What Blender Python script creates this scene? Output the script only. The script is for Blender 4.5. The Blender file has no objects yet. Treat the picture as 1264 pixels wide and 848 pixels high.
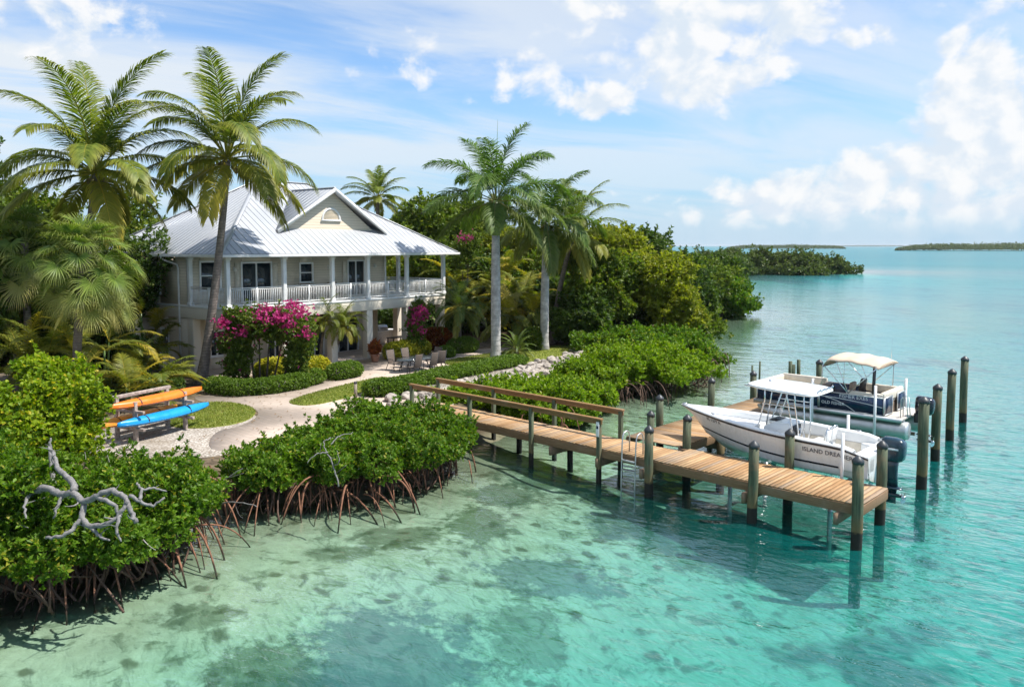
import bpy, math, random
import numpy as np
from mathutils import Vector, Matrix

R = math.radians
scene = bpy.context.scene
COL = scene.collection

# ---------------------------------------------------------------- camera
FPX, CAMH, PITCH, SHY = 983.0, 8.0, R(4.0), -0.041
cam_d = bpy.data.cameras.new('camera')
cam_d.sensor_width = 36.0
cam_d.lens = FPX * 36.0 / 1264.0
cam_d.shift_y = SHY
cam_d.clip_start = 0.3
cam_d.clip_end = 60000
cam = bpy.data.objects.new('camera', cam_d)
cam.location = (0, 0, CAMH)
cam.rotation_euler = (R(90) - PITCH, 0, 0)
COL.objects.link(cam)
scene.camera = cam

# ---------------------------------------------------------------- sun, sky, exposure
SUN_EL, SUN_AZ = R(58), R(93)           # azimuth measured from +Y (view direction) towards +X
sun_dir = Vector((math.cos(SUN_EL) * math.sin(SUN_AZ), math.cos(SUN_EL) * math.cos(SUN_AZ), math.sin(SUN_EL)))
sd = bpy.data.lights.new('sun', 'SUN')
sd.energy = 4.5
sd.angle = R(0.5)
sd.color = (1.0, 0.955, 0.88)
so = bpy.data.objects.new('sun', sd)
so.rotation_euler = sun_dir.to_track_quat('Z', 'Y').to_euler()
so.location = (30, 30, 60)
COL.objects.link(so)

scene.view_settings.view_transform = 'Standard'
scene.view_settings.look = 'None'
scene.view_settings.exposure = 0.72
scene.view_settings.gamma = 1.0
scene.view_settings.use_curve_mapping = False
scene.render.engine = 'CYCLES'
cy = scene.cycles
cy.use_denoising = True
try:
    cy.denoiser = 'OPENIMAGEDENOISE'
    cy.denoising_input_passes = 'RGB_ALBEDO_NORMAL'
except Exception:
    pass
cy.use_adaptive_sampling = True
cy.adaptive_threshold = 0.012
cy.max_bounces = 7
cy.diffuse_bounces = 4
cy.glossy_bounces = 3
cy.transmission_bounces = 5
cy.transparent_max_bounces = 8
cy.caustics_reflective = False
cy.caustics_refractive = False
cy.sample_clamp_indirect = 6.0
scene.render.film_transparent = False


class NT:
    """small helper for node trees"""
    def __init__(self, tree):
        self.t = tree
        tree.nodes.clear()

    def n(self, typ, ins=None, **props):
        nd = self.t.nodes.new(typ)
        for k, v in props.items():
            setattr(nd, k, v)
        for k, v in (ins or {}).items():
            self.set(nd.inputs[k], v)
        return nd

    def set(self, sock, v):
        if isinstance(v, bpy.types.NodeSocket):
            self.t.links.new(v, sock)
        elif isinstance(v, bpy.types.Node):
            self.t.links.new(v.outputs[0], sock)
        else:
            if sock.type == 'RGBA' and len(v) == 3:
                v = (*v, 1.0)
            sock.default_value = v

    def m(self, op, a, b=0.0, c=0.0, clamp=False):
        nd = self.t.nodes.new('ShaderNodeMath')
        nd.operation = op
        nd.use_clamp = clamp
        for i, v in enumerate((a, b, c)):
            self.set(nd.inputs[i], v)
        return nd.outputs[0]

    def vm(self, op, a, b=(0, 0, 0)):
        nd = self.t.nodes.new('ShaderNodeVectorMath')
        nd.operation = op
        self.set(nd.inputs[0], a)
        self.set(nd.inputs[1], b)
        return nd.outputs[0]

    def mix(self, f, a, b, blend='MIX'):
        nd = self.t.nodes.new('ShaderNodeMix')
        nd.data_type = 'RGBA'
        nd.blend_type = blend
        self.set(nd.inputs[0], f)
        self.set(nd.inputs[6], a)
        self.set(nd.inputs[7], b)
        return nd.outputs[2]

    def sstep(self, v, lo, hi, to0=0.0, to1=1.0):
        nd = self.t.nodes.new('ShaderNodeMapRange')
        nd.interpolation_type = 'SMOOTHSTEP'
        for i, x in enumerate((v, lo, hi, to0, to1)):
            self.set(nd.inputs[i], x)
        return nd.outputs[0]

    def lin(self, v, lo, hi, to0=0.0, to1=1.0):
        nd = self.t.nodes.new('ShaderNodeMapRange')
        for i, x in enumerate((v, lo, hi, to0, to1)):
            self.set(nd.inputs[i], x)
        return nd.outputs[0]

    def noise(self, vec, scale, detail=3.0, rough=0.55, dist=0.0, dim='3D', out=0):
        nd = self.n('ShaderNodeTexNoise', {'Scale': scale, 'Detail': detail, 'Roughness': rough, 'Distortion': dist},
                    noise_dimensions=dim)
        if vec is not None:
            self.set(nd.inputs['Vector'], vec)
        return nd.outputs[out]

    def xyz(self, x, y, z):
        return self.n('ShaderNodeCombineXYZ', {0: x, 1: y, 2: z}).outputs[0]


def ray(px, py):
    xn = (px - 632) / FPX
    yn = (424 - py + SHY * 1264) / FPX
    return Vector((xn, math.cos(PITCH) + yn * math.sin(PITCH), yn * math.cos(PITCH) - math.sin(PITCH)))


def P(px, py, z=0.95):
    """ground point (height z) seen at a place in the 1264x848 photograph"""
    d = ray(px, py)
    t = (z - CAMH) / d.z
    return Vector((d.x * t, d.y * t, z))


def Pd(px, py, Y):
    d = ray(px, py)
    t = Y / d.y
    return Vector((d.x * t, Y, CAMH + d.z * t))


# ---------------------------------------------------------------- sky (world)
world = bpy.data.worlds.new('World')
scene.world = world
world.use_nodes = True
W = NT(world.node_tree)
sky = W.n('ShaderNodeTexSky', sky_type='NISHITA', sun_disc=False, sun_elevation=SUN_EL, sun_rotation=SUN_AZ,
          altitude=0.0, air_density=1.0, dust_density=0.5, ozone_density=3.0)
geo_dir = W.n('ShaderNodeTexCoord').outputs['Generated']
sep = W.n('ShaderNodeSeparateXYZ', {0: geo_dir})
dx, dy, dz = sep.outputs[0], sep.outputs[1], sep.outputs[2]
az = W.m('ARCTAN2', dx, dy)
el = W.m('ARCSINE', dz)
# thin high cloud on a flat layer: wispy, stretched
zc = W.m('MAXIMUM', dz, 0.03)
cx_ = W.m('DIVIDE', dx, W.m('ADD', zc, 0.12))
cy_ = W.m('DIVIDE', dy, W.m('ADD', zc, 0.12))
rot = 0.55
u_ = W.m('ADD', W.m('MULTIPLY', cx_, math.cos(rot)), W.m('MULTIPLY', cy_, math.sin(rot)))
v_ = W.m('SUBTRACT', W.m('MULTIPLY', cy_, math.cos(rot)), W.m('MULTIPLY', cx_, math.sin(rot)))
cirv = W.xyz(W.m('MULTIPLY', u_, 0.55), W.m('MULTIPLY', v_, 1.25), 3.7)
cn1 = W.noise(cirv, 1.25, 7.0, 0.60, 0.55)
cn2 = W.noise(W.xyz(W.m('MULTIPLY', u_, 0.9), W.m('MULTIPLY', v_, 1.6), 9.1), 0.55, 3.0, 0.5)
cir = W.sstep(W.m('ADD', W.m('MULTIPLY', cn1, 0.65), W.m('MULTIPLY', cn2, 0.45)), 0.42, 0.64)
# more of it to the left and overhead
cir = W.m('MULTIPLY', cir, W.lin(az, -0.6, 0.62, 1.12, 0.60))
cir = W.m('MULTIPLY', cir, W.sstep(el, 0.0, 0.16, 0.40, 0.86))


def ang(px, py):
    d = ray(px, py).normalized()
    return math.atan2(d.x, d.y), math.asin(d.z)


# heaped clouds: each a soft ellipse in direction, broken up by noise
BLOBS = [  # px, py, half width px, half height px, weight
    (875, 25, 120, 66, 1.15), (760, 0, 90, 30, .85), (870, 95, 95, 38, 1.1), (745, 128, 38, 26, .9),
    (1203, 90, 36, 48, 1.35), (1232, 150, 62, 72, 1.3), (1180, 190, 65, 40, 1.15), (1100, 212, 72, 42, 1.2),
    (1010, 248, 120, 30, 1.15), (1180, 255, 120, 36, 1.15), (930, 262, 80, 20, .75), (1090, 40, 14, 10, .8),
    (1040, 50, 18, 12, .8), (1085, 45, 30, 10, .7), (40, 15, 130, 45, .8), (690, 10, 90, 30, .7), (785, 215, 26, 12, .6),
    (800, 245, 34, 14, .55), (1250, 20, 60, 25, .7), (620, 65, 140, 45, .45), (1290, 230, 90, 70, .9)]
warp = W.noise(W.xyz(az, W.m('MULTIPLY', el, 1.25), 2.2), 10.0, 2.5, 0.5, out=1)
wv = W.vm('SUBTRACT', warp, (0.5, 0.5, 0.5))
wsep = W.n('ShaderNodeSeparateXYZ', {0: wv})
azw = W.m('ADD', az, W.m('MULTIPLY', wsep.outputs[0], 0.07))
elw = W.m('ADD', el, W.m('MULTIPLY', wsep.outputs[1], 0.05))


def cum_shape():
    acc = None
    for (bx, by, hw, hh, wt) in BLOBS:
        a0, e0 = ang(bx, by)
        da = W.m('DIVIDE', W.m('SUBTRACT', azw, a0), hw / FPX * 1.05)
        de = W.m('DIVIDE', W.m('SUBTRACT', elw, e0), hh / FPX * 1.05)
        r2 = W.m('ADD', W.m('MULTIPLY', da, da), W.m('MULTIPLY', de, de))
        b = W.m('MULTIPLY', W.m('SUBTRACT', 0.90, W.m('MULTIPLY', r2, 0.55)), wt)
        acc = b if acc is None else W.m('MAXIMUM', acc, b)
    return W.m('MAXIMUM', acc, -0.6)


def puffs(eoff, aoff):
    v = W.xyz(W.m('ADD', az, aoff), W.m('MULTIPLY', W.m('ADD', el, eoff), 1.25), 1.3)
    f = W.noise(v, 15.0, 6.0, 0.60, 0.25)
    vo = W.n('ShaderNodeTexVoronoi', {'Vector': v, 'Scale': 34.0}, feature='F1').outputs['Distance']
    return W.m('ADD', W.m('MULTIPLY', W.m('SUBTRACT', f, 0.5), 2.6), W.m('MULTIPLY', W.m('SUBTRACT', 0.42, vo), 0.55))


n0 = puffs(0.0, 0.0)
n1 = puffs(0.014, 0.016)
d0 = W.m('ADD', cum_shape(), n0)
cum = W.m('MULTIPLY', W.sstep(d0, 0.24, 0.85), 0.95)
lit = W.sstep(W.m('ADD', W.m('SUBTRACT', n0, n1), W.m('MULTIPLY', W.sstep(d0, 0.3, 1.3), -0.12)), -0.40, 0.30)
cum = W.m('MULTIPLY', cum, W.sstep(el, 0.006, 0.045, 0.1, 1.0))
cum_col = W.mix(lit, (0.74, 0.83, 0.93), (0.98, 0.985, 0.99))
# pale haze band above the sea
hor = W.m('MULTIPLY', W.sstep(el, 0.0, 0.24, 1.0, 0.0), 0.84)
bg_sky = W.n('ShaderNodeBackground', {'Color': W.mix(1.0, sky.outputs[0], (0.82, 0.95, 1.06), 'MULTIPLY'), 'Strength': 0.112})
bg_hor = W.n('ShaderNodeBackground', {'Color': (0.47, 0.74, 1.0), 'Strength': 0.53})
bg_cir = W.n('ShaderNodeBackground', {'Color': (0.86, 0.92, 0.98), 'Strength': 0.58})
bg_cum = W.n('ShaderNodeBackground', {'Color': cum_col, 'Strength': 0.61})
s1 = W.n('ShaderNodeMixShader', {0: hor, 1: bg_sky.outputs[0], 2: bg_hor.outputs[0]})
s2 = W.n('ShaderNodeMixShader', {0: cir, 1: s1.outputs[0], 2: bg_cir.outputs[0]})
s3 = W.n('ShaderNodeMixShader', {0: cum, 1: s2.outputs[0], 2: bg_cum.outputs[0]})
W.n('ShaderNodeOutputWorld', {'Surface': s3.outputs[0]})
world.cycles.sampling_method = 'MANUAL'
world.cycles.sample_map_resolution = 512

# ---------------------------------------------------------------- mesh helpers
def nrm(a):
    return a / np.maximum(np.linalg.norm(a, axis=-1, keepdims=True), 1e-9)


class MB:
    """collects geometry; build() links it as ONE mesh object"""
    def __init__(self):
        self.V, self.T, self.Q, self.A, self.n = [], [], [], [], 0

    def add(self, v, tris=None, quads=None, age=0.0):
        v = np.asarray(v, dtype=np.float32).reshape(-1, 3)
        if tris is not None and len(tris):
            self.T.append(np.asarray(tris, dtype=np.int32).reshape(-1, 3) + self.n)
        if quads is not None and len(quads):
            self.Q.append(np.asarray(quads, dtype=np.int32).reshape(-1, 4) + self.n)
        a = np.zeros(len(v), np.float32) + np.asarray(age, dtype=np.float32)
        self.A.append(a)
        self.V.append(v)
        self.n += len(v)
        return self

    def box(self, c, s, rz=0.0, rot=None):
        x, y, z = (0.5 * k for k in s)
        v = np.array([(-x, -y, -z), (x, -y, -z), (x, y, -z), (-x, y, -z), (-x, -y, z), (x, -y, z), (x, y, z), (-x, y, z)], float)
        if rot is not None:
            v = v @ np.array(rot).T
        elif rz:
            c_, s_ = math.cos(rz), math.sin(rz)
            v = v @ np.array([[c_, s_, 0], [-s_, c_, 0], [0, 0, 1]])
        v = v + np.array(c)
        return self.add(v, quads=[(0, 3, 2, 1), (4, 5, 6, 7), (0, 1, 5, 4), (1, 2, 6, 5), (2, 3, 7, 6), (3, 0, 4, 7)])

    def bx(self, x0, x1, y0, y1, z0, z1):
        return self.box(((x0 + x1) / 2, (y0 + y1) / 2, (z0 + z1) / 2), (abs(x1 - x0), abs(y1 - y0), abs(z1 - z0)))

    def tube(self, pts, rad, sides=8, cap=True, age=0.0, sq=None):
        pts = np.array([tuple(p) for p in pts], float)
        k = len(pts)
        rad = np.full(k, rad, float) if np.isscalar(rad) else np.array(rad, float)
        tan = np.zeros_like(pts)
        tan[1:-1] = pts[2:] - pts[:-2]
        tan[0] = pts[1] - pts[0]
        tan[-1] = pts[-1] - pts[-2]
        tan = nrm(tan)
        ref = np.array([0, 0, 1.0]) if abs(tan[0][2]) < 0.9 else np.array([1.0, 0, 0])
        V = []
        for i in range(k):
            a = np.cross(tan[i], ref)
            a /= max(np.linalg.norm(a), 1e-9)
            b = np.cross(tan[i], a)
            ref = -np.cross(a, tan[i]) if False else b
            ref = np.cross(a, tan[i])
            th = np.arange(sides) * 2 * math.pi / sides
            V.append(pts[i] + rad[i] * (np.cos(th)[:, None] * a + np.sin(th)[:, None] * b))
        V = np.concatenate(V)
        i, j = np.meshgrid(np.arange(k - 1), np.arange(sides), indexing='ij')
        j2 = (j + 1) % sides
        q = np.stack([i * sides + j, i * sides + j2, (i + 1) * sides + j2, (i + 1) * sides + j], -1).reshape(-1, 4)
        tr = []
        if cap:
            for t in range(1, sides - 1):
                tr.append((0, t + 1, t))
                o = (k - 1) * sides
                tr.append((o, o + t, o + t + 1))
        return self.add(V, tris=tr, quads=q, age=age)

    def loft(self, rings, closed=True, caps=False):
        k, m = len(rings), len(rings[0])
        V = np.array(rings, float).reshape(-1, 3)
        q = []
        for i in range(k - 1):
            for j in range(m if closed else m - 1):
                j2 = (j + 1) % m
                q.append((i * m + j, i * m + j2, (i + 1) * m + j2, (i + 1) * m + j))
        tr = []
        if caps:
            for t in range(1, m - 1):
                tr.append((0, t + 1, t))
                o = (k - 1) * m
                tr.append((o, o + t, o + t + 1))
        return self.add(V, tris=tr, quads=q)

    def poly(self, pts):
        """flat polygon, convex or not (ear clipping by mathutils)"""
        from mathutils.geometry import tessellate_polygon
        vs = [Vector(p) for p in pts]
        return self.add([tuple(p) for p in vs], tris=tessellate_polygon([vs]))

    def prism(self, pts2, z0, z1):
        from mathutils.geometry import tessellate_polygon
        n = len(pts2)
        area = sum(pts2[i][0] * pts2[(i + 1) % n][1] - pts2[(i + 1) % n][0] * pts2[i][1] for i in range(n))
        if area < 0:
            pts2 = pts2[::-1]
        v = [(p[0], p[1], z0) for p in pts2] + [(p[0], p[1], z1) for p in pts2]
        t = tessellate_polygon([[Vector((p[0], p[1], 0)) for p in pts2]])
        tris = []
        for a, b, c in t:
            pa, pb, pc = pts2[a], pts2[b], pts2[c]
            if (pb[0] - pa[0]) * (pc[1] - pa[1]) - (pb[1] - pa[1]) * (pc[0] - pa[0]) < 0:
                b, c = c, b
            tris.append((n + a, n + b, n + c))
            tris.append((a, c, b))
        q = [(i, (i + 1) % n, n + (i + 1) % n, n + i) for i in range(n)]
        return self.add(v, tris=tris, quads=q)

    def lathe(self, prof, c=(0, 0, 0), sides=16):
        rings = []
        for r, z in prof:
            rings.append([(c[0] + r * math.cos(2 * math.pi * j / sides), c[1] + r * math.sin(2 * math.pi * j / sides), c[2] + z) for j in range(sides)])
        return self.loft(rings, caps=True)

    def build(self, name, mat=None, parent=None, smooth=False, bevel=0.0, loc=None):
        me = bpy.data.meshes.new(name)
        V = np.concatenate(self.V) if self.V else np.zeros((0, 3), np.float32)
        T = np.concatenate(self.T) if self.T else np.zeros((0, 3), np.int32)
        Q = np.concatenate(self.Q) if self.Q else np.zeros((0, 4), np.int32)
        me.vertices.add(len(V))
        me.vertices.foreach_set('co', V.ravel())
        nl = T.size + Q.size
        me.loops.add(nl)
        me.loops.foreach_set('vertex_index', np.concatenate([T.ravel(), Q.ravel()]).astype(np.int32))
        me.polygons.add(len(T) + len(Q))
        ls = np.concatenate([np.arange(len(T)) * 3, T.size + np.arange(len(Q)) * 4]).astype(np.int32)
        me.polygons.foreach_set('loop_start', ls)
        if smooth:
            me.polygons.foreach_set('use_smooth', np.ones(len(T) + len(Q), bool))
        A = np.concatenate(self.A) if self.A else np.zeros(0, np.float32)
        if A.size and A.any():
            at = me.attributes.new('age', 'FLOAT', 'POINT')
            at.data.foreach_set('value', A.astype(np.float32))
        me.update(calc_edges=True)
        if mat:
            me.materials.append(mat)
        o = bpy.data.objects.new(name, me)
        COL.objects.link(o)
        if loc is not None:
            o.location = loc
        if parent:
            o.parent = parent
        if bevel:
            b = o.modifiers.new('edge', 'BEVEL')
            b.width = bevel
            b.segments = 2
            b.limit_method = 'ANGLE'
        return o


def tag(o, label=None, cat=None, group=None, kind=None):
    if label: o['label'] = label
    if cat: o['category'] = cat
    if group: o['group'] = group
    if kind: o['kind'] = kind
    return o


def thing(name, label, cat, loc=(0, 0, 0), rz=0.0, group=None):
    o = bpy.data.objects.new(name, None)
    o.empty_display_size = 0.3
    COL.objects.link(o)
    o.location = loc
    o.rotation_euler = (0, 0, rz)
    return tag(o, label, cat, group)


def dup(root, loc=None, rz=None, scale=None, label=None):
    """a copy of a thing with its parts and sub-parts"""
    def cp(o, par):
        c = o.copy()
        COL.objects.link(c)
        c.parent = par
        for ch in list(o.children):
            cp(ch, c)
        return c
    r = cp(root, None)
    if loc is not None: r.location = loc
    if rz is not None: r.rotation_euler = (0, 0, rz)
    if scale is not None: r.scale = scale if not np.isscalar(scale) else (scale,) * 3
    if label: r['label'] = label
    return r


def text_verts(body, size, bold=0.0):
    """letter outlines of the built-in font as a flat mesh: verts (x, y) and faces"""
    cu = bpy.data.curves.new('letters', 'FONT')
    cu.body = body
    cu.size = size
    cu.resolution_u = 2
    cu.offset = bold
    o = bpy.data.objects.new('letters', cu)
    COL.objects.link(o)
    dg = bpy.context.evaluated_depsgraph_get()
    me = bpy.data.meshes.new_from_object(o.evaluated_get(dg))
    vs = [tuple(v.co) for v in me.vertices]
    fs = [tuple(p.vertices) for p in me.polygons]
    bpy.data.objects.remove(o)
    bpy.data.meshes.remove(me)
    tr = []
    for f in fs:
        for i in range(1, len(f) - 1):
            tr.append((f[0], f[i], f[i + 1]))
    return np.array(vs), tr

# ---------------------------------------------------------------- materials
def mat_new(name):
    m = bpy.data.materials.new(name)
    m.use_nodes = True
    return m, NT(m.node_tree)


def out(N, shader, disp=None):
    o = N.n('ShaderNodeOutputMaterial', {'Surface': shader.outputs[0] if isinstance(shader, bpy.types.Node) else shader})
    return o


def pbr(N, color, rough=0.6, metal=0.0, spec=0.5, normal=None, coat=0.0):
    ins = {'Base Color': color, 'Roughness': rough, 'Metallic': metal, 'Specular IOR Level': spec}
    if coat: ins['Coat Weight'] = coat
    b = N.n('ShaderNodeBsdfPrincipled', ins)
    if normal is not None:
        N.set(b.inputs['Normal'], normal)
    return b


def objco(N):
    return N.n('ShaderNodeTexCoord').outputs['Object']


def wpos(N):
    return N.n('ShaderNodeNewGeometry').outputs['Position']


def simple(name, c, rough=0.6, metal=0.0, spec=0.5, var=0.12, scale=6.0, bump=0.0, coat=0.0):
    m, N = mat_new(name)
    co = objco(N)
    f = N.noise(co, scale, 5, 0.6)
    c2 = tuple(min(1, k * (1 + var)) for k in c)
    c1 = tuple(k * (1 - var * 1.6) for k in c)
    col = N.mix(N.sstep(f, 0.3, 0.7), c1, c2)
    nr = None
    if bump:
        nr = N.n('ShaderNodeBump', {'Height': N.noise(co, scale * 4, 4), 'Strength': 0.6, 'Distance': bump}).outputs[0]
    rg = N.lin(N.noise(co, scale * 1.7, 3), 0.3, 0.7, max(0.02, rough - 0.08), min(1, rough + 0.08))
    out(N, pbr(N, col, rg, metal, spec, nr, coat))
    return m


def leaf_mat(name, dark, light, old=(0.42, 0.34, 0.05), transl=0.35, rough=0.48, oldness=0.0, spec=0.28, tcol=None):
    """leaf: colour varies per leaf (random per island) and towards 'old' by the frond's age"""
    m, N = mat_new(name)
    g = N.n('ShaderNodeNewGeometry')
    ri = g.outputs['Random Per Island']
    big = N.noise(g.outputs['Position'], 0.7, 2, 0.5)
    tuft = N.noise(g.outputs['Position'], 2.8, 2, 0.5)
    f = N.m('ADD', N.m('ADD', N.m('MULTIPLY', ri, 0.6), N.m('MULTIPLY', N.m('SUBTRACT', tuft, 0.47), 1.3)), N.m('MULTIPLY', N.m('SUBTRACT', big, 0.35), 0.8), clamp=True)
    col = N.mix(f, dark, light)
    age = N.n('ShaderNodeAttribute', attribute_name='age').outputs['Fac']
    rnd_old = N.m('MULTIPLY', N.sstep(N.m('FRACT', N.m('MULTIPLY', ri, 17.3)), 0.86, 1.0), oldness)
    col = N.mix(N.m('MAXIMUM', age, rnd_old), col, old)
    p = pbr(N, col, rough, 0.0, spec)
    tc = N.mix(1.0, col, tcol or (1.15, 1.30, 0.45), 'MULTIPLY')
    tr = N.n('ShaderNodeBsdfTranslucent', {'Color': tc})
    mx = N.n('ShaderNodeMixShader', {0: transl, 1: p.outputs[0], 2: tr.outputs[0]})
    out(N, mx)
    return m


M = {}
M['coco'] = leaf_mat('coconut_leaf', (0.075, 0.120, 0.016), (0.235, 0.280, 0.040), old=(0.56, 0.43, 0.06), transl=0.42)
M['royal'] = leaf_mat('royal_palm_leaf', (0.050, 0.120, 0.020), (0.140, 0.225, 0.038), old=(0.36, 0.29, 0.12), transl=0.36)
M['fan'] = leaf_mat('fan_palm_leaf', (0.070, 0.130, 0.022), (0.200, 0.275, 0.048), old=(0.48, 0.42, 0.14), transl=0.36)
M['areca'] = leaf_mat('areca_leaf', (0.065, 0.105, 0.014), (0.190, 0.220, 0.028), old=(0.48, 0.36, 0.04), transl=0.40)
M['mangrove'] = leaf_mat('mangrove_leaf', (0.050, 0.120, 0.008), (0.165, 0.285, 0.018), old=(0.48, 0.38, 0.05), transl=0.42, oldness=0.6)
M['mangrove_yellow'] = leaf_mat('bright_mangrove_leaf', (0.085, 0.170, 0.007), (0.260, 0.370, 0.015), old=(0.50, 0.42, 0.05), transl=0.44, oldness=0.5)
M['shrub_bright'] = leaf_mat('bright_shrub_leaf', (0.105, 0.200, 0.008), (0.330, 0.410, 0.018), old=(0.66, 0.46, 0.03), transl=0.44, oldness=0.7)
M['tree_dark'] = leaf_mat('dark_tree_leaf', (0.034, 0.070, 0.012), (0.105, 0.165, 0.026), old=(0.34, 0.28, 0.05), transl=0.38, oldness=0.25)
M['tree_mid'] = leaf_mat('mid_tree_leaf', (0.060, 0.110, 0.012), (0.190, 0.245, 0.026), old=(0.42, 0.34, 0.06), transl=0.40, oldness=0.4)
M['tree_yellow'] = leaf_mat('yellow_green_leaf', (0.120, 0.160, 0.012), (0.350, 0.350, 0.028), old=(0.50, 0.40, 0.06), transl=0.42, oldness=0.4)
M['hedge'] = leaf_mat('hedge_leaf', (0.060, 0.120, 0.012), (0.180, 0.270, 0.028), transl=0.36, rough=0.5)
M['croton_yellow'] = leaf_mat('yellow_flowering_leaf', (0.18, 0.22, 0.014), (0.66, 0.56, 0.05), old=(0.78, 0.64, 0.06), transl=0.32, oldness=0.6)
M['croton_red'] = leaf_mat('red_croton_leaf', (0.12, 0.028, 0.012), (0.40, 0.11, 0.022), old=(0.48, 0.26, 0.03), transl=0.32, oldness=0.6)
M['bougain_leaf'] = leaf_mat('vine_leaf', (0.050, 0.095, 0.012), (0.180, 0.240, 0.028), transl=0.38, oldness=0.3)
M['bougain_pink'] = leaf_mat('magenta_bract', (0.40, 0.020, 0.14), (0.66, 0.080, 0.33), old=(0.55, 0.14, 0.18), transl=0.40, rough=0.6, oldness=.5, tcol=(1.2, 0.8, 1.0))
M['far_leaf'] = leaf_mat('far_mangrove_leaf', (0.055, 0.085, 0.020), (0.150, 0.190, 0.045), transl=0.32)
M['cycad'] = leaf_mat('cycad_leaf', (0.045, 0.090, 0.018), (0.130, 0.180, 0.045), old=(0.40, 0.33, 0.06), transl=0.34)
M['ti'] = leaf_mat('broad_tropical_leaf', (0.050, 0.100, 0.014), (0.190, 0.235, 0.034), old=(0.42, 0.28, 0.06), transl=0.40, oldness=0.4)


def bark(name, c, ring=0.0, rough=0.85, sc=5.0, tide=False):
    m, N = mat_new(name)
    p = wpos(N)
    s = N.n('ShaderNodeSeparateXYZ', {0: p})
    f = N.noise(p, sc, 6, 0.65)
    col = N.mix(N.sstep(f, 0.3, 0.72), tuple(k * 0.62 for k in c), tuple(min(1, k * 1.2) for k in c))
    h = f
    if ring:
        w = N.m('FRACT', N.m('ADD', N.m('MULTIPLY', s.outputs[2], ring), N.m('MULTIPLY', f, 0.6)))
        line = N.sstep(w, 0.0, 0.22)
        col = N.mix(line, tuple(k * (0.5 if ring > 4 else 0.78) for k in c), col)
        h = N.m('ADD', f, line)
    if tide:
        col = N.mix(N.sstep(N.m('ADD', s.outputs[2], N.m('MULTIPLY', f, 0.2)), 0.18, 0.34, 0.85, 0.0), col, (0.022, 0.019, 0.014))
    bp = N.n('ShaderNodeBump', {'Height': h, 'Strength': 0.7, 'Distance': 0.02})
    out(N, pbr(N, col, rough, 0, 0.25, bp.outputs[0]))
    return m


M['bark_coco'] = bark('coconut_bark', (0.26, 0.215, 0.185), ring=7.0)
M['bark_royal'] = bark('royal_palm_bark', (0.46, 0.44, 0.42), ring=3.2, sc=3.0)
M['bark_dark'] = bark('dark_bark', (0.13, 0.10, 0.075))
M['bark_fan'] = bark('fibrous_palm_bark', (0.20, 0.165, 0.13), ring=9.0)
M['crownshaft'] = simple('green_crownshaft', (0.12, 0.19, 0.05), 0.4, var=0.2, scale=2)
M['root'] = bark('mangrove_root_bark', (0.24, 0.115, 0.07), sc=7, tide=True)
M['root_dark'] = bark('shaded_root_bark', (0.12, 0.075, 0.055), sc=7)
M['deadwood'] = bark('bleached_driftwood', (0.21, 0.20, 0.195), sc=14)
M['twig'] = bark('grey_twig', (0.40, 0.37, 0.34), sc=9)
M['coconut'] = simple('coconut_husk', (0.16, 0.13, 0.04), 0.5, var=0.3)


def plank_mat(name, c, c2, axis=0, width=0.14, rough=0.72):
    """boards: each board (mesh island) gets its own tone, grain runs along the board"""
    m, N = mat_new(name)
    g = N.n('ShaderNodeNewGeometry')
    ri = g.outputs['Random Per Island']
    co = objco(N)
    sc = (2.0, 40.0, 40.0) if axis == 0 else (40.0, 2.0, 40.0)
    gr = N.noise(N.vm('MULTIPLY', co, sc), 1.0, 5, 0.65, 0.3)
    blot = N.noise(co, 0.8, 4, 0.6)
    col = N.mix(ri, c, c2)
    col = N.mix(N.m('MULTIPLY', N.sstep(N.m('FRACT', N.m('MULTIPLY', ri, 23.7)), 0.70, 0.95), 0.55), col, (0.36, 0.315, 0.265))
    col = N.mix(N.sstep(gr, 0.35, 0.75), N.mix(1.0, col, (0.66, 0.62, 0.58), 'MULTIPLY'), col)
    col = N.mix(N.m('MULTIPLY', N.sstep(blot, 0.52, 0.75), 0.45), col, (0.30, 0.24, 0.19))
    bp = N.n('ShaderNodeBump', {'Height': gr, 'Strength': 0.4, 'Distance': 0.006})
    out(N, pbr(N, col, rough, 0, 0.3, bp.outputs[0]))
    return m


M['deck'] = plank_mat('cedar_deck_boards', (0.43, 0.25, 0.115), (0.64, 0.43, 0.235), axis=1)
M['deckx'] = plank_mat('cedar_deck_boards_along', (0.43, 0.25, 0.115), (0.64, 0.43, 0.235), axis=0)
M['beam'] = plank_mat('weathered_beam', (0.25, 0.155, 0.085), (0.32, 0.205, 0.12), axis=0)
M['rail_wood'] = plank_mat('rail_wood', (0.29, 0.165, 0.065), (0.36, 0.215, 0.10), axis=0)


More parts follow.
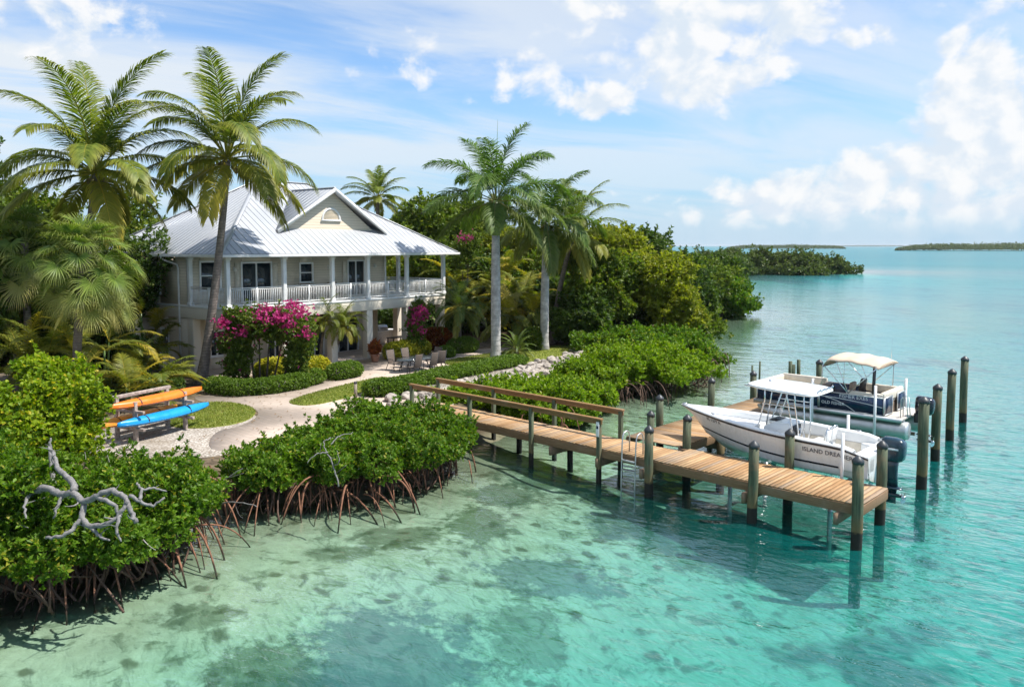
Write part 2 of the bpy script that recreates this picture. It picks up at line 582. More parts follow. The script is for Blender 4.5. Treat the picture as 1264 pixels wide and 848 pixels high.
def piling_mat(name, c):
    m, N = mat_new(name)
    p = wpos(N)
    s = N.n('ShaderNodeSeparateXYZ', {0: p})
    gr = N.noise(N.vm('MULTIPLY', p, (22, 22, 1.5)), 1.0, 5, 0.6, 0.2)
    blot = N.noise(p, 2.2, 4, 0.6)
    col = N.mix(N.sstep(gr, 0.3, 0.75), tuple(k * 0.55 for k in c), tuple(k * 1.25 for k in c))
    col = N.mix(N.m('MULTIPLY', N.sstep(blot, 0.5, 0.7), 0.6), col, (0.17, 0.115, 0.065))
    zz = N.m('ADD', s.outputs[2], N.m('MULTIPLY', N.m('SUBTRACT', N.noise(p, 7.0, 3), 0.5), 0.14))
    rust = N.m('MULTIPLY', N.sstep(zz, 0.35, 1.1, 1.0, 0.0), 0.7)
    col = N.mix(rust, col, (0.19, 0.115, 0.045))
    wet = N.sstep(zz, 0.42, 0.50, 1.0, 0.0)
    col = N.mix(wet, col, (0.018, 0.017, 0.014))
    bp = N.n('ShaderNodeBump', {'Height': gr, 'Strength': 0.6, 'Distance': 0.012})
    out(N, pbr(N, col, 0.75, 0, 0.3, bp.outputs[0]))
    return m


M['piling'] = piling_mat('treated_piling', (0.105, 0.125, 0.075))
M['piling_cap'] = simple('black_piling_cap', (0.035, 0.04, 0.045), 0.45, var=0.2)
M['post_wood'] = simple('weathered_post', (0.24, 0.20, 0.15), 0.8, var=0.25, scale=9)
M['rack_wood'] = simple('silvered_rack_timber', (0.36, 0.29, 0.25), 0.8, var=0.25, scale=9)

M['white_paint'] = simple('white_trim_paint', (0.78, 0.775, 0.76), 0.45, var=0.05, scale=3)
M['white_pvc'] = simple('white_pvc', (0.82, 0.82, 0.82), 0.35, var=0.05, scale=5)
M['gelcoat'] = simple('white_gelcoat', (0.80, 0.81, 0.81), 0.18, var=0.03, scale=1.5, coat=0.3)
def hull_mat():
    m, N = mat_new('hull_gelcoat')
    co = objco(N)
    z = N.n('ShaderNodeSeparateXYZ', {0: co}).outputs[2]
    st = N.noise(N.vm('MULTIPLY', co, (9, 9, 0.8)), 1.0, 5, 0.65)
    bl = N.noise(co, 2.2, 5, 0.65)
    col = N.mix(N.m('MULTIPLY', N.sstep(st, 0.45, 0.8), 0.5), (0.80, 0.81, 0.81), (0.62, 0.61, 0.57))
    scum = N.sstep(N.m('ADD', z, N.m('MULTIPLY', N.m('SUBTRACT', bl, 0.5), 0.25)), 0.20, 0.52, 0.75, 0.0)
    col = N.mix(scum, col, (0.47, 0.43, 0.32))
    out(N, pbr(N, col, N.lin(bl, 0.3, 0.7, 0.14, 0.34), 0, 0.5, None, 0.3))
    return m


M['hull'] = hull_mat()
M['cream_vinyl'] = simple('cream_vinyl', (0.66, 0.60, 0.50), 0.5, var=0.06)
M['white_vinyl'] = simple('white_vinyl', (0.76, 0.76, 0.74), 0.45, var=0.06)
M['brown_vinyl'] = simple('brown_vinyl', (0.23, 0.165, 0.12), 0.55, var=0.12)
M['canvas'] = simple('tan_canvas', (0.56, 0.45, 0.34), 0.85, var=0.07, scale=3, bump=0.004)
M['navy'] = simple('navy_panel', (0.008, 0.022, 0.060), 0.22, var=0.10, scale=2)
M['navy_line'] = simple('navy_stripe', (0.006, 0.010, 0.022), 0.3, var=0.1)
M['engine'] = simple('dark_teal_engine_paint', (0.014, 0.040, 0.060), 0.22, var=0.1, coat=0.4)
M['engine_black'] = simple('black_engine_paint', (0.012, 0.014, 0.022), 0.25, var=0.1, coat=0.3)
M['alu'] = simple('brushed_aluminium', (0.55, 0.57, 0.58), 0.48, metal=1.0, var=0.06, scale=3)
M['steel'] = simple('polished_steel', (0.75, 0.76, 0.78), 0.18, metal=1.0, var=0.04)
M['black_plastic'] = simple('black_plastic', (0.02, 0.02, 0.022), 0.45, var=0.15)
M['grey_print'] = simple('grey_lettering', (0.10, 0.105, 0.12), 0.5, var=0.1)
M['white_print'] = simple('white_lettering', (0.78, 0.80, 0.82), 0.45, var=0.05)
M['orange_hull'] = simple('orange_kayak_plastic', (0.78, 0.185, 0.015), 0.32, var=0.07, scale=3)
M['amber_hull'] = simple('amber_kayak_plastic', (0.70, 0.27, 0.025), 0.36, var=0.14, scale=3)
M['blue_hull'] = simple('blue_kayak_plastic', (0.010, 0.27, 0.62), 0.28, var=0.07, scale=3)
M['dark_metal'] = simple('bronze_patio_metal', (0.045, 0.045, 0.048), 0.45, metal=0.4, var=0.15)
M['sling'] = simple('taupe_sling_fabric', (0.13, 0.10, 0.08), 0.85, var=0.1, scale=12)
M['glass_table'] = simple('smoked_table_top', (0.06, 0.075, 0.085), 0.12, var=0.1)
M['steel_grill'] = simple('stainless_grill', (0.55, 0.56, 0.57), 0.35, metal=1.0)
M['terracotta'] = simple('terracotta_pot', (0.40, 0.20, 0.125), 0.8, var=0.15)
M['stone_counter'] = simple('pale_stone_counter', (0.52, 0.48, 0.43), 0.6, var=0.1)
M['sign_white'] = simple('white_plate', (0.76, 0.77, 0.78), 0.4, var=0.05)
M['lamp_glass'] = simple('frosted_lamp_glass', (0.75, 0.72, 0.64), 0.35, var=0.05)


def siding():
    m, N = mat_new('tan_lap_siding')
    p = wpos(N)
    z = N.n('ShaderNodeSeparateXYZ', {0: p}).outputs[2]
    w = N.m('FRACT', N.m('MULTIPLY', z, 1 / 0.165))
    f = N.noise(N.vm('MULTIPLY', p, (1, 1, 4)), 1.3, 4)
    col = N.mix(f, (0.65, 0.555, 0.43), (0.73, 0.635, 0.50))
    col = N.mix(N.sstep(w, 0.0, 0.10), tuple(k * .55 for k in (0.42, 0.36, 0.27)), col)
    bp = N.n('ShaderNodeBump', {'Height': N.m('SUBTRACT', 1.0, w), 'Strength': 1.0, 'Distance': 0.02})
    out(N, pbr(N, col, 0.6, 0, 0.35, bp.outputs[0]))
    return m


M['siding'] = siding()


def stucco(name, a, b, bump=0.004):
    m, N = mat_new(name)
    p = wpos(N)
    f = N.noise(p, 0.9, 5, 0.6)
    s = N.noise(N.vm('MULTIPLY', p, (3, 3, 0.4)), 1.0, 4)
    col = N.mix(N.m('MULTIPLY', N.m('ADD', f, s), 0.5), a, b)
    bp = N.n('ShaderNodeBump', {'Height': N.noise(p, 45, 3), 'Strength': 0.5, 'Distance': bump})
    out(N, pbr(N, col, 0.85, 0, 0.25, bp.outputs[0]))
    return m


M['stucco'] = stucco('tan_stucco', (0.65, 0.555, 0.435), (0.73, 0.64, 0.51))
M['stucco_light'] = stucco('cream_stucco', (0.64, 0.575, 0.475), (0.74, 0.675, 0.565))


def roof_mat():
    m, N = mat_new('white_standing_seam_metal')
    p = objco(N)
    f = N.noise(p, 0.45, 5, 0.6)
    st = N.noise(N.vm('MULTIPLY', p, (7, 0.6, 0.6)), 1.0, 4)
    col = N.mix(N.m('MULTIPLY', N.m('ADD', f, st), 0.5), (0.36, 0.375, 0.40), (0.53, 0.54, 0.555))
    out(N, pbr(N, col, N.lin(f, 0.3, 0.7, 0.34, 0.50), 0.25, 0.5))
    return m


M['roof'] = roof_mat()


def glass_dark():
    m, N = mat_new('dark_window_glass')
    p = wpos(N)
    n1 = N.noise(p, 0.8, 2)
    bp = N.n('ShaderNodeBump', {'Height': n1, 'Strength': 0.15, 'Distance': 0.02})
    col = N.mix(n1, (0.010, 0.016, 0.022), (0.022, 0.040, 0.052))
    out(N, pbr(N, col, 0.04, 0, 0.9, bp.outputs[0]))
    return m


M['glass'] = glass_dark()


def clear_plastic():
    m, N = mat_new('tinted_acrylic')
    t = N.n('ShaderNodeBsdfTransparent', {'Color': (0.62, 0.68, 0.70)})
    g = N.n('ShaderNodeBsdfGlossy', {'Color': (0.9, 0.9, 0.9), 'Roughness': 0.05})
    out(N, N.n('ShaderNodeMixShader', {0: 0.18, 1: t.outputs[0], 2: g.outputs[0]}))
    return m


M['acrylic'] = clear_plastic()


def paving():
    m, N = mat_new('shell_pink_paving')
    p = wpos(N)
    br = N.n('ShaderNodeTexBrick', {'Color1': (0.45, 0.355, 0.285), 'Color2': (0.52, 0.42, 0.345), 'Mortar': (0.33, 0.28, 0.235),
                                   'Scale': 1.0, 'Mortar Size': 0.012, 'Brick Width': 0.5, 'Row Height': 0.25, 'Bias': 0.1})
    rp = N.n('ShaderNodeVectorRotate', {'Vector': p, 'Angle': 0.75}, rotation_type='Z_AXIS')
    N.set(br.inputs['Vector'], rp.outputs[0])
    f = N.noise(p, 0.6, 6, 0.65)
    col = N.mix(N.m('MULTIPLY', N.sstep(f, 0.42, 0.66), 0.7), br.outputs[0], (0.37, 0.30, 0.25))
    g = N.noise(p, 30, 3)
    col = N.mix(N.m('MULTIPLY', g, 0.25), col, (0.54, 0.48, 0.42))
    bp = N.n('ShaderNodeBump', {'Height': g, 'Strength': 0.4, 'Distance': 0.006})
    out(N, pbr(N, col, 0.85, 0, 0.25, bp.outputs[0]))
    return m


M['paving'] = paving()


def gravel():
    m, N = mat_new('pale_shell_gravel')
    p = wpos(N)
    v = N.n('ShaderNodeTexVoronoi', {'Vector': p, 'Scale': 11.0, 'Randomness': 1.0})
    v2 = N.n('ShaderNodeTexVoronoi', {'Vector': p, 'Scale': 26.0, 'Randomness': 1.0})
    rnd = N.n('ShaderNodeSeparateColor', {0: v.outputs['Color']}).outputs[0]
    col = N.mix(rnd, (0.30, 0.265, 0.225), (0.60, 0.55, 0.49))
    col = N.mix(N.sstep(v.outputs['Distance'], 0.35, 0.6), col, (0.26, 0.225, 0.19))
    pt = N.noise(p, 0.5, 5, 0.6)
    col = N.mix(N.m('MULTIPLY', N.sstep(pt, 0.50, 0.68), 0.6), col, (0.20, 0.16, 0.115))
    h = N.m('ADD', N.m('MULTIPLY', v.outputs['Distance'], -1.0), N.m('MULTIPLY', v2.outputs['Distance'], -0.4))
    bp = N.n('ShaderNodeBump', {'Height': h, 'Strength': 0.9, 'Distance': 0.03})
    out(N, pbr(N, col, 0.9, 0, 0.2, bp.outputs[0]))
    return m


M['gravel'] = gravel()


def rock_mat():
    m, N = mat_new('pale_coral_rock')
    p = wpos(N)
    oi = N.n('ShaderNodeObjectInfo').outputs['Random']
    f = N.noise(p, 6, 6, 0.65)
    col = N.mix(N.m('ADD', N.m('MULTIPLY', f, 0.7), N.m('MULTIPLY', oi, 0.3)), (0.17, 0.145, 0.125), (0.54, 0.48, 0.42))
    bp = N.n('ShaderNodeBump', {'Height': f, 'Strength': 0.8, 'Distance': 0.04})
    out(N, pbr(N, col, 0.9, 0, 0.2, bp.outputs[0]))
    return m


M['rock'] = rock_mat()


BEDS_AND_SHADE = []  # bottom plants, plus dock shade and palm reflections put into the colour
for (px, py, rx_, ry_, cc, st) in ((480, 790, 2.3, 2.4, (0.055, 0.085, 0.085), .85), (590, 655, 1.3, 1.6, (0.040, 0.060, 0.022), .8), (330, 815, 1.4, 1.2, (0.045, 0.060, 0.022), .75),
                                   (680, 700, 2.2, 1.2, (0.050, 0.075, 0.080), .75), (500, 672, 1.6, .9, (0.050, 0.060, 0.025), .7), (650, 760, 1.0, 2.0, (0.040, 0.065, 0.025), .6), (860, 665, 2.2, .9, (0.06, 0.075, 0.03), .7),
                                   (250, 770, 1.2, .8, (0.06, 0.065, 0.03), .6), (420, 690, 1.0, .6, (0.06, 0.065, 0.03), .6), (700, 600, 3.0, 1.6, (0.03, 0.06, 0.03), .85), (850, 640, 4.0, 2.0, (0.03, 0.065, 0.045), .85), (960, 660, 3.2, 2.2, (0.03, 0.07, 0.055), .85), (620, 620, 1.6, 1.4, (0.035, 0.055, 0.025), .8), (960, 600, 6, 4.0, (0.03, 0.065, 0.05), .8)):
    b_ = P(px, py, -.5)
    BEDS_AND_SHADE.append((b_.x, b_.y, rx_, ry_, cc, st))


def ground_mat():
    """one sheet: sandy sea bed with algae below the water, sand at the edge, leaf litter and soil on land"""
    m, N = mat_new('shore_ground')
    p = wpos(N)
    z = N.n('ShaderNodeSeparateXYZ', {0: p}).outputs[2]
    f = N.noise(p, 0.35, 5, 0.6)
    # land
    lit = N.noise(p, 3.0, 6, 0.7)
    land = N.mix(N.sstep(lit, 0.3, 0.7), (0.055, 0.042, 0.028), (0.19, 0.145, 0.095))
    land = N.mix(N.m('MULTIPLY', N.sstep(f, 0.5, 0.65), 0.6), land, (0.07, 0.085, 0.022))
    land = N.mix(N.sstep(z, 0.25, 0.75, 0.85, 0.0), land, (0.060, 0.048, 0.030))
    # wet sand and bed
    sp = N.n('ShaderNodeTexVoronoi', {'Vector': N.vm('ADD', p, N.vm('MULTIPLY', N.noise(p, 1.2, 3, out=1), (0.9, 0.9, 0))), 'Scale': 1.35}, feature='F1')
    stone = N.sstep(sp.outputs['Distance'], 0.16, 0.34, 1.0, 0.0)
    bed = N.mix(N.noise(p, 1.6, 5, 0.65), (0.25, 0.24, 0.145), (0.52, 0.51, 0.38))
    algae = N.sstep(N.noise(N.vm('ADD', p, (13, 5, 0)), 1.5, 6, 0.70, 0.6), 0.50, 0.64)
    bed = N.mix(N.m('MULTIPLY', algae, 0.6), bed, (0.050, 0.062, 0.028))
    bed = N.mix(N.m('MULTIPLY', N.m('MULTIPLY', stone, N.sstep(N.noise(p, 0.45, 3), 0.36, 0.52)), 0.85), bed, (0.085, 0.080, 0.042))
    grass = N.sstep(N.noise(N.vm('ADD', p, (3.2, 8.1, 0)), 0.16, 4, 0.6), 0.545, 0.62)
    bed = N.mix(N.m('MULTIPLY', grass, N.sstep(z, -0.75, -0.45, 0.85, 0.15)), bed, (0.030, 0.055, 0.040))
    # seagrass and algae patches, with dock shadow and water reflections painted in dark
    for (bx_, by_, rx_, ry_, cc, st) in BEDS_AND_SHADE:
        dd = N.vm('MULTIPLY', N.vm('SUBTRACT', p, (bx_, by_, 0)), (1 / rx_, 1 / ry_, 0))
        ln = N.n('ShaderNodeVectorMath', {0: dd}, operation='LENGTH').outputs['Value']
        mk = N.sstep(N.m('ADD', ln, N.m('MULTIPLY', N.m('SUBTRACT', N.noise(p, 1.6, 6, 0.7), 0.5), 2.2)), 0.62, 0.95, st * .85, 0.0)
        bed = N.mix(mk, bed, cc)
    bed = N.mix(N.sstep(z, -0.30, 0.02, 0.0, 0.75), bed, (0.085, 0.075, 0.042))
    wn = N.n('ShaderNodeTexVoronoi', {'Vector': N.vm('ADD', p, N.vm('MULTIPLY', N.noise(p, 2.0, 2, out=1), (0.4, 0.4, 0))), 'Scale': 2.6}, feature='DISTANCE_TO_EDGE')
    col = N.mix(N.sstep(z, 0.05, 0.30), bed, land)
    # sand ripples on the bottom
    rp = N.n('ShaderNodeVectorRotate', {'Vector': p, 'Angle': 0.95}, rotation_type='Z_AXIS').outputs[0]
    rip = N.noise(N.vm('MULTIPLY', rp, (0.75, 1.6, 1.0)), 1.5, 3, 0.5, 0.4)
    hh_ = N.m('ADD', N.m('MULTIPLY', lit, 0.06), N.m('MULTIPLY', rip, N.sstep(z, -0.5, -0.1, 0.26, 0.0)))
    bp = N.n('ShaderNodeBump', {'Height': hh_, 'Strength': 0.8, 'Distance': 1.0})
    out(N, pbr(N, col, 0.9, 0, 0.15, bp.outputs[0]))
    return m


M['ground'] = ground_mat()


def lawn_mat():
    m, N = mat_new('mown_lawn')
    p = wpos(N)
    f = N.noise(p, 0.8, 5, 0.65)
    g = N.noise(p, 22, 4, 0.7)
    col = N.mix(f, (0.150, 0.185, 0.030), (0.300, 0.280, 0.075))
    col = N.mix(N.m('MULTIPLY', g, 0.6), col, (0.085, 0.130, 0.018))
    bp = N.n('ShaderNodeBump', {'Height': g, 'Strength': 0.6, 'Distance': 0.03})
    out(N, pbr(N, col, 0.9, 0, 0.15, bp.outputs[0]))
    return m


M['lawn'] = lawn_mat()
M['blade'] = leaf_mat('grass_blade', (0.130, 0.195, 0.022), (0.330, 0.350, 0.070), old=(0.38, 0.32, 0.13), transl=0.3, oldness=0.6)


def water_mat():
    """sea water: clear and tinted over the shallows, its own turquoise body where it is deeper; reflects the sky"""
    m, N = mat_new('sea_water')
    p = wpos(N)
    dep = N.n('ShaderNodeAttribute', attribute_name='age').outputs['Fac']      # water depth in metres
    big = N.noise(p, 0.035, 4, 0.55, 0.4)
    mid = N.noise(N.vm('ADD', p, (40, 11, 0)), 0.14, 4, 0.6, 0.3)
    d2 = N.m('ADD', dep, N.m('MULTIPLY', N.m('SUBTRACT', mid, 0.5), N.lin(dep, 0.0, 2.0, 0.1, 1.1)))
    # far sand banks and seagrass, stretched
    ps = N.vm('MULTIPLY', p, (0.0022, 0.012, 1.0))
    bank = N.noise(ps, 1.0, 5, 0.6, 0.3)
    nr = N.n('ShaderNodeValToRGB')
    cr = nr.color_ramp
    cr.elements[0].position = 0.0
    cr.elements[0].color = (0.050, 0.22, 0.165, 1)
    cr.elements[1].position = 1.0
    cr.elements[1].color = (0.004, 0.185, 0.225, 1)
    e = cr.elements.new(0.22); e.color = (0.016, 0.31, 0.265, 1)
    e = cr.elements.new(0.45); e.color = (0.006, 0.33, 0.315, 1)
    e = cr.elements.new(0.70); e.color = (0.004, 0.275, 0.325, 1)
    N.set(nr.inputs[0], N.m('DIVIDE', d2, 4.0, clamp=True))
    body = nr.outputs[0]
    sg = N.m('MULTIPLY', N.sstep(bank, 0.50, 0.66), N.sstep(dep, 2.4, 3.4))
    body = N.mix(N.m('MULTIPLY', sg, 0.65), body, (0.006, 0.135, 0.21))
    lt = N.m('MULTIPLY', N.sstep(bank, 0.30, 0.45, 1.0, 0.0), N.sstep(dep, 2.4, 3.4))
    body = N.mix(N.m('MULTIPLY', lt, 0.6), body, (0.018, 0.35, 0.39))
    opac = N.m('SUBTRACT', 1.0, N.m('POWER', 2.718, N.m('MULTIPLY', N.m('POWER', N.m('MAXIMUM', d2, 0.0), 2.2), -0.06)))
    opac = N.lin(opac, 0.0, 1.0, 0.03, 0.985)
    # ripples: wind waves of several lengths
    pr = N.n('ShaderNodeVectorRotate', {'Vector': p, 'Angle': 0.55}, rotation_type='Z_AXIS').outputs[0]
    w1 = N.noise(N.vm('MULTIPLY', pr, (0.55, 1.25, 1.0)), 0.95, 3, 0.5, 0.5)
    w2 = N.noise(N.vm('MULTIPLY', pr, (0.7, 1.3, 1.0)), 3.3, 3, 0.55, 0.4)
    w3 = N.noise(N.vm('MULTIPLY', pr, (0.7, 1.2, 1.0)), 0.22, 2, 0.5, 0.2)
    py_ = N.n('ShaderNodeSeparateXYZ', {0: p}).outputs[1]
    h = N.m('ADD', N.m('MULTIPLY', w1, 0.115), N.m('ADD', N.m('MULTIPLY', w2, 0.042), N.m('MULTIPLY', w3, 0.16)))
    calm = N.lin(dep, 0.0, 2.2, 0.40, 1.0)
    calm = N.m('MULTIPLY', calm, N.sstep(py_, 35.0, 130.0, 1.0, 0.16))
    bp = N.n('ShaderNodeBump', {'Height': h, 'Strength': calm, 'Distance': 1.0})
    tint = N.mix(N.m('DIVIDE', d2, 2.4, clamp=True), (0.86, 0.98, 0.965), (0.12, 0.81, 0.86))
    tr = N.n('ShaderNodeBsdfTransparent', {'Color': tint})
    df = N.n('ShaderNodeBsdfDiffuse', {'Color': body, 'Normal': bp.outputs[0]})
    inner = N.n('ShaderNodeMixShader', {0: opac, 1: tr.outputs[0], 2: df.outputs[0]})
    fr = N.n('ShaderNodeFresnel', {'IOR': 1.33, 'Normal': bp.outputs[0]})
    gl = N.n('ShaderNodeBsdfGlossy', {'Color': (1, 1, 1), 'Roughness': N.sstep(py_, 35.0, 150.0, 0.03, 0.16), 'Normal': bp.outputs[0]})
    fx = N.m('MULTIPLY', fr.outputs[0], 1.7, clamp=True)
    fx = N.m('MINIMUM', fx, N.lin(dep, 0, 4, 0.85, 0.35))
    out(N, N.n('ShaderNodeMixShader', {0: fx, 1: inner.outputs[0], 2: gl.outputs[0]}))
    return m


M['water'] = water_mat()

# ---------------------------------------------------------------- ground and sea
SHORE = np.array([(-60, 6), (-22, 11.5), (-13.5, 17.0), (-11.4, 18.4), (-9.4, 20.8), (-9.2, 23.2), (-7.0, 24.8), (-4.6, 25.4),
                  (-3.2, 27.0), (-2.6, 29.0), (-1.8, 31.4), (0.2, 34.0), (2.0, 37.2), (3.6, 41.5), (6.8, 43.6), (9.8, 46.5), (11.4, 50.0),
                  (11.4, 55), (11.4, 62), (14, 73), (19.5, 84), (24.5, 91), (26, 98), (28, 112), (30, 150), (38, 195),
                  (58, 231), (82, 238), (99, 243), (104, 250), (96, 262), (55, 275), (10, 300), (-200, 340), (-500, 300), (-500, 0)], float)


def shore_dist(x, y):
    """signed distance to the shoreline, positive on land"""
    p = np.stack([x, y], -1)
    best = np.full(x.shape, 1e9)
    inside = np.zeros(x.shape, bool)
    n = len(SHORE)
    for i in range(n):
        a, b = SHORE[i], SHORE[(i + 1) % n]
        ab = b - a
        t = np.clip(((p - a) @ ab) / (ab @ ab), 0, 1)
        d = np.linalg.norm(p - (a + t[..., None] * ab), axis=-1)
        best = np.minimum(best, d)
        c = ((a[1] > y) != (b[1] > y)) & (x < (b[0] - a[0]) * (y - a[1]) / (b[1] - a[1] + 1e-12) + a[0])
        inside ^= c
    return np.where(inside, best, -best)


def ground_z(x, y):
    d = shore_dist(x, y)
    land = np.minimum(0.95, 0.02 + 0.52 * d)
    w = -d
    sea = -(0.10 + 0.085 * np.minimum(w, 12) + 0.065 * np.clip(w - 5, 0, 30) + 0.02 * np.clip(w - 30, 0, 120))
    sea = np.maximum(sea, -4.5)
    z = np.where(d > 0, land, np.minimum(sea + 0.12, 0.02))
    bump = 0.05 * np.sin(x * 1.7 + 0.6 * np.sin(y)) * np.sin(y * 1.3 + x * 0.4)
    return z + np.where(d < 1.2, bump, 0.0)


def axis_lines(lo, hi, fine_lo, fine_hi, step, grow):
    a = list(np.arange(fine_lo, fine_hi + 1e-6, step))
    s = step
    while a[-1] < hi:
        s *= grow
        a.append(min(hi, a[-1] + s))
    s = step
    while a[0] > lo:
        s *= grow
        a.insert(0, max(lo, a[0] - s))
    return np.array(a)


def grid_mesh(xs, ys, zf):
    X, Y = np.meshgrid(xs, ys, indexing='xy')
    Z = zf(X, Y)
    nx, ny = len(xs), len(ys)
    i, j = np.meshgrid(np.arange(ny - 1), np.arange(nx - 1), indexing='ij')
    q = np.stack([i * nx + j, i * nx + j + 1, (i + 1) * nx + j + 1, (i + 1) * nx + j], -1).reshape(-1, 4)
    return np.stack([X, Y, Z], -1).reshape(-1, 3), q


XS = axis_lines(-30000, 30000, -26, 30, 0.4, 1.045)
YS = axis_lines(-60, 45000, 8, 64, 0.4, 1.04)
v, q = grid_mesh(XS, YS, ground_z)
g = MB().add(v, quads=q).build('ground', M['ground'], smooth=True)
tag(g, kind='structure')
vw, qw = grid_mesh(XS, YS, lambda x, y: np.zeros_like(x))
depth = np.clip(-ground_z(vw[:, 0].astype(float), vw[:, 1].astype(float)), 0, 5)
wtr = MB().add(vw, quads=qw, age=depth).build('water', M['water'], smooth=True)
tag(wtr, kind='structure')


def smooth_poly(pts, it=2):
    pts = [tuple(p)[:2] for p in pts]
    for _ in range(it):
        o = []
        n = len(pts)
        for i in range(n):
            a, b = pts[i], pts[(i + 1) % n]
            o.append((a[0] * .75 + b[0] * .25, a[1] * .75 + b[1] * .25))
            o.append((a[0] * .25 + b[0] * .75, a[1] * .25 + b[1] * .75))
        pts = o
    return pts


def sheet(name, px, mat, z, it=2, h=0.06):
    pts = smooth_poly([P(*k)[:2] for k in px], it)
    if name == 'lawn':
        cx0, cy0 = sum(p[0] for p in pts) / len(pts), sum(p[1] for p in pts) / len(pts)
        pts = [(cx0 + (p[0] - cx0) * 1.09, cy0 + (p[1] - cy0) * 1.09) for p in pts]
    m = MB().prism(pts, z - h, z)
    return tag(m.build(name, mat), kind='structure'), pts


sheet('gravel', [(-40, 610), (60, 570), (118, 560), (180, 566), (262, 566), (330, 548), (330, 520), (290, 500), (200, 505), (100, 522), (-40, 545)], M['gravel'], 0.956)
sheet('gravel', [(440, 520), (520, 520), (560, 505), (560, 490), (620, 478), (700, 458), (740, 440), (735, 422), (690, 428), (650, 442), (560, 462), (480, 482), (440, 500)], M['gravel'], 0.956)
sheet('path', [(255, 560), (330, 552), (400, 530), (470, 520), (520, 512), (535, 505), (505, 492), (470, 487), (455, 478), (520, 462), (580, 450),
               (640, 441), (720, 434), (730, 428), (640, 429), (590, 431), (560, 436), (528, 430), (470, 441), (455, 444), (395, 452), (400, 470), (330, 487), (250, 488), (236, 492),
               (262, 500), (312, 503), (322, 512), (300, 526), (262, 533)], M['paving'], 0.972)
lawns = []
for px in ([(205, 516), (232, 502), (270, 497), (305, 502), (314, 511), (296, 522), (255, 528), (215, 527)],
           [(358, 497), (375, 489), (420, 477), (470, 466), (478, 470), (455, 481), (430, 491), (385, 501)],
           [(545, 447), (578, 441), (612, 436), (690, 427), (712, 430), (690, 440), (640, 450), (590, 456)]):
    lawns.append(sheet('lawn', px, M['lawn'], 0.985)[1])
# grass blades standing on the lawns
rng = np.random.default_rng(5)
gm = MB()
for pts, npl in zip(lawns, (9000, 6000, 9000)):
    a = np.array(pts)
    lo, hi = a.min(0), a.max(0)
    xy = rng.uniform(lo, hi, (npl * 3, 2))
    ins = np.zeros(len(xy), bool)
    for i in range(len(a)):
        p, q2 = a[i], a[(i + 1) % len(a)]
        ins ^= ((p[1] > xy[:, 1]) != (q2[1] > xy[:, 1])) & (xy[:, 0] < (q2[0] - p[0]) * (xy[:, 1] - p[1]) / (q2[1] - p[1] + 1e-12) + p[0])
    xy = xy[ins][:npl]
    n = len(xy)
    th = rng.uniform(0, 6.28, n)
    wdt = rng.uniform(.012, .022, n)
    hh = rng.uniform(.04, .085, n)
    b = np.stack([xy[:, 0], xy[:, 1], np.full(n, 0.984)], -1)
    s_ = np.stack([np.cos(th), np.sin(th), 0 * th], -1) * wdt[:, None]
    tip = b + np.stack([rng.normal(0, .03, n), rng.normal(0, .03, n), hh], -1)
    vv = np.stack([b - s_, b + s_, tip], 1).reshape(-1, 3)
    gm.add(vv, tris=np.arange(3 * n).reshape(-1, 3))
tag(gm.build('grass', M['blade']), 'short mown grass on the lawn islands', 'grass', kind='stuff')

# ================================================================ THE HOUSE
FZ, CZ, GZ = 4.70, 7.42, 0.95          # verandah floor, ceiling, ground
H0, H1 = P(280, 381.0, FZ), P(548, 362.5, FZ)
hv = H1 - H0
HL = hv.length
h_ang = math.atan2(hv.y, hv.x)
house = thing('beach_house', 'two storey tan house with white standing seam roof and wraparound verandah', 'house', (H0.x, H0.y, 0), h_ang)
hc, hs = math.cos(h_ang), math.sin(h_ang)


def wall_t(px, s):
    """distance along the facade, on a plane set back by s, seen at photo column px"""
    k = (px - 632) / FPX
    bx_, by_ = H0.x - hs * s, H0.y + hc * s
    return (k * by_ - bx_) / (hc - k * hs)


def side_s(px):
    k = (px - 632) / FPX
    return (k * H0.y - H0.x) / (-hs - k * hc)


SB = 3.7
XR = wall_t(476, SB)
YB = 13.2


def wall_with_holes(m, axis, c, t, a0, a1, z0, z1, holes):
    """wall running along axis ('x' or 'y') at c, thickness t, with rectangular openings (a0, a1, z0, z1)"""
    xs = sorted({a0, a1, *[h[0] for h in holes], *[h[1] for h in holes]})
    for i in range(len(xs) - 1):
        l, r = xs[i], xs[i + 1]
        hit = [h for h in holes if h[0] < (l + r) / 2 < h[1]]
        segs = [(z0, z1)]
        for h in hit:
            segs = [s2 for s in segs for s2 in ((s[0], min(s[1], h[2])), (max(s[0], h[3]), s[1])) if s2[1] - s2[0] > 1e-3]
        for s in segs:
            if axis == 'x':
                m.bx(l, r, c, c + t, s[0], s[1])
            else:
                m.bx(c, c + t, l, r, s[0], s[1])


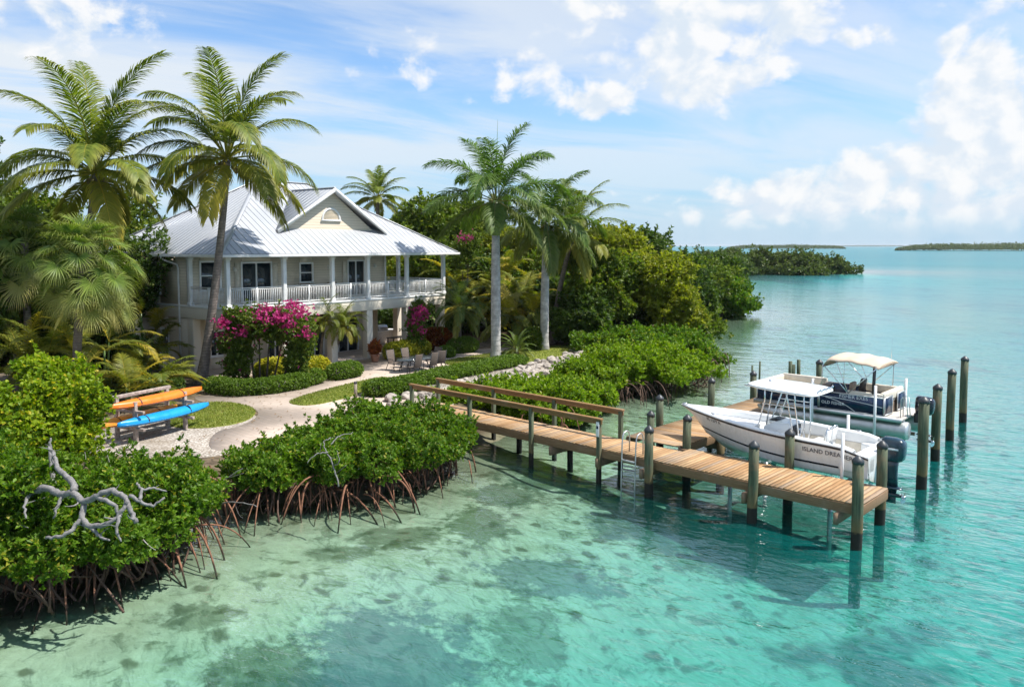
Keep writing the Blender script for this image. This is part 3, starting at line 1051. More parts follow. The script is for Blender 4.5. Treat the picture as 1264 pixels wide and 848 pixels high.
def opening(kind, parent, axis, c, a0, a1, z0, z1, cols=2, rows=1, shutters=False):
    """white frame with panes, standing a little proud of the wall face; c is the outer face coordinate"""
    f = MB()
    w = 0.10

    def bar(p0, p1, q0, q1, d0=-0.05, d1=0.12):
        if axis == 'x': f.bx(p0, p1, c + d0, c + d1, q0, q1)
        else: f.bx(c + d0, c + d1, p0, p1, q0, q1)
    bar(a0 - w, a0, z0 - w * .6, z1 + w)
    bar(a1, a1 + w, z0 - w * .6, z1 + w)
    bar(a0, a1, z1, z1 + w)
    bar(a0, a1, z0 - w * .6, z0)
    for k in range(1, cols):
        x = a0 + (a1 - a0) * k / cols
        bar(x - .045, x + .045, z0, z1, 0.0, 0.11)
    for k in range(1, rows):
        z = z0 + (z1 - z0) * k / rows
        bar(a0, a1, z - .03, z + .03, 0.005, 0.10)
    fr = f.build(kind, M['white_paint'], parent, bevel=0.008)
    for k in range(cols):
        x0, x1 = a0 + (a1 - a0) * k / cols, a0 + (a1 - a0) * (k + 1) / cols
        p = MB()
        if axis == 'x': p.bx(x0, x1, c + .06, c + .075, z0, z1)
        else: p.bx(c + .06, c + .075, x0, x1, z0, z1)
        p.build('pane', M['glass'], fr)
    if kind == 'window':
        s = MB()
        if axis == 'x': s.bx(a0 - .14, a1 + .14, c - .09, c + .02, z0 - .13, z0 - .065)
        else: s.bx(c - .09, c + .02, a0 - .14, a1 + .14, z0 - .13, z0 - .065)
        s.build('sill', M['white_paint'], fr)
    return fr


t_ = lambda px: wall_t(px, SB)
up = [('window', t_(248), t_(271), 5.55, 7.05, 1, 2), ('door', t_(299), t_(334), 4.74, 6.95, 2, 1),
      ('window', t_(371), t_(385), 5.75, 6.85, 1, 2), ('door', t_(430), t_(449), 4.74, 6.95, 2, 1)]
lo = [('window', t_(258), t_(274), 1.75, 3.1, 2, 1), ('door', t_(377), t_(397), 1.0, 3.35, 2, 1), ('door', t_(417), t_(440), 1.0, 3.25, 2, 1),
      ('door', t_(330), t_(346), 1.0, 3.3, 2, 1)]
sl = [('window', side_s(197), side_s(186.5), 5.35, 7.0, 1, 2)]
sl_lo = [('window', side_s(206), side_s(198), 1.9, 3.2, 1, 1)]
m = MB()
wall_with_holes(m, 'x', SB, 0.2, 0.0, XR, FZ, 7.5, [o[1:5] for o in up])
wall_with_holes(m, 'y', 0.0, 0.2, SB + .2, YB, FZ, 7.5, [o[1:5] for o in sl])
m.bx(XR - .2, XR, SB + .2, YB, FZ, 7.5)
m.bx(0.2, XR - .2, YB - .2, YB, FZ, 7.5)
w_up = m.build('upper_wall', M['siding'], house)
m = MB()
wall_with_holes(m, 'x', SB, 0.2, 0.0, XR - .8, GZ - .1, 3.95, [o[1:5] for o in lo])
wall_with_holes(m, 'y', 0.0, 0.2, SB + .2, YB, GZ - .1, 3.95, [o[1:5] for o in sl_lo])
m.bx(XR - 1.0, XR - .8, SB + .2, YB, GZ - .1, 3.95)
m.bx(0.2, XR - 1.0, YB - .2, YB, GZ - .1, 3.95)
w_lo = m.build('lower_wall', M['stucco'], house)
for k, a0, a1, z0, z1, c, r in up: opening(k, house, 'x', SB, a0, a1, z0, z1, c, r)
for k, a0, a1, z0, z1, c, r in lo: opening(k, house, 'x', SB, a0, a1, z0, z1, c, r)
for k, a0, a1, z0, z1, c, r in sl + sl_lo: opening(k, house, 'y', 0.0, min(a0, a1), max(a0, a1), z0, z1, c, r)
# louvred shutters beside the upper doors, lamps, corner boards
m = MB()
for a in (t_(299) - .5, t_(334) + .12, t_(430) - .48, t_(449) + .12):
    s = MB().bx(a, a + .36, SB - .06, SB - .005, 4.8, 7.0)
    for z in np.arange(4.95, 6.9, .13): s.bx(a + .04, a + .32, SB - .075, SB - .06, z, z + .07)
    s.build('shutter', M['stucco_light'], house)
for a in (t_(289), t_(462), t_(405)):
    s = MB().bx(a - .05, a + .05, SB - .05, SB - .002, 6.5, 6.75).build('wall_lamp', M['white_paint'], house)
    MB().lathe([(.03, 0), (.075, .04), (.085, .16), (.03, .22)], (a, SB - .13, 6.5), 10).build('lamp_shade', M['lamp_glass'], s, smooth=True)
MB().bx(-.03, .1, SB - .03, SB + .1, FZ + .01, CZ - .01).build('corner_board', M['white_paint'], house)
MB().bx(XR - .1, XR + .03, SB - .03, SB + .1, FZ + .01, CZ - .01).build('corner_board', M['white_paint'], house)
# floor slab with its deep cream beam
MB().bx(-.06, HL + .06, -.06, YB + .03, 3.98, FZ - .004).build('floor_slab', M['stucco_light'], house, bevel=.02)
MB().bx(-.10, HL + .10, -.10, YB + .07, FZ - .10, FZ).build('floor_edge', M['white_paint'], house, bevel=.015)
MB().bx(.0, HL, .0, YB, GZ - .1, GZ + .035).build('ground_floor_slab', M['paving'], house)
# columns
ucols = [wall_t(p, 0.1) for p in (280.5, 350.5, 410, 454, 502, 547)]
ups = [(t, 0.10) for t in ucols] + [(0.02, SB - .14), (HL - .1, 4.4), (HL - .1, 8.7), (HL - .1, YB - .1)]
for (x, y) in ups:
    s = MB().box((x, y, (FZ + CZ) / 2), (.22, .22, CZ - FZ))
    s.box((x, y, CZ - .13), (.31, .31, .10)).box((x, y, CZ - .03), (.36, .36, .06)).box((x, y, FZ + .09), (.29, .29, .17))
    s.build('column', M['white_paint'], house, bevel=.012)
for (x, y) in ups:
    w = .46
    s = MB().box((min(max(x, .22), HL - .22), max(y, .18), (GZ + 3.97) / 2), (w, w, 3.97 - GZ))
    s.build('pillar', M['stucco_light'], house, bevel=.02)


# verandah railing panels
def railing(x0, y0, x1, y1):
    a, b = Vector((x0, y0, 0)), Vector((x1, y1, 0))
    L = (b - a).length
    d = (b - a) / L
    rz = math.atan2(d.y, d.x)
    s = MB()
    mid = (a + b) / 2
    s.box((mid.x, mid.y, FZ + 1.02), (L, .075, .055), rz)
    s.box((mid.x, mid.y, FZ + .93), (L, .035, .04), rz)
    s.box((mid.x, mid.y, FZ + .12), (L, .045, .05), rz)
    n = max(2, int(L / .118))
    for k in range(1, n):
        p = a + d * (L * k / n)
        s.box((p.x, p.y, FZ + .525), (.024, .024, .79), rz)
    if L > 2.2:
        s.box((mid.x, mid.y, FZ + .53), (.085, .085, 1.05), rz)
    s.build('railing', M['white_paint'], house)


for i in range(5): railing(ucols[i] + .11, .1, ucols[i + 1] - .11, .1)
railing(.02, SB - .26, ucols[0] - .0, .22)
railing(HL - .1, .22, HL - .1, 4.28)
railing(HL - .1, 4.52, HL - .1, 8.58)
railing(HL - .1, 8.82, HL - .1, YB - .22)
# roof: hipped, standing seams
EO, EZ = .68, 7.56
X0, X1, Y0, Y1 = -EO, HL + EO, -EO, YB + EO - .3
half = (Y1 - Y0) / 2
SL = .64
RZ_ = EZ + half * SL
ym = (Y0 + Y1) / 2
m = MB()
A_, B_, C_, D_ = (X0, Y0, EZ), (X1, Y0, EZ), (X1, Y1, EZ), (X0, Y1, EZ)
RA, RB = (X0 + half, ym, RZ_), (X1 - half, ym, RZ_)
m.add([A_, B_, RB, RA], quads=[(0, 1, 2, 3)])
m.add([C_, D_, RA, RB], quads=[(0, 1, 2, 3)])
m.add([D_, A_, RA], tris=[(0, 1, 2)])
m.add([B_, C_, RB], tris=[(0, 1, 2)])


def rib(mm, p, q, w=.035, h=.022):
    p, q = Vector(p), Vector(q)
    d = (q - p)
    L = d.length
    if L < .2: return
    d /= L
    side = d.cross(Vector((0, 0, 1))).normalized()
    upv = side.cross(d).normalized()
    rot = [[d.x, side.x, upv.x], [d.y, side.y, upv.y], [d.z, side.z, upv.z]]
    c = (p + q) / 2 + upv * (h * .5 - .004)
    mm.box(tuple(c), (L, w, h), rot=rot)


PT = .42
for x in np.arange(X0 + .2, X1, PT):
    r = min(half, x - X0, X1 - x)
    rib(m, (x, Y0, EZ), (x, Y0 + r, EZ + r * SL))
    rib(m, (x, Y1, EZ), (x, Y1 - r, EZ + r * SL))
for y in np.arange(Y0 + .2, Y1, PT):
    r = min(half, y - Y0, Y1 - y)
    rib(m, (X0, y, EZ), (X0 + r, y, EZ + r * SL))
    rib(m, (X1, y, EZ), (X1 - r, y, EZ + r * SL))
for p, q in ((A_, RA), (B_, RB), (C_, RB), (D_, RA), (RA, RB)):
    rib(m, p, q, .22, .07)
roof = m.build('roof', M['roof'], house)
# eave fascia and gutter, soffit
m = MB()
m.bx(X0 - .02, X1 + .02, Y0 - .12, Y0 + .02, EZ - .17, EZ - .02)
m.bx(X0 - .02, X1 + .02, Y1 - .02, Y1 + .12, EZ - .17, EZ - .02)
m.bx(X0 - .12, X0 - .021, Y0 - .12, Y1 + .12, EZ - .17, EZ - .02)
m.bx(X1 + .021, X1 + .12, Y0 - .12, Y1 + .12, EZ - .17, EZ - .02)
m.build('gutter', M['white_paint'], roof, bevel=.012)
MB().bx(X0 + .03, X1 - .03, Y0 + .03, Y1 - .03, CZ, EZ - .03).build('soffit', M['white_paint'], roof)
# gable dormer
gs = 1.55
gx0, gx1 = wall_t(344, gs), wall_t(470, gs)
gxc = (gx0 + gx1) / 2 - .1
gz0 = EZ + (gs - Y0) * SL - .02
gh = (gx1 - gx0) / 2
gpk = Pd(411, 235, 1).z
dg_ = (H0.y + hs * gxc + hc * gs)
GZP = Pd(411, 234, dg_).z
back = Y0 + (GZP - EZ) / SL
m = MB()
m.add([(gxc - gh, gs, gz0 - .4), (gxc + gh, gs, gz0 - .4), (gxc, gs, GZP - .06)], tris=[(0, 1, 2)])
gable = m.build('gable_wall', M['siding'], house)
GT = .07
m = MB()
fo = .45                       # front overhang
sd_ = (GZP - gz0) / gh
zl = gz0 - .12
hw = (GZP - zl) / sd_
yl = Y0 + (zl - EZ) / SL
for sgn in (-1, 1):
    fr, bk = (gxc, gs - fo, GZP), (gxc, back, GZP)
    ef, eb = (gxc + sgn * hw, gs - fo, zl), (gxc + sgn * hw, max(yl, gs - fo + .05), zl)
    v = [fr, bk, eb, ef] + [(p[0], p[1], p[2] + GT) for p in (fr, bk, eb, ef)]
    m.add(v, quads=[(0, 1, 2, 3), (4, 7, 6, 5), (0, 3, 7, 4), (3, 2, 6, 7), (2, 1, 5, 6)])
    for k in range(1, 24):
        f = k * PT / hw / math.sqrt(1 + sd_ ** 2) * 1.0
        y = gs - fo + k * PT
        if y > back: break
        # seam running down the dormer slope at depth y
        zmin = max(zl, EZ + (y - Y0) * SL)
        xe = (GZP - zmin) / sd_
        rib(m, (gxc + sgn * xe, y, zmin + GT), (gxc, y, GZP + GT))
rib(m, (gxc, gs - fo, GZP + GT), (gxc, back, GZP + GT), .2, .06)
m.build('gable_roof', M['roof'], house)
m = MB()
for sgn in (-1, 1):
    a, b = Vector((gxc + sgn * (hw + .02), gs - fo - .03, zl - .1)), Vector((gxc, gs - fo - .03, GZP - .1))
    v = []
    for p in (a, b):
        for dy_ in (0, .06):
            for dz_ in (0, .24):
                v.append((p.x, p.y - .02 + dy_, p.z + dz_ - .06))
    m.add(v, quads=[(0, 1, 5, 4), (2, 6, 7, 3), (1, 3, 7, 5), (0, 4, 6, 2), (0, 2, 3, 1), (4, 5, 7, 6)])
m.build('rake_board', M['white_paint'], house)
# arched vent window in the gable
m = MB()
ax, az0, ar = gxc, gz0 + .62, .62
arc = [(ax + ar * math.cos(t), az0 + ar * math.sin(t)) for t in np.linspace(0, math.pi, 17)]
arc2 = [(ax + (ar + .1) * math.cos(t), az0 + (ar + .1) * math.sin(t)) for t in np.linspace(0, math.pi, 17)]
for i in range(16):
    (a1, b1), (a2, b2), (c1, d1_), (c2, d2_) = arc[i], arc[i + 1], arc2[i], arc2[i + 1]
    v = [(a1, gs - .07, b1), (a2, gs - .07, b2), (c2, gs - .07, d2_), (c1, gs - .07, d1_), (a1, gs, b1), (a2, gs, b2), (c2, gs, d2_), (c1, gs, d1_)]
    m.add(v, quads=[(0, 1, 2, 3), (0, 4, 5, 1), (3, 2, 6, 7)])
m.bx(ax - ar - .14, ax + ar + .14, gs - .09, gs - .002, az0 - .1, az0 - .002)
aw = m.build('arched_window', M['white_paint'], house)
m = MB()
pts = [(ax, gs - .02, az0)] + [(p[0], gs - .02, p[1]) for p in arc]
m.add(pts, tris=[(0, i + 1, i) for i in range(1, 17)])
for k in range(1, 8):
    z = az0 + k * ar / 8
    wd = math.sqrt(max(0, ar ** 2 - (z - az0) ** 2))
    m.bx(ax - wd, ax + wd, gs - .04, gs - .021, z - .02, z)
m.build('louvre', M['stucco'], aw)
# downspout at the left corner
m = MB()
ds = side_s(222)
m.tube([(X0 - .08, ds + .6, EZ - .14), (X0 - .08, ds + .55, EZ - .3), (-.10, ds + .1, EZ - .62), (-.10, ds, EZ - .8), (-.10, ds, GZ)], .055, 8)
m.build('downspout', M['white_paint'], house)
# verandah furniture: chairs and a small table, seen through the railing
hM = Matrix.Translation((H0.x, H0.y, 0)) @ Matrix.Rotation(h_ang, 4, 'Z')


def hw_(x, y, z):
    return hM @ Vector((x, y, z))


# ================================================================ THE DOCK
DZ = 1.15
DA, DB = P(536, 509, DZ), P(1064, 623, DZ)
dv = DB - DA
DL = dv.length
d_ang = math.atan2(dv.y, dv.x)
du = Vector((math.cos(d_ang), math.sin(d_ang), 0))
dvv = Vector((-math.sin(d_ang), math.cos(d_ang), 0))
dock = thing('timber_dock', 'T shaped cedar plank dock with handrails reaching out over the turquoise water', 'dock', (DA.x, DA.y, 0), d_ang)


def DUV(px, py, z=DZ):
    w = P(px, py, z) - DA
    return w.dot(du), w.dot(dvv)


rng = np.random.default_rng(11)
WW, FW = 1.55, 2.02             # walkway and finger width
UT = DUV(800, 572)[0]           # where the walkway widens
ub0, ub1 = 8.15, 10.35          # branch
VB = 14.6


def boards(m, along, a0, a1, b0, b1):
    """planks laid across; along = axis the walkway runs"""
    w = .145
    n = int((a1 - a0) / w)
    w = (a1 - a0) / n
    for k in range(n):
        c = a0 + (k + .5) * w
        j0, j1 = rng.uniform(-.012, .012, 2)
        dz = rng.uniform(-.004, .004)
        if along == 'u': m.bx(c - w / 2 + .005, c + w / 2 - .005, b0 + j0, b1 + j1, DZ - .04 + dz, DZ + dz)
        else: m.bx(b0 + j0, b1 + j1, c - w / 2 + .005, c + w / 2 - .005, DZ - .04 + dz, DZ + dz)


m = MB(); boards(m, 'u', -1.6, UT, 0, WW); m.build('walkway_deck', M['deck'], dock)
m = MB(); boards(m, 'u', UT, DL, -.02, FW); m.build('finger_deck', M['deck'], dock)
m = MB(); boards(m, 'v', FW + .01, VB, ub0, ub1); m.build('branch_deck', M['deckx'], dock)
for (u0, u1, v0, v1) in ((-1.6, UT, .0, .07), (-1.6, ub0, WW - .07, WW), (UT, DL, -.03, .05), (ub1, DL, FW - .06, FW + .01)):
    MB().bx(u0, u1, v0 - .02, v1 - .02 if v1 < .2 else v1 + .02, DZ - .31, DZ - .045).build('side_beam', M['beam'], dock, bevel=.01)
for (u0, u1) in ((ub0 - .02, ub0 + .06), (ub1 - .06, ub1 + .02)):
    MB().bx(u0, u1, FW + .02, VB, DZ - .31, DZ - .045).build('side_beam', M['beam'], dock, bevel=.01)
MB().bx(DL - .07, DL + .02, .06, FW - .07, DZ - .31, DZ - .045).build('end_beam', M['beam'], dock, bevel=.01)
MB().bx(ub0 + .07, ub1 - .07, VB - .07, VB + .02, DZ - .31, DZ - .045).build('end_beam', M['beam'], dock, bevel=.01)


def piling(parent, u, v, ztop, r=.145, zb=-3.2, cap=True, name='piling', lean=0.0):
    k = 7
    zs = np.linspace(zb, ztop, k)
    ph = rng.uniform(0, 6.28)
    pts = [(u + .012 * math.sin(z * 1.7 + ph) + lean * (z - 1), v + .012 * math.cos(z * 1.3 + ph), z) for z in zs]
    p = MB().tube(pts, [r * (1.04 - .01 * i) for i in range(k)], 16).build(name, M['piling'], parent, smooth=False)
    for f in p.data.polygons: f.use_smooth = len(f.vertices) == 4
    if cap:
        x, y = pts[-1][0], pts[-1][1]
        MB().lathe([(r * 1.06, -.09), (r * 1.10, -.02), (r * .98, .02), (r * .45, .095), (.012, .135)], (x, y, ztop), 16).build('cap', M['piling_cap'], p, smooth=True)
    return p


def ztop_at(u, v, ypx):
    w = DA + du * u + dvv * v
    px = 632 + FPX * w.x / w.y
    return Pd(px, ypx, w.y).z


# pilings that carry the dock (photo row of their tops)
for (u, v, yt) in ((DL - .05, -.20, 564), (DL - .25, FW + .18, 545), (14.15, -.20, 545), (14.15, FW + .18, 530),
                   (10.6, -.20, 526), (10.55, FW + .17, 512), (ub0 - .17, 4.5, 487), (ub0 - .17, 8.4, 466),
                   (ub0 - .17, 12.2, 457), (ub1 + .17, 8.9, 473), (ub1 + .17, 13.4, 443), (ub0 - .17, 3.9, 507)):
    piling(dock, u, v, ztop_at(u, v, yt + 4))
piling(dock, ub1 + .17, 4.6, DZ - .1, cap=False)
for u in (3.6, 6.2):
    piling(dock, u, WW - .3, DZ - .3, .11, cap=False)
for u, v0, v1 in ((6.6, -.1, WW + .1), (8.75, -.2, WW + .1), (10.6, -.3, FW + .3), (14.15, -.3, FW + .3), (DL - .35, -.25, FW + .3)):
    MB().bx(u - .3, u - .2, v0, v1, DZ - .62, DZ - .315).build('cross_beam', M['beam'], dock)
for v in (4.5, 8.6, 12.5):
    MB().bx(ub0 - .3, ub1 + .3, v + .16, v + .26, DZ - .6, DZ - .315).build('cross_beam', M['beam'], dock)
# handrails: posts down into the water, square cap rail
for side, v, pxs in (('near', -.09, (507, 579, 656, 741)), ('far', WW + .09, (540, 609, 685, 768))):
    us = []
    for px in pxs:
        k = (px - 632) / FPX
        bx_, by_ = DA.x + dvv.x * v, DA.y + dvv.y * v
        us.append((k * by_ - bx_) / (du.x - k * du.y))
    for i, u in enumerate(us):
        MB().box((u, v, (DZ + .98 - 3) / 2 + .0), (.14, .14, DZ + .98 + 3 if i > 1 else 0.001 + DZ + .98 + 3)).build('rail_post', M['piling'], dock, bevel=.012)
    a, b = us[0] - .12, us[-1] + .12
    MB().bx(a, b, v - .075, v + .075, DZ + .98, DZ + 1.05).build('handrail', M['rail_wood'], dock, bevel=.012)
    MB().bx(a, b, v - .022, v + .022, DZ + .84, DZ + .978).build('handrail', M['rail_wood'], dock, bevel=.006)
u741 = us[-1]
# folded swim ladder of bent tube, hooked over the near edge
lu = DUV(765, 566)[0]
lad = thing('swim_ladder', 'bent aluminium swim ladder hooked over the near edge of the walkway', 'ladder', tuple(DA + du * lu + dvv * (-.12)), d_ang)
lad.location.z = DZ
for s in (-.27, .27):
    MB().tube([(s, .42, .02), (s, .42, .55), (s, .37, .68), (s, .25, .74), (s, .10, .70), (s, .03, .58), (s, 0, .3), (s, -.03, -.8), (s, -.04, -2.3)], .024, 8).build('side_rail', M['alu'], lad, smooth=True)
for z in (-.18, -.5, -.82, -1.14, -1.5, -1.9):
    MB().bx(-.25, .25, -.07, .03, z - .02, z + .02).build('rung', M['alu'], lad, bevel=.006)
# white notice on the last rail post
sg = MB().bx(-.06, .06, -.012, .012, -.25, .25).build('notice_plate', M['sign_white'], bevel=.004)
sg.location = tuple(DA + du * (wall_t and 8.78) + dvv * (-.19) + Vector((0, 0, .62)))
sg.rotation_euler = (0, 0, d_ang)
k_ = (739 - 632) / FPX
u_s = (k_ * (DA.y - dvv.y * .18) - (DA.x - dvv.x * .18)) / (du.x - k_ * du.y)
sg.location = tuple(DA + du * u_s + dvv * (-.178) + Vector((0, 0, .68)))
tag(sg, 'narrow white notice plate fixed to the end post of the near handrail', 'sign')
MB().bx(-.045, .045, -.016, -.0125, .02, .12).build('symbol', M['navy'], sg)


# free standing mooring piles
def mooring(px, yw, yt, label, r=.16, cap=True, name='mooring_piling'):
    w = P(px, yw, 0)
    zt = Pd(px, yt, w.y).z
    o = thing(name, label, 'piling', (w.x, w.y, 0), 0, 'mooring pilings round the dock')
    piling(o, 0, 0, zt, r, cap=cap, name='shaft')
    return o


mooring(1137, 603, 494, 'tall mooring piling beside the pontoon outboard, thickest and nearest of the right hand row', .165)
mooring(1154, 568, 478, 'mooring piling second nearest in the receding right hand row')
mooring(1172, 543, 459, 'mooring piling third nearest in the receding right hand row')
mooring(1188, 521, 443, 'mooring piling at the far end of the right hand row, with a metal hook')
for px, yt, yw, lab in ((928, 451, 492, 'thin bare stake standing furthest left beyond the dock branch'), (937, 446, 492, 'thin bare stake standing just behind the branch end'),
                        (975, 446, 484, 'short stub of piling left of the pontoon bow'), (979, 450, 482, 'middle stub piling behind the pontoon bow'), (985, 444, 482, 'double stub piling behind the pontoon bow')):
    mooring(px, yw, yt, lab, .05 if px < 940 else .10, cap=False, name='thin_stake' if px < 940 else 'mooring_piling')

# ================================================================ BOATS
def boat_hull_station(x, Lh):
    t = x / Lh
    hb = 1.23 * (1 - max(0, (t - .42) / .58) ** 2.3) if t > .42 else 1.23 - .06 * (1 - t / .42)
    hb = max(hb, .015)
    zs = 1.22 + .30 * t ** 1.7
    if t < .13: zs -= .20 * (1 - t / .13) ** 1.0
    hc_ = hb * (0.86 - .45 * max(0, (t - .35) / .65) ** 1.5)
    zc = .34 + .42 * max(0, (t - .3) / .7) ** 1.8
    zk = .0 + 1.15 * max(0, (t - .62) / .38) ** 2.4
    zk = min(zk, zs - .05)
    zc = min(max(zc, zk + .03), zs - .02)
    return hb, zs, hc_, zc, zk


LH = 6.4


def hull_side(x, f, off=0.0):
    hb, zs, hcn, zc, zk = boat_hull_station(x, LH)
    y = hb + (hcn - hb) * (f ** 1.25)
    z = zs + (zc - zs) * f
    rake = .62 * max(0, (x / LH - .62) / .38) ** 2 * (1 - f) * 1.0
    return (x + rake - .0, y + off, z)


def build_center_console(loc, rz):
    b = thing('center_console_boat', 'white center console fishing boat with hardtop and dark teal outboard on a lift', 'boat', loc, rz)
    xs = np.concatenate([np.linspace(0, 4.2, 12), np.linspace(4.5, LH, 16)])
    rings = []
    for x in xs:
        hb, zs, hcn, zc, zk = boat_hull_station(x, LH)
        port = [hull_side(x, f) for f in (0, .2, .4, .6, .8, 1.0)]
        rk = 0
        low = [(x, hcn * k, zc + (zk - zc) * (1 - k) ** .9) for k in (.66, .33)]
        ring = port + low + [(x, 0, zk)] + [(p[0], -p[1], p[2]) for p in reversed(port + low)]
        rings.append(ring)
    m = MB().loft(rings, closed=False)
    n = len(rings[0])
    r0 = rings[0]
    m.add(r0, tris=[(0, i, i + 1) for i in range(1, n - 1)])
    hull = m.build('hull', M['gelcoat'], b, smooth=True)
    hull.data.materials[0] = M['hull']
    es = hull.modifiers.new('split', 'EDGE_SPLIT'); es.split_angle = R(32)
    # navy rub rail and lower stripe
    for f0, f1, nm, o_ in ((.03, .10, 'rub_rail', .012), (.70, .765, 'boot_stripe', .006)):
        for sg_ in (1, -1):
            m = MB()
            for i in range(len(xs) - 1):
                q = [hull_side(xs[i], f0, o_), hull_side(xs[i + 1], f0, o_), hull_side(xs[i + 1], f1, o_), hull_side(xs[i], f1, o_)]
                m.add([(p[0], sg_ * p[1], p[2]) for p in q], quads=[(0, 1, 2, 3)])
            m.build(nm, M['navy_line'], hull, smooth=True)
    # lettering wrapped on the port side
    for body, size, x0, fz, mt in (('ISLAND DREAMER', .19, 1.98, .36, M['grey_print']), ('FL 1277 R', .13, 5.45, .24, M['black_plastic'])):
        tv, tt = text_verts(body, size, .003)
        vv = []
        for (tx, ty, _) in tv:
            x = x0 - tx * 1.0
            hb, zs, hcn, zc, zk = boat_hull_station(x, LH)
            f = fz - ty / (zs - zc)
            vv.append(hull_side(x, f, .010))
        MB().add(vv, tris=tt).build('lettering', mt, hull)
    # liner: gunwale, cockpit sides, sole, casting deck
    rr = []
    xl = list(np.linspace(.45, 4.1, 12)) + [4.11] + list(np.linspace(4.35, LH - .05, 12))
    for x in xl:
        p = hull_side(x, 0)
        hb, zs = p[1], p[2]
        gw = min(.24, hb * .45)
        _, _, hcn_, zc_, _ = boat_hull_station(x, LH)
        zd = max(.42, zc_ + .05) if x < 4.105 else zs - .20
        if x > LH - 1.0: zd = zs - .04 - .16 * (LH - x)
        hi = max(hb - gw, .004)
        hl = max(min(hi, hcn_ - .05), .004) if x < 4.105 else hi
        pr = [(p[0], hb, zs), (p[0], hb - .03, zs + .035), (p[0], hi + .03, zs + .035), (p[0], hi, zs), (p[0], hl, zd), (p[0], hl * .5, zd + .005)]
        rr.append(pr + [(p[0], 0, zd + .008)] + [(a, -y, z) for a, y, z in reversed(pr)])
    m = MB().loft(rr, closed=False)
    # stern wall and engine well
    p = hull_side(.45, 0)
    m.bx(.02, .46, -p[1] + .06, p[1] - .06, .40, boat_hull_station(.2, LH)[1] - .02)
    lin = m.build('deck_liner', M['gelcoat'], b, smooth=True)
    es = lin.modifiers.new('split', 'EDGE_SPLIT'); es.split_angle = R(30)
    # stern corners sloping down to the engine bracket
    for s in (1, -1):
        MB().prism([(.0, s * .62), (.9, s * .72), (.9, s * 1.13), (.0, s * 1.1)], .5, 1.0).build('stern_corner', M['gelcoat'], b, bevel=.07)
    # cream coaming pads and forward lounge cushions
    for s in (1, -1):
        MB().bx(.95, 3.0, s * .955 - .03, s * .955 + .03, .62, .95).build('coaming_pad', M['cream_vinyl'], b, bevel=.025)
        MB().prism([(4.2, s * .30), (5.5, s * .12), (5.5, s * .36), (4.2, s * .80)], 1.06, 1.15).build('bow_cushion', M['cream_vinyl'], b, bevel=.03)
    MB().bx(4.45, 4.85, -.5, .5, .62, 1.02).build('forward_seat', M['white_vinyl'], b, bevel=.05)
    # console
    cs = [[(3.15, y, .43), (4.25, y, .43), (4.12, y, 1.30), (3.75, y, 1.52), (3.25, y, 1.50)] for y in (-.42, -.36, .36, .42)]
    m = MB().loft([[(x * (1 if abs(y) < .4 else 1) + 0, y, z) for x, y, z in r] for r in cs], caps=True)
    con = m.build('console', M['gelcoat'], b, bevel=.03)
    MB().bx(3.72, 3.98, -.36, .36, 1.525, 1.54).build('dash_trim', M['black_plastic'], con)
    m = MB()
    for s in (1, -1): m.bx(3.55, 3.75, s * .425 - .003, s * .425 + .003, 1.15, 1.18)
    m.build('badge', M['black_plastic'], con)
    MB().add([(3.98, -.36, 1.42), (3.98, .36, 1.42), (3.70, .33, 1.95), (3.70, -.33, 1.95)], quads=[(0, 1, 2, 3)]).build('windshield', M['acrylic'], con)
    MB().bx(3.16, 3.24, -.3, .3, 1.1, 1.42).build('instrument_panel', M['black_plastic'], con, bevel=.01)
    m = MB()
    ths = np.linspace(0, 2 * math.pi, 21)
    m.tube([(3.02 + .05 * math.cos(t), .2 * math.sin(t), 1.12 + .2 * math.cos(t)) for t in ths], .018, 6, cap=False)
    m.tube([(3.05, -.2, 1.12), (3.05, .2, 1.12)], .014, 6).tube([(3.05, 0, .93), (3.05, 0, 1.31)], .014, 6).tube([(3.05, 0, 1.12), (3.2, 0, 1.12)], .03, 8)
    m.build('steering_wheel', M['steel'], con, smooth=True)
    # hardtop on pipe frame
    tz = 2.62
    top = []
    for (inset, z) in ((.06, tz - .035), (.0, tz), (.015, tz + .05), (.12, tz + .085), (.5, tz + .11)):
        ring = []
        for k in range(40):
            a = 2 * math.pi * k / 40
            ex, ey = (1.20 - inset), (.98 - inset)
            cx_s = math.copysign(abs(math.cos(a)) ** .42, math.cos(a)) * ex
            cy_s = math.copysign(abs(math.sin(a)) ** .34, math.sin(a)) * ey
            if cx_s > 0: cy_s *= 1 - .16 * (cx_s / ex) ** 2
            ring.append((3.62 + cx_s, cy_s, z + .10 * (cx_s / 1.30) * .5))
        top.append([(p[0] - .16, p[1], p[2]) for p in ring])
    ht = MB().loft(top, caps=True).build('hardtop', M['gelcoat'], b, smooth=True)
    es = ht.modifiers.new('split', 'EDGE_SPLIT'); es.split_angle = R(50)
    MB().lathe([(.06, 0), (.07, .03), (.03, .08), (.01, .09)], (4.1, 0, tz + .13), 12).build('anchor_light', M['steel'], ht, smooth=True)
    m = MB()
    for k in range(4):
        m.tube([(2.42, -.5 + .33 * k, tz - .05), (2.22, -.5 + .33 * k, tz + .14)], .028, 8)
    m.build('rod_holders', M['steel'], ht)
    m = MB()
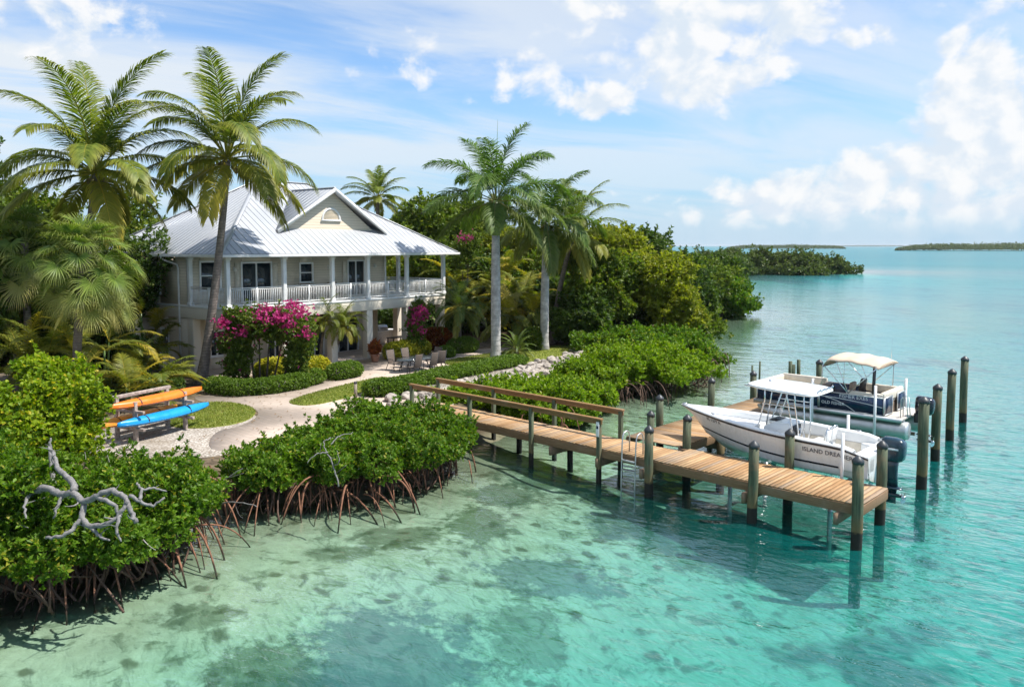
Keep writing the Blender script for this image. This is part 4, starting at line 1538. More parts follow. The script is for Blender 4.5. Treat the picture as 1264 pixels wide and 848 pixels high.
    for s in (1, -1):
        y0, y1 = s * .47, s * .74
        m.tube([(4.40, y0, .5), (4.28, y0, 1.35), (4.02, s * .6, 2.2), (3.95, y1, tz - .01)], .026, 8)
        m.tube([(4.0, s * .47, 1.4), (3.82, s * .62, 2.2), (3.7, y1, tz - .01)], .022, 8)
        m.tube([(3.22, y0, .5), (3.12, y0, 1.3), (3.22, s * .6, 2.2), (3.25, y1, tz - .01)], .026, 8)
        m.tube([(3.02, y0, .5), (2.92, y0, 1.3), (3.0, s * .6, 2.2), (2.95, y1, tz - .01)], .026, 8)
        m.tube([(4.1, s * .6, 2.1), (3.0, s * .6, 2.1)], .018, 8)
        m.tube([(2.5, y1, tz - .03), (4.7, y1 * .9, tz + .02)], .022, 8)
    for x in (3.0, 3.9): m.tube([(x, -.74, tz - .03), (x, .74, tz - .03)], .02, 8)
    m.build('hardtop_frame', M['steel'], b, smooth=True)
    # leaning post
    MB().bx(2.15, 2.62, -.42, .42, .43, .92).build('leaning_post', M['gelcoat'], b, bevel=.05)
    MB().bx(2.12, 2.66, -.45, .45, .93, 1.04).build('seat_cushion', M['white_vinyl'], b, bevel=.04)
    m = MB()
    for s in (-.22, .22):
        m.box((2.08, s, 1.28), (.12, .40, .42), rot=Matrix.Rotation(-.15, 3, 'Y'))
    m.build('seat_back', M['white_vinyl'], b, bevel=.05)
    m = MB()
    for s in (1, -1): m.tube([(2.1, s * .43, .92), (2.03, s * .43, 1.5), (2.0, s * .3, 1.55), (2.0, 0, 1.55)], .02, 8)
    m.build('seat_rail', M['steel'], b, smooth=True)
    # bow rail cleats
    for x, s in ((6.3, 1), (6.3, -1), (5.2, 1), (1.1, 1), (1.1, -1)):
        p = hull_side(x, 0)
        MB().bx(p[0] - .09, p[0] + .09, s * (p[1] - .1) - .015, s * (p[1] - .1) + .015, p[2] + .06, p[2] + .08).bx(p[0] - .03, p[0] + .03, s * (p[1] - .1) - .015, s * (p[1] - .1) + .015, p[2] + .03, p[2] + .06).build('cleat', M['steel'], b)
    for ch in b.children:
        if ch.name.split('.')[0] in ('console', 'hardtop', 'hardtop_frame', 'leaning_post', 'seat_cushion', 'seat_back', 'seat_rail', 'forward_seat', 'rod_holders'):
            ch.location.x -= .5
    outboard(b, -.30, .52, M['engine'], .96)
    return b


def outboard(parent, x, z, mt, sc=1.0, tilt=0.0):
    """outboard motor: cowling, midsection, lower unit, propeller; z is the height of the bracket"""
    def rr(cx_, cz, lx, ly, pw=.55, n=24, tip=0):
        out_ = []
        for k in range(n):
            a = 2 * math.pi * k / n
            ca, sa = math.cos(a), math.sin(a)
            out_.append((x + sc * (cx_ + math.copysign(abs(ca) ** pw, ca) * lx), sc * math.copysign(abs(sa) ** pw, sa) * ly, z + sc * (cz + tip * ca)))
        return out_
    cw = MB().loft([rr(-.02, .30, .27, .17), rr(-.02, .36, .33, .215), rr(-.03, .55, .36, .235), rr(-.04, .78, .36, .235), rr(-.04, .92, .345, .22, tip=.03), rr(-.03, 1.00, .28, .17, tip=.03), rr(-.02, 1.03, .12, .07)], caps=True).build('cowling', mt, parent, smooth=True)
    m = MB()
    for s in (1, -1):
        m.box((x - sc * .04, s * sc * .236, z + sc * .70), (sc * .40, .006, sc * .06))
    m.build('decal', M['white_print'], cw)
    MB().loft([rr(.0, .34, .20, .15), rr(.0, .10, .17, .11), rr(-.02, -.25, .15, .075), rr(-.03, -.52, .16, .06)], caps=True).build('midsection', mt, parent, smooth=True)
    m = MB().loft([rr(-.03, -.52, .20, .055), rr(-.03, -.56, .30, .13, .8), rr(-.05, -.585, .30, .13, .8), rr(-.02, -.60, .15, .04), rr(-.01, -.78, .13, .03)], caps=True)
    m.tube([(x + sc * .26, 0, z - sc * .80), (x + sc * .18, 0, z - sc * .80), (x, 0, z - sc * .80), (x - sc * .22, 0, z - sc * .80), (x - sc * .30, 0, z - sc * .80)], [.01, sc * .055, sc * .075, sc * .06, sc * .05], 12)
    m.prism([(x + sc * .14, -.012), (x + sc * .14, .012), (x - sc * .14, .012), (x - sc * .14, -.012)], z - sc * 1.06, z - sc * .82)
    m.build('lower_unit', mt, parent, smooth=True)
    m = MB()
    for k in range(3):
        a = k * 2.094 + .4
        c, s = math.cos(a), math.sin(a)
        v = []
        for (r, w, tw) in ((.04, .05, .06), (.12, .11, .05), (.19, .09, .03), (.21, .03, .01)):
            for e in (-1, 1):
                yy, zz = r * c - e * w * s, r * s + e * w * c
                v.append((x - sc * .36 + e * tw * sc, sc * yy, z - sc * .80 + sc * zz))
        m.add(v, quads=[(0, 1, 3, 2), (2, 3, 5, 4), (4, 5, 7, 6)])
    m.tube([(x - sc * .29, 0, z - sc * .8), (x - sc * .44, 0, z - sc * .8)], [sc * .05, sc * .02], 10)
    m.build('propeller', M['steel'], parent, smooth=False)
    m = MB().box((x + sc * .24, 0, z + sc * .12), (sc * .2, sc * .3, sc * .4))
    m.build('bracket', M['black_plastic'], parent, bevel=.02)


def build_pontoon(loc, rz):
    b = thing('pontoon_boat', 'pontoon boat with navy side panels, tan bimini top and black outboard', 'boat', loc, rz)
    L, hw = 5.75, 1.22
    for s in (1, -1):
        r = .335
        m = MB().tube([(-.25, s * .86, .34), (-.2, s * .86, .34), (L - .75, s * .86, .34), (L - .45, s * .86, .37), (L - .15, s * .86, .46), (L + .02, s * .86, .53)],
                      [r * .96, r, r, r * .86, r * .5, .03], 20)
        tb = m.build('pontoon_tube', M['alu'], b, smooth=True)
        MB().bx(-.1, L - .7, s * .86 - .02, s * .86 + .02, .66, .74).build('tube_bracket', M['alu'], tb)
    MB().bx(-.1, L, -hw, hw, .74, .80).build('deck', M['stone_counter'], b, bevel=.01)
    MB().bx(-.12, L + .02, hw + .001, hw + .03, .68, .83).bx(-.12, L + .02, -hw - .03, -hw - .001, .68, .83).bx(L + .001, L + .04, -hw, hw, .68, .83).build('deck_trim', M['alu'], b)
    # railing fence with navy skins
    f0, f1 = .55, L - .12
    fz0, fz1 = .86, 1.50

    def panel(x0, y0, x1, y1, nm='side_panel'):
        a, c = Vector((x0, y0, 0)), Vector((x1, y1, 0))
        Lp = (c - a).length
        rz_ = math.atan2(c.y - a.y, c.x - a.x)
        mid = (a + c) / 2
        o = MB().box((mid.x, mid.y, (fz0 + fz1) / 2), (Lp - .03, .018, fz1 - fz0), rz_).build(nm, M['navy'], b)
        m_ = MB()
        for z in (fz0 - .01, fz1 + .01): m_.box((mid.x, mid.y, z), (Lp, .04, .04), rz_)
        for k in (0, 1):
            e = a if k == 0 else c
            m_.box((e.x, e.y, (fz0 + fz1) / 2), (.04, .04, fz1 - fz0 + .06), rz_)
        m_.build('rail', M['alu'], o)
        return o
    p1 = panel(f0, hw - .03, 3.0, hw - .03)
    p2 = panel(3.05, hw - .03, f1, hw - .03)
    panel(f0, -hw + .03, f1, -hw + .03)
    panel(f1 + .02, hw - .06, f1 + .02, .35)
    panel(f1 + .02, -hw + .06, f1 + .02, -.35)
    panel(f0 - .02, hw - .06, f0 - .02, .3)
    panel(f0 - .02, -hw + .06, f0 - .02, -.3)
    yo = hw - .018
    # pale curved stripes and lettering on the port skin
    m = MB()

    def stripe(pts, w=.022):
        for i in range(len(pts) - 1):
            (xa, za), (xb, zb) = pts[i], pts[i + 1]
            m.add([(xa, yo, za - w / 2), (xb, yo, zb - w / 2), (xb, yo, zb + w / 2), (xa, yo, za + w / 2)], quads=[(0, 1, 2, 3)])
    stripe([(3.0 - .3 * k, 1.33 - .05 * (k / 3) ** 2 * .5) for k in range(0, 9)])
    stripe([(2.75 - .22 * k, 1.30 - .012 * k ** 2 - .02 * k) for k in range(0, 7)])
    m.build('pale_stripes', M['white_print'], p1)
    for body, size, x0, z0 in (('FISHER EXES', .20, 2.22, 1.355), ('OLD FISHER', .17, 2.92, 1.04)):
        tv, tt = text_verts(body, size)
        MB().add([(x0 - tx * 1.0, yo + .002, z0 + ty) for tx, ty, _ in tv], tris=tt).build('lettering', M['white_print'], p1)
    # seats: bow lounges, stern lounge, captain chair
    for s in (1, -1):
        MB().bx(3.55, f1 - .1, s * .92 - .26, s * .92 + .26, .81, 1.2).build('bow_lounge_base', M['brown_vinyl'], b, bevel=.03)
        MB().bx(3.55, f1 - .1, s * .90 - .27, s * .90 + .25, 1.2, 1.33).build('bow_lounge_seat', M['cream_vinyl'], b, bevel=.05)
        MB().bx(3.6, f1 - .05, s * 1.10 - .09, s * 1.10 + .07, 1.34, 1.68).build('lounge_backrest', M['cream_vinyl'], b, bevel=.06)
    MB().bx(f1 - .22, f1 - .04, -.95, .95, 1.3, 1.66).build('lounge_backrest', M['cream_vinyl'], b, bevel=.06)
    MB().bx(.62, 1.25, -1.05, .75, .81, 1.22).build('stern_lounge_base', M['brown_vinyl'], b, bevel=.03)
    MB().bx(.62, 1.3, -1.1, .8, 1.22, 1.36).build('stern_lounge_seat', M['cream_vinyl'], b, bevel=.05)
    MB().bx(.56, .74, -1.12, 1.12, 1.34, 1.70).build('lounge_backrest', M['cream_vinyl'], b, bevel=.06)
    MB().bx(.60, 2.0, 1.0, 1.16, 1.34, 1.66).build('lounge_backrest', M['cream_vinyl'], b, bevel=.06)
    MB().bx(1.3, 2.1, .62, 1.0, 1.1, 1.3).build('stern_lounge_seat', M['brown_vinyl'], b, bevel=.05)
    MB().bx(.60, 2.0, -1.16, -1.0, 1.34, 1.66).build('lounge_backrest', M['cream_vinyl'], b, bevel=.06)
    con = MB().loft([[(2.75, y, .81), (3.35, y, .81), (3.28, y, 1.55), (2.95, y, 1.78), (2.8, y, 1.72)] for y in (.25, .95)], caps=True).build('helm_console', M['brown_vinyl'], b, bevel=.04)
    MB().add([(3.2, .3, 1.62), (3.2, .9, 1.62), (3.0, .86, 1.98), (3.0, .34, 1.98)], quads=[(0, 1, 2, 3)]).build('windshield', M['acrylic'], con)
    m = MB()
    m.tube([(2.70 + .05 * math.cos(t), .6 + .19 * math.sin(t), 1.55 + .19 * math.cos(t)) for t in np.linspace(0, 6.283, 19)], .02, 6, cap=False)
    m.tube([(2.72, .41, 1.55), (2.72, .79, 1.55)], .015, 6).tube([(2.72, .6, 1.55), (2.85, .6, 1.55)], .03, 6)
    m.build('steering_wheel', M['black_plastic'], con, smooth=True)
    for y in (.6, -.55):
        ch = MB().tube([(2.2, y, .8), (2.2, y, 1.15)], .05, 10).build('chair_pedestal', M['alu'], b)
        MB().bx(1.95, 2.45, y - .26, y + .26, 1.15, 1.32).build('helm_seat', M['cream_vinyl'], b, bevel=.06)
        MB().box((1.95, y, 1.62), (.14, .48, .62), rot=Matrix.Rotation(-.15, 3, 'Y')).build('helm_backrest', M['black_plastic'] if y < 0 else M['brown_vinyl'], b, bevel=.06)
    # bimini: bowed canvas over tube frame
    bx0, bx1, bz = .80, 2.95, 2.88
    rg = []
    nx, ny = 15, 13
    top, bot = [], []
    for i in range(nx):
        t = i / (nx - 1)
        x = bx0 + (bx1 - bx0) * t
        zc_ = bz + .10 * math.sin(math.pi * t) - .10 * (1 - t) - (.22 * max(0, (t - .88) / .12) ** 2)
        zc_ += -.02 * math.cos(t * math.pi * 6)
        row = []
        for j in range(ny):
            s = -1 + 2 * j / (ny - 1)
            row.append((x, s * 1.17, zc_ - .16 * abs(s) ** 3.2))
        top.append(row)
        bot.append([(p[0], p[1] * .99, p[2] - .03) for p in row])
    m = MB().loft([r + list(reversed(q)) for r, q in zip(top, bot)], caps=True)
    m.build('bimini_top', M['canvas'], b, smooth=True)
    m = MB()
    for s in (1, -1):
        y = s * 1.16
        hx = 1.9
        m.tube([(hx, y, 1.55), (2.92, y, bz - .30)], .018, 8)
        m.tube([(hx, y, 1.55), (2.4, y, bz - .12)], .015, 8)
        m.tube([(hx, y, 1.55), (.86, y, bz - .26)], .018, 8)
        m.tube([(2.92, y, bz - .30), (2.95, y, 1.52)], .012, 8)
    m.build('bimini_frame', M['steel'], b, smooth=True)
    MB().tube([(.98, 1.1, 1.5), (.95, 1.1, bz - .2)], .06, 10).build('bimini_post', M['black_plastic'], b)
    MB().tube([(.98, -1.1, 1.5), (.95, -1.1, bz - .2)], .018, 8).build('bimini_post', M['alu'], b)
    MB().tube([(1.0, -.9, bz - .1), (.98, -.9, bz + .75)], [.008, .004], 6).build('antenna', M['steel'], b)
    # stern deck and ladder
    m = MB()
    for y in (.55, .85):
        m.tube([(.05, y, .8), (.05, y, 1.5), (-.02, y, 1.6), (-.15, y, 1.55), (-.2, y, .85)], .02, 8)
    m.tube([(-.05, .55, 1.2), (-.05, .85, 1.2)], .018, 8)
    m.build('boarding_ladder', M['alu'], b, smooth=True)
    outboard(b, -.52, .62, M['engine_black'], .92)
    return b


def boat_place(u, v, z):
    w = DA + du * u + dvv * v
    return (w.x, w.y, z)


B1U, B1V, B1Z = 16.42, 3.66, .74
boat1 = build_center_console(boat_place(B1U, B1V, B1Z), d_ang + math.pi)
B2U, B2V, B2Z = 15.35, 9.75, 1.02
boat2 = build_pontoon(boat_place(B2U, B2V, B2Z), d_ang + math.pi)
boat2.scale = (.96, .96, .96)


def boat_lift(label, u0, u1, v0, v1, z, posts):
    w = DA + du * u0 + dvv * ((v0 + v1) / 2)
    o = thing('boat_lift', label, 'boat lift', (w.x, w.y, 0), d_ang, 'boat lifts')
    hv_ = (v1 - v0) / 2
    for u in (u0 + 1.2, u1 - 1.2):
        MB().bx(u - u0 - .07, u - u0 + .07, -hv_, hv_, z - .26, z - .10).build('cradle_beam', M['alu'], o)
        for s in (-hv_, hv_):
            MB().tube([(u - u0, s, z - .18), (u - u0, s, -2.5)], .07, 10).build('leg', M['alu'], o)
    for s in (-.55, .55):
        MB().bx(2.4, u1 - u0 - .3, s - .06, s + .06, z - .098, z + .01 + (.0)).build('bunk', M['beam'], o)
    for (pu, pv, zt) in posts:
        MB().tube([(pu - u0, pv - (v0 + v1) / 2, z - .3), (pu - u0, pv - (v0 + v1) / 2, zt)], .05, 12).build('guide_post', M['white_pvc'], o, smooth=True)
    return o


boat_lift('aluminium lift with white guide posts cradling the center console boat', 10.9, 16.6, 2.35, 4.95, B1Z, ((15.75, 2.27, 2.45), (14.9, 4.98, 2.45)))
boat_lift('aluminium lift with white guide posts cradling the pontoon boat', 10.9, 15.7, 8.45, 11.05, B2Z, ((14.6, 8.36, 2.95), (12.3, 8.36, 2.95), (14.8, 11.1, 2.9)))

# ================================================================ KAYAKS AND RACK
KA, KB = P(168, 546), P(229, 530)
kd = (KB - KA)
k_ang = math.atan2(kd.y, kd.x)
KL = kd.length
rack = thing('kayak_rack', 'silvered timber kayak rack standing on shell gravel', 'kayak rack', tuple(KA), k_ang)
for x in (0, KL):
    for y in (0, .95):
        MB().box((x, y, .78 if y else .72), (.13, .13, 1.66 if y else 1.5)).build('post', M['rack_wood'], rack, bevel=.01)
    for z in (.50, 1.12):
        MB().bx(x - .05, x + .05, -.45, 1.02, z - .06, z + .04).build('arm', M['rack_wood'], rack, bevel=.008)
MB().bx(-.16, KL + .16, .88, 1.02, 1.50, 1.62).build('top_rail', M['rack_wood'], rack, bevel=.01)
MB().bx(-.12, KL + .12, .9, 1.0, .16, .26).build('bottom_rail', M['rack_wood'], rack, bevel=.01)


def kayak(label, L, wid, mt, loc, rz, tilt, roll=0.0):
    k = thing('kayak', label, 'kayak', loc, rz, 'kayaks on the rack')
    k.rotation_euler = (roll, tilt, rz)
    rings = []
    for t in np.linspace(0, 1, 25):
        s = 2 * t - 1
        w = wid * max(.015, (1 - abs(s) ** 1.9)) ** .85
        h = .20 * (1 - .62 * abs(s) ** 4)
        kz = -.10 * abs(s) ** 3.0
        x = s * L / 2
        r = []
        for j in range(16):
            a = 2 * math.pi * j / 16
            ca, sa = math.cos(a), math.sin(a)
            yy = w * math.copysign(abs(ca) ** .95, ca)
            zz = h * math.copysign(abs(sa) ** .8, sa)
            # upside down: keel upwards
            zz = zz * (1.0 if sa > 0 else .55)
            r.append((x + .0, yy, zz - kz * .55 + (.03 * (1 - abs(ca)) if sa > 0 else 0)))
        rings.append(r)
    MB().loft(rings, caps=True).build('hull', mt, k, smooth=True)
    m = MB()
    for s in (1, -1):
        pts = [(xx * L / 2, s * wid * max(.015, (1 - abs(xx) ** 1.9)) ** .85 * 1.005, .10 * .55 * abs(xx) ** 3.0) for xx in np.linspace(-.94, .94, 21)]
        m.tube(pts, .016, 6)
    m.build('gunwale_seam', mt, k, smooth=True)
    m = MB()
    for s in (1, -1):
        x = s * (L / 2 - .12)
        m.tube([(x, 0, -.0), (x + s * .02, 0, .13), (x + s * .14, 0, .10)], .012, 6)
    m.build('carry_handle', M['black_plastic'], k)
    for s in (-.46, .46):                                  # tie-down straps
        xx = s * 1.0
        w_ = wid * (1 - abs(xx) ** 1.9) ** .85 + .006
        h_ = .206 * (1 - .62 * abs(xx) ** 4)
        m = MB()
        for j in range(20):
            v = []
            for jj in (j, j + 1):
                a = 2 * math.pi * jj / 20
                ca, sa = math.cos(a), math.sin(a)
                zz = h_ * math.copysign(abs(sa) ** .8, sa) * (1.0 if sa > 0 else .55) + .055 * abs(xx) ** 3 + (.03 * (1 - abs(ca)) if sa > 0 else -.004)
                for e in (-.022, .022): v.append((xx * L / 2 + e, w_ * math.copysign(abs(ca) ** .95, ca), zz + .003))
            m.add(v, quads=[(0, 1, 3, 2)])
        m.build('strap', M['black_plastic'], k)
    return k


def kay_at(xa, ya, za):
    c, s = math.cos(k_ang), math.sin(k_ang)
    return (KA.x + c * xa - s * ya, KA.y + s * xa + c * ya, KA.z + za)


kayak('bright orange kayak upside down on the upper arms of the rack', 4.15, .33, M['orange_hull'], kay_at(KL / 2 + .08, .18, 1.33), k_ang + .0, .0)
kayak('sky blue kayak upside down on the lower arms at the front of the rack', 4.15, .33, M['blue_hull'], kay_at(KL / 2 + .12, -.12, .72), k_ang, .0)
kayak('amber orange kayak with faded mottling lying behind the blue one', 3.9, .33, M['amber_hull'], kay_at(KL / 2 - .55, .62, .70), k_ang + .05, .0)

# ================================================================ PATIO
TB = P(512, 458)
tb = thing('patio_table', 'oval dark glass patio table on bronze legs ringed by sling chairs', 'table', tuple(TB), h_ang)
m = MB()
rings = []
for (r, z) in ((.98, .70), (1.0, .715), (1.0, .735), (.97, .745)):
    rings.append([(1.25 * r * math.cos(a), .68 * r * math.sin(a), z) for a in np.linspace(0, 2 * math.pi, 33)[:-1]])
m.loft(rings, caps=True)
m.build('tabletop', M['glass_table'], tb)
for sx in (-1, 1):
    for sy in (-1, 1):
        MB().tube([(sx * .55, sy * .25, .70), (sx * .75, sy * .38, .3), (sx * .8, sy * .42, 0)], .028, 8).build('leg', M['dark_metal'], tb)


def patio_chair(label, loc, rz):
    c = thing('patio_chair', label, 'chair', loc, rz, 'sling chairs round the patio table')
    MB().bx(-.27, .27, -.25, .27, .40, .435).build('seat', M['sling'], c, bevel=.012)
    MB().box((0, .33, .78), (.52, .035, .72), rot=Matrix.Rotation(-.2, 3, 'X')).build('backrest', M['sling'], c, bevel=.012)
    for s in (-1, 1):
        MB().tube([(s * .29, -.24, .0), (s * .29, -.24, .62), (s * .29, .05, .66), (s * .29, .30, .62)], .02, 8).build('armrest', M['dark_metal'], c)
        MB().tube([(s * .28, .45, 0), (s * .28, .24, .42), (s * .28, .42, 1.16)], .02, 8).build('back_post', M['dark_metal'], c)
        MB().tube([(s * .28, -.24, .41), (s * .28, .26, .41)], .018, 8).build('seat_rail', M['dark_metal'], c)
    return c


for (lx, ly, a, lab) in ((-1.0, -.95, math.pi, 'sling patio chair at the near left corner of the oval table'), (.15, -1.05, math.pi, 'sling patio chair at the near middle side of the oval table'),
                         (1.05, -.85, math.pi - .3, 'sling patio chair at the near right of the oval table, turned out'), (-.6, .98, 0, 'sling patio chair behind the oval table on the left'),
                         (.55, .98, 0, 'sling patio chair behind the oval table on the right'), (1.65, .1, -math.pi / 2, 'sling patio chair at the far end of the oval table')):
    w = Vector((TB.x + hc * lx - hs * ly, TB.y + hs * lx + hc * ly, TB.z + .02))
    patio_chair(lab, tuple(w), h_ang + a)
# outdoor kitchen under the verandah
kc = hM @ Vector((XR + .9, 5.2, GZ + .035))
kit = thing('outdoor_kitchen', 'pale stone outdoor kitchen counter with a steel grill under the verandah', 'outdoor kitchen', tuple(kc), h_ang)
MB().bx(-1.6, 1.2, -.35, .35, 0, .86).build('counter', M['stone_counter'], kit, bevel=.01)
MB().bx(-1.68, 1.28, -.42, .42, .861, .92).build('worktop', M['white_paint'], kit, bevel=.01)
gr = MB().loft([[(-.5, -.3, .92 + z * .0 + zz) if False else (x, y, .921 + zz) for (y, zz) in ((-.3, 0), (-.3, .18), (-.18, .36), (.1, .42), (.3, .3), (.3, 0))] for x in (-.5, .4)], caps=True).build('grill', M['steel_grill'], kit, bevel=.02)
MB().tube([(-.4, -.34, 1.12), (.3, -.34, 1.12)], .018, 8).build('handle', M['black_plastic'], gr)
# small table under the verandah
st = hM @ Vector((XR - .1, 2.5, GZ + .035))
bt = thing('bar_table', 'dark low side table with a pale cushion bench under the verandah', 'table', tuple(st), h_ang)
MB().bx(-.7, .7, -.35, .35, .68, .73).build('tabletop', M['dark_metal'], bt, bevel=.008)
for sx in (-.6, .6):
    for sy in (-.28, .28): MB().bx(sx - .03, sx + .03, sy - .03, sy + .03, 0, .68).build('leg', M['dark_metal'], bt)
# bench on upper verandah
for xx, lab in ((t_(372) - .2, 'dark verandah armchair beneath the small square window'), (t_(402), 'dark verandah armchair between the small window and the french door')):
    w = hM @ Vector((xx, SB - .9, FZ))
    c = thing('verandah_chair', lab, 'chair', tuple(w), h_ang, 'armchairs on the verandah')
    MB().bx(-.35, .35, -.3, .3, .3, .45).build('seat', M['brown_vinyl'], c, bevel=.03)
    MB().bx(-.35, .35, .22, .34, .45, .98).build('backrest', M['brown_vinyl'], c, bevel=.03)
    for s in (-1, 1):
        MB().bx(s * .38 - .04, s * .38 + .04, -.3, .3, .0, .64).build('armrest', M['dark_metal'], c, bevel=.01)
# short post by the path with a fallen timber
pp = P(439, 494)
bo = thing('path_bollard', 'short dark bollard light at the end of the lawn strip', 'bollard', tuple(pp))
MB().tube([(0, 0, 0), (0, 0, .78)], .075, 14).build('shaft', M['post_wood'], bo)
MB().lathe([(.085, 0), (.085, .05), (.04, .09), (.01, .095)], (0, 0, .78), 14).build('cap', M['dark_metal'], bo)
lg = P(441, 499)
tag(MB().box((0, 0, .07), (1.05, .2, .14), -.35).build('timber_sleeper', M['post_wood'], bevel=.015, loc=tuple(lg)), 'short timber sleeper lying on the path by the bollard', 'timber')

# ================================================================ ROCKS
def rock_mesh(seed):
    rg = np.random.default_rng(seed)
    import bmesh
    bm = bmesh.new()
    bmesh.ops.create_icosphere(bm, subdivisions=3, radius=1.0)
    pl = nrm(rg.normal(size=(9, 3)))
    of = rg.uniform(.62, .92, 9)
    for v in bm.verts:
        c = np.array(v.co)
        d = pl @ c
        for k in range(9):
            if d[k] > of[k]:
                c = c - pl[k] * (d[k] - of[k])
                d = pl @ c
        c *= 1 + .04 * math.sin(7 * c[0] + 3 * c[1] + seed) + .03 * math.sin(11 * c[2] + 5 * c[1])
        v.co = Vector(c)
    me = bpy.data.meshes.new('rock')
    bm.to_mesh(me)
    bm.free()
    me.materials.append(M['rock'])
    return me


rmesh = [rock_mesh(s) for s in range(7)]
rng = np.random.default_rng(21)


def rock(p, s, label, group, sq=.7):
    o = bpy.data.objects.new('boulder', rmesh[rng.integers(7)])
    COL.objects.link(o)
    o.location = (p[0], p[1], p[2] + s * sq * .35)
    o.rotation_euler = tuple(rng.uniform(-.4, .4, 2)) + (rng.uniform(0, 6.28),)
    o.scale = (s * rng.uniform(.8, 1.25), s * rng.uniform(.8, 1.2), s * sq)
    return tag(o, label, 'rock', group)


def rocks_along(px, n, smin, smax, width, label, group):
    w = [P(*k) for k in px]
    for i in range(n):
        t = (i + rng.uniform(0, 1)) / n * (len(w) - 1)
        k = min(int(t), len(w) - 2)
        p = w[k].lerp(w[k + 1], t - k)
        p = p + Vector((rng.normal(0, width), rng.normal(0, width * 1.6), 0))
        rock(p, smin + (smax - smin) * rng.uniform(0, 1) ** 2, label, group)


rocks_along([(478, 497), (500, 492), (535, 490)], 26, .18, .42, .35, 'white coral boulder heaped beside the landward end of the dock', 'white boulders at the foot of the dock')
rocks_along([(535, 492), (560, 487), (575, 480)], 12, .16, .34, .4, 'white coral boulder between the handrails and the low hedge', 'white boulders behind the handrails')
rocks_along([(596, 474), (650, 460), (690, 448), (715, 438), (728, 430)], 170, .11, .30, .5, 'pale coral rock in the riprap bank above the mangroves', 'riprap rocks along the lawn edge')
rock(P(700, 420), .95, 'large pale boulder at the top end of the riprap bank', None, .9)
rock(P(683, 422), .75, 'large grey boulder lying in the shade behind the leaning palm', None, .6)
rocks_along([(-10, 640), (10, 612), (30, 600)], 12, .22, .5, .4, 'brown shore rock under the bleached branches at the left edge', 'shore rocks at the left edge')
rocks_along([(60, 566), (110, 556), (150, 552)], 10, .07, .2, .5, 'small loose stone on the gravel by the kayak rack', 'loose stones by the kayak rack')

# ================================================================ PLANTS: builders
def leaves(mb, pos, axis, normal, length, width, age=0.0, fold=.18):
    """one folded leaf per row: base, two sides, tip"""
    n = len(pos)
    axis = nrm(axis)
    side = nrm(np.cross(normal, axis))
    nn = np.cross(axis, side)
    L = np.asarray(length).reshape(-1, 1) * np.ones((n, 1))
    Wd = np.asarray(width).reshape(-1, 1) * np.ones((n, 1))
    b = pos
    l = pos + axis * L * .5 + side * Wd * .5 + nn * Wd * fold
    r = pos + axis * L * .5 - side * Wd * .5 + nn * Wd * fold
    t = pos + axis * L - nn * L * .10
    V = np.stack([b, l, t, r], 1).reshape(-1, 3)
    k = np.arange(n)[:, None] * 4
    T = np.concatenate([k + np.array([[0, 2, 1]]), k + np.array([[0, 3, 2]])], 0)
    ag = np.repeat(np.asarray(age, float) * np.ones(n), 4)
    mb.add(V, tris=T, age=ag)


def lobes_points(lobes, n, rg, shell=.35, floor=None, lump=.22, freq=2.6):
    """points and outward normals in the outer shell of a union of ellipsoids with a lumpy surface"""
    L = np.array(lobes, float)
    ar = (L[:, 3] * L[:, 4] + L[:, 3] * L[:, 5] + L[:, 4] * L[:, 5])
    P_, N_ = [], []
    need = n
    ph = rg.uniform(0, 6.28, 6)
    for _ in range(12):
        k = rg.choice(len(L), size=need * 2, p=ar / ar.sum())
        d = nrm(rg.normal(size=(need * 2, 3)))
        c, r = L[k, :3], L[k, 3:6]
        s = 1 - shell * rg.uniform(0, 1, (need * 2, 1)) ** 1.6
        q = c + d * r
        lum = 1 + lump * (np.sin(q[:, 0] * freq + ph[0]) * np.sin(q[:, 1] * freq * 1.1 + ph[1]) + .7 * np.sin(q[:, 2] * freq * 1.3 + ph[2] + q[:, 0] * 1.7) * np.sin(q[:, 1] * freq * .6 + ph[3]))
        p = c + d * r * s * lum[:, None]
        # drop points deep inside other lobes
        ok = np.ones(len(p), bool)
        for j in range(len(L)):
            e = np.linalg.norm((p - L[j, :3]) / L[j, 3:6], axis=1)
            ok &= ~((e < .62) & (k != j))
        if floor is not None:
            ok &= p[:, 2] > floor
        P_.append(p[ok]); N_.append(nrm(d[ok] / r[ok]))
        if sum(map(len, P_)) >= n: break
    return np.concatenate(P_)[:n], np.concatenate(N_)[:n]


def sprigs(pos, nor, rg, n, length, step=.08, up=.5):
    """rows of leaf tufts along twigs that stick out of the crown"""
    k = rg.choice(len(pos), size=n)
    d = nrm(nor[k] + np.array([0, 0, up]) + rg.normal(0, .45, (n, 3)))
    ln = length * rg.uniform(.35, 1.0, n)
    P_, N_ = [], []
    m = max(2, int(length / step))
    for i in range(m):
        f = (i + 1) / m
        P_.append(pos[k] + d * (ln * f)[:, None] + rg.normal(0, length * .05, (n, 3)))
        N_.append(nrm(d + rg.normal(0, .5, (n, 3))))
    return np.concatenate(P_), np.concatenate(N_)


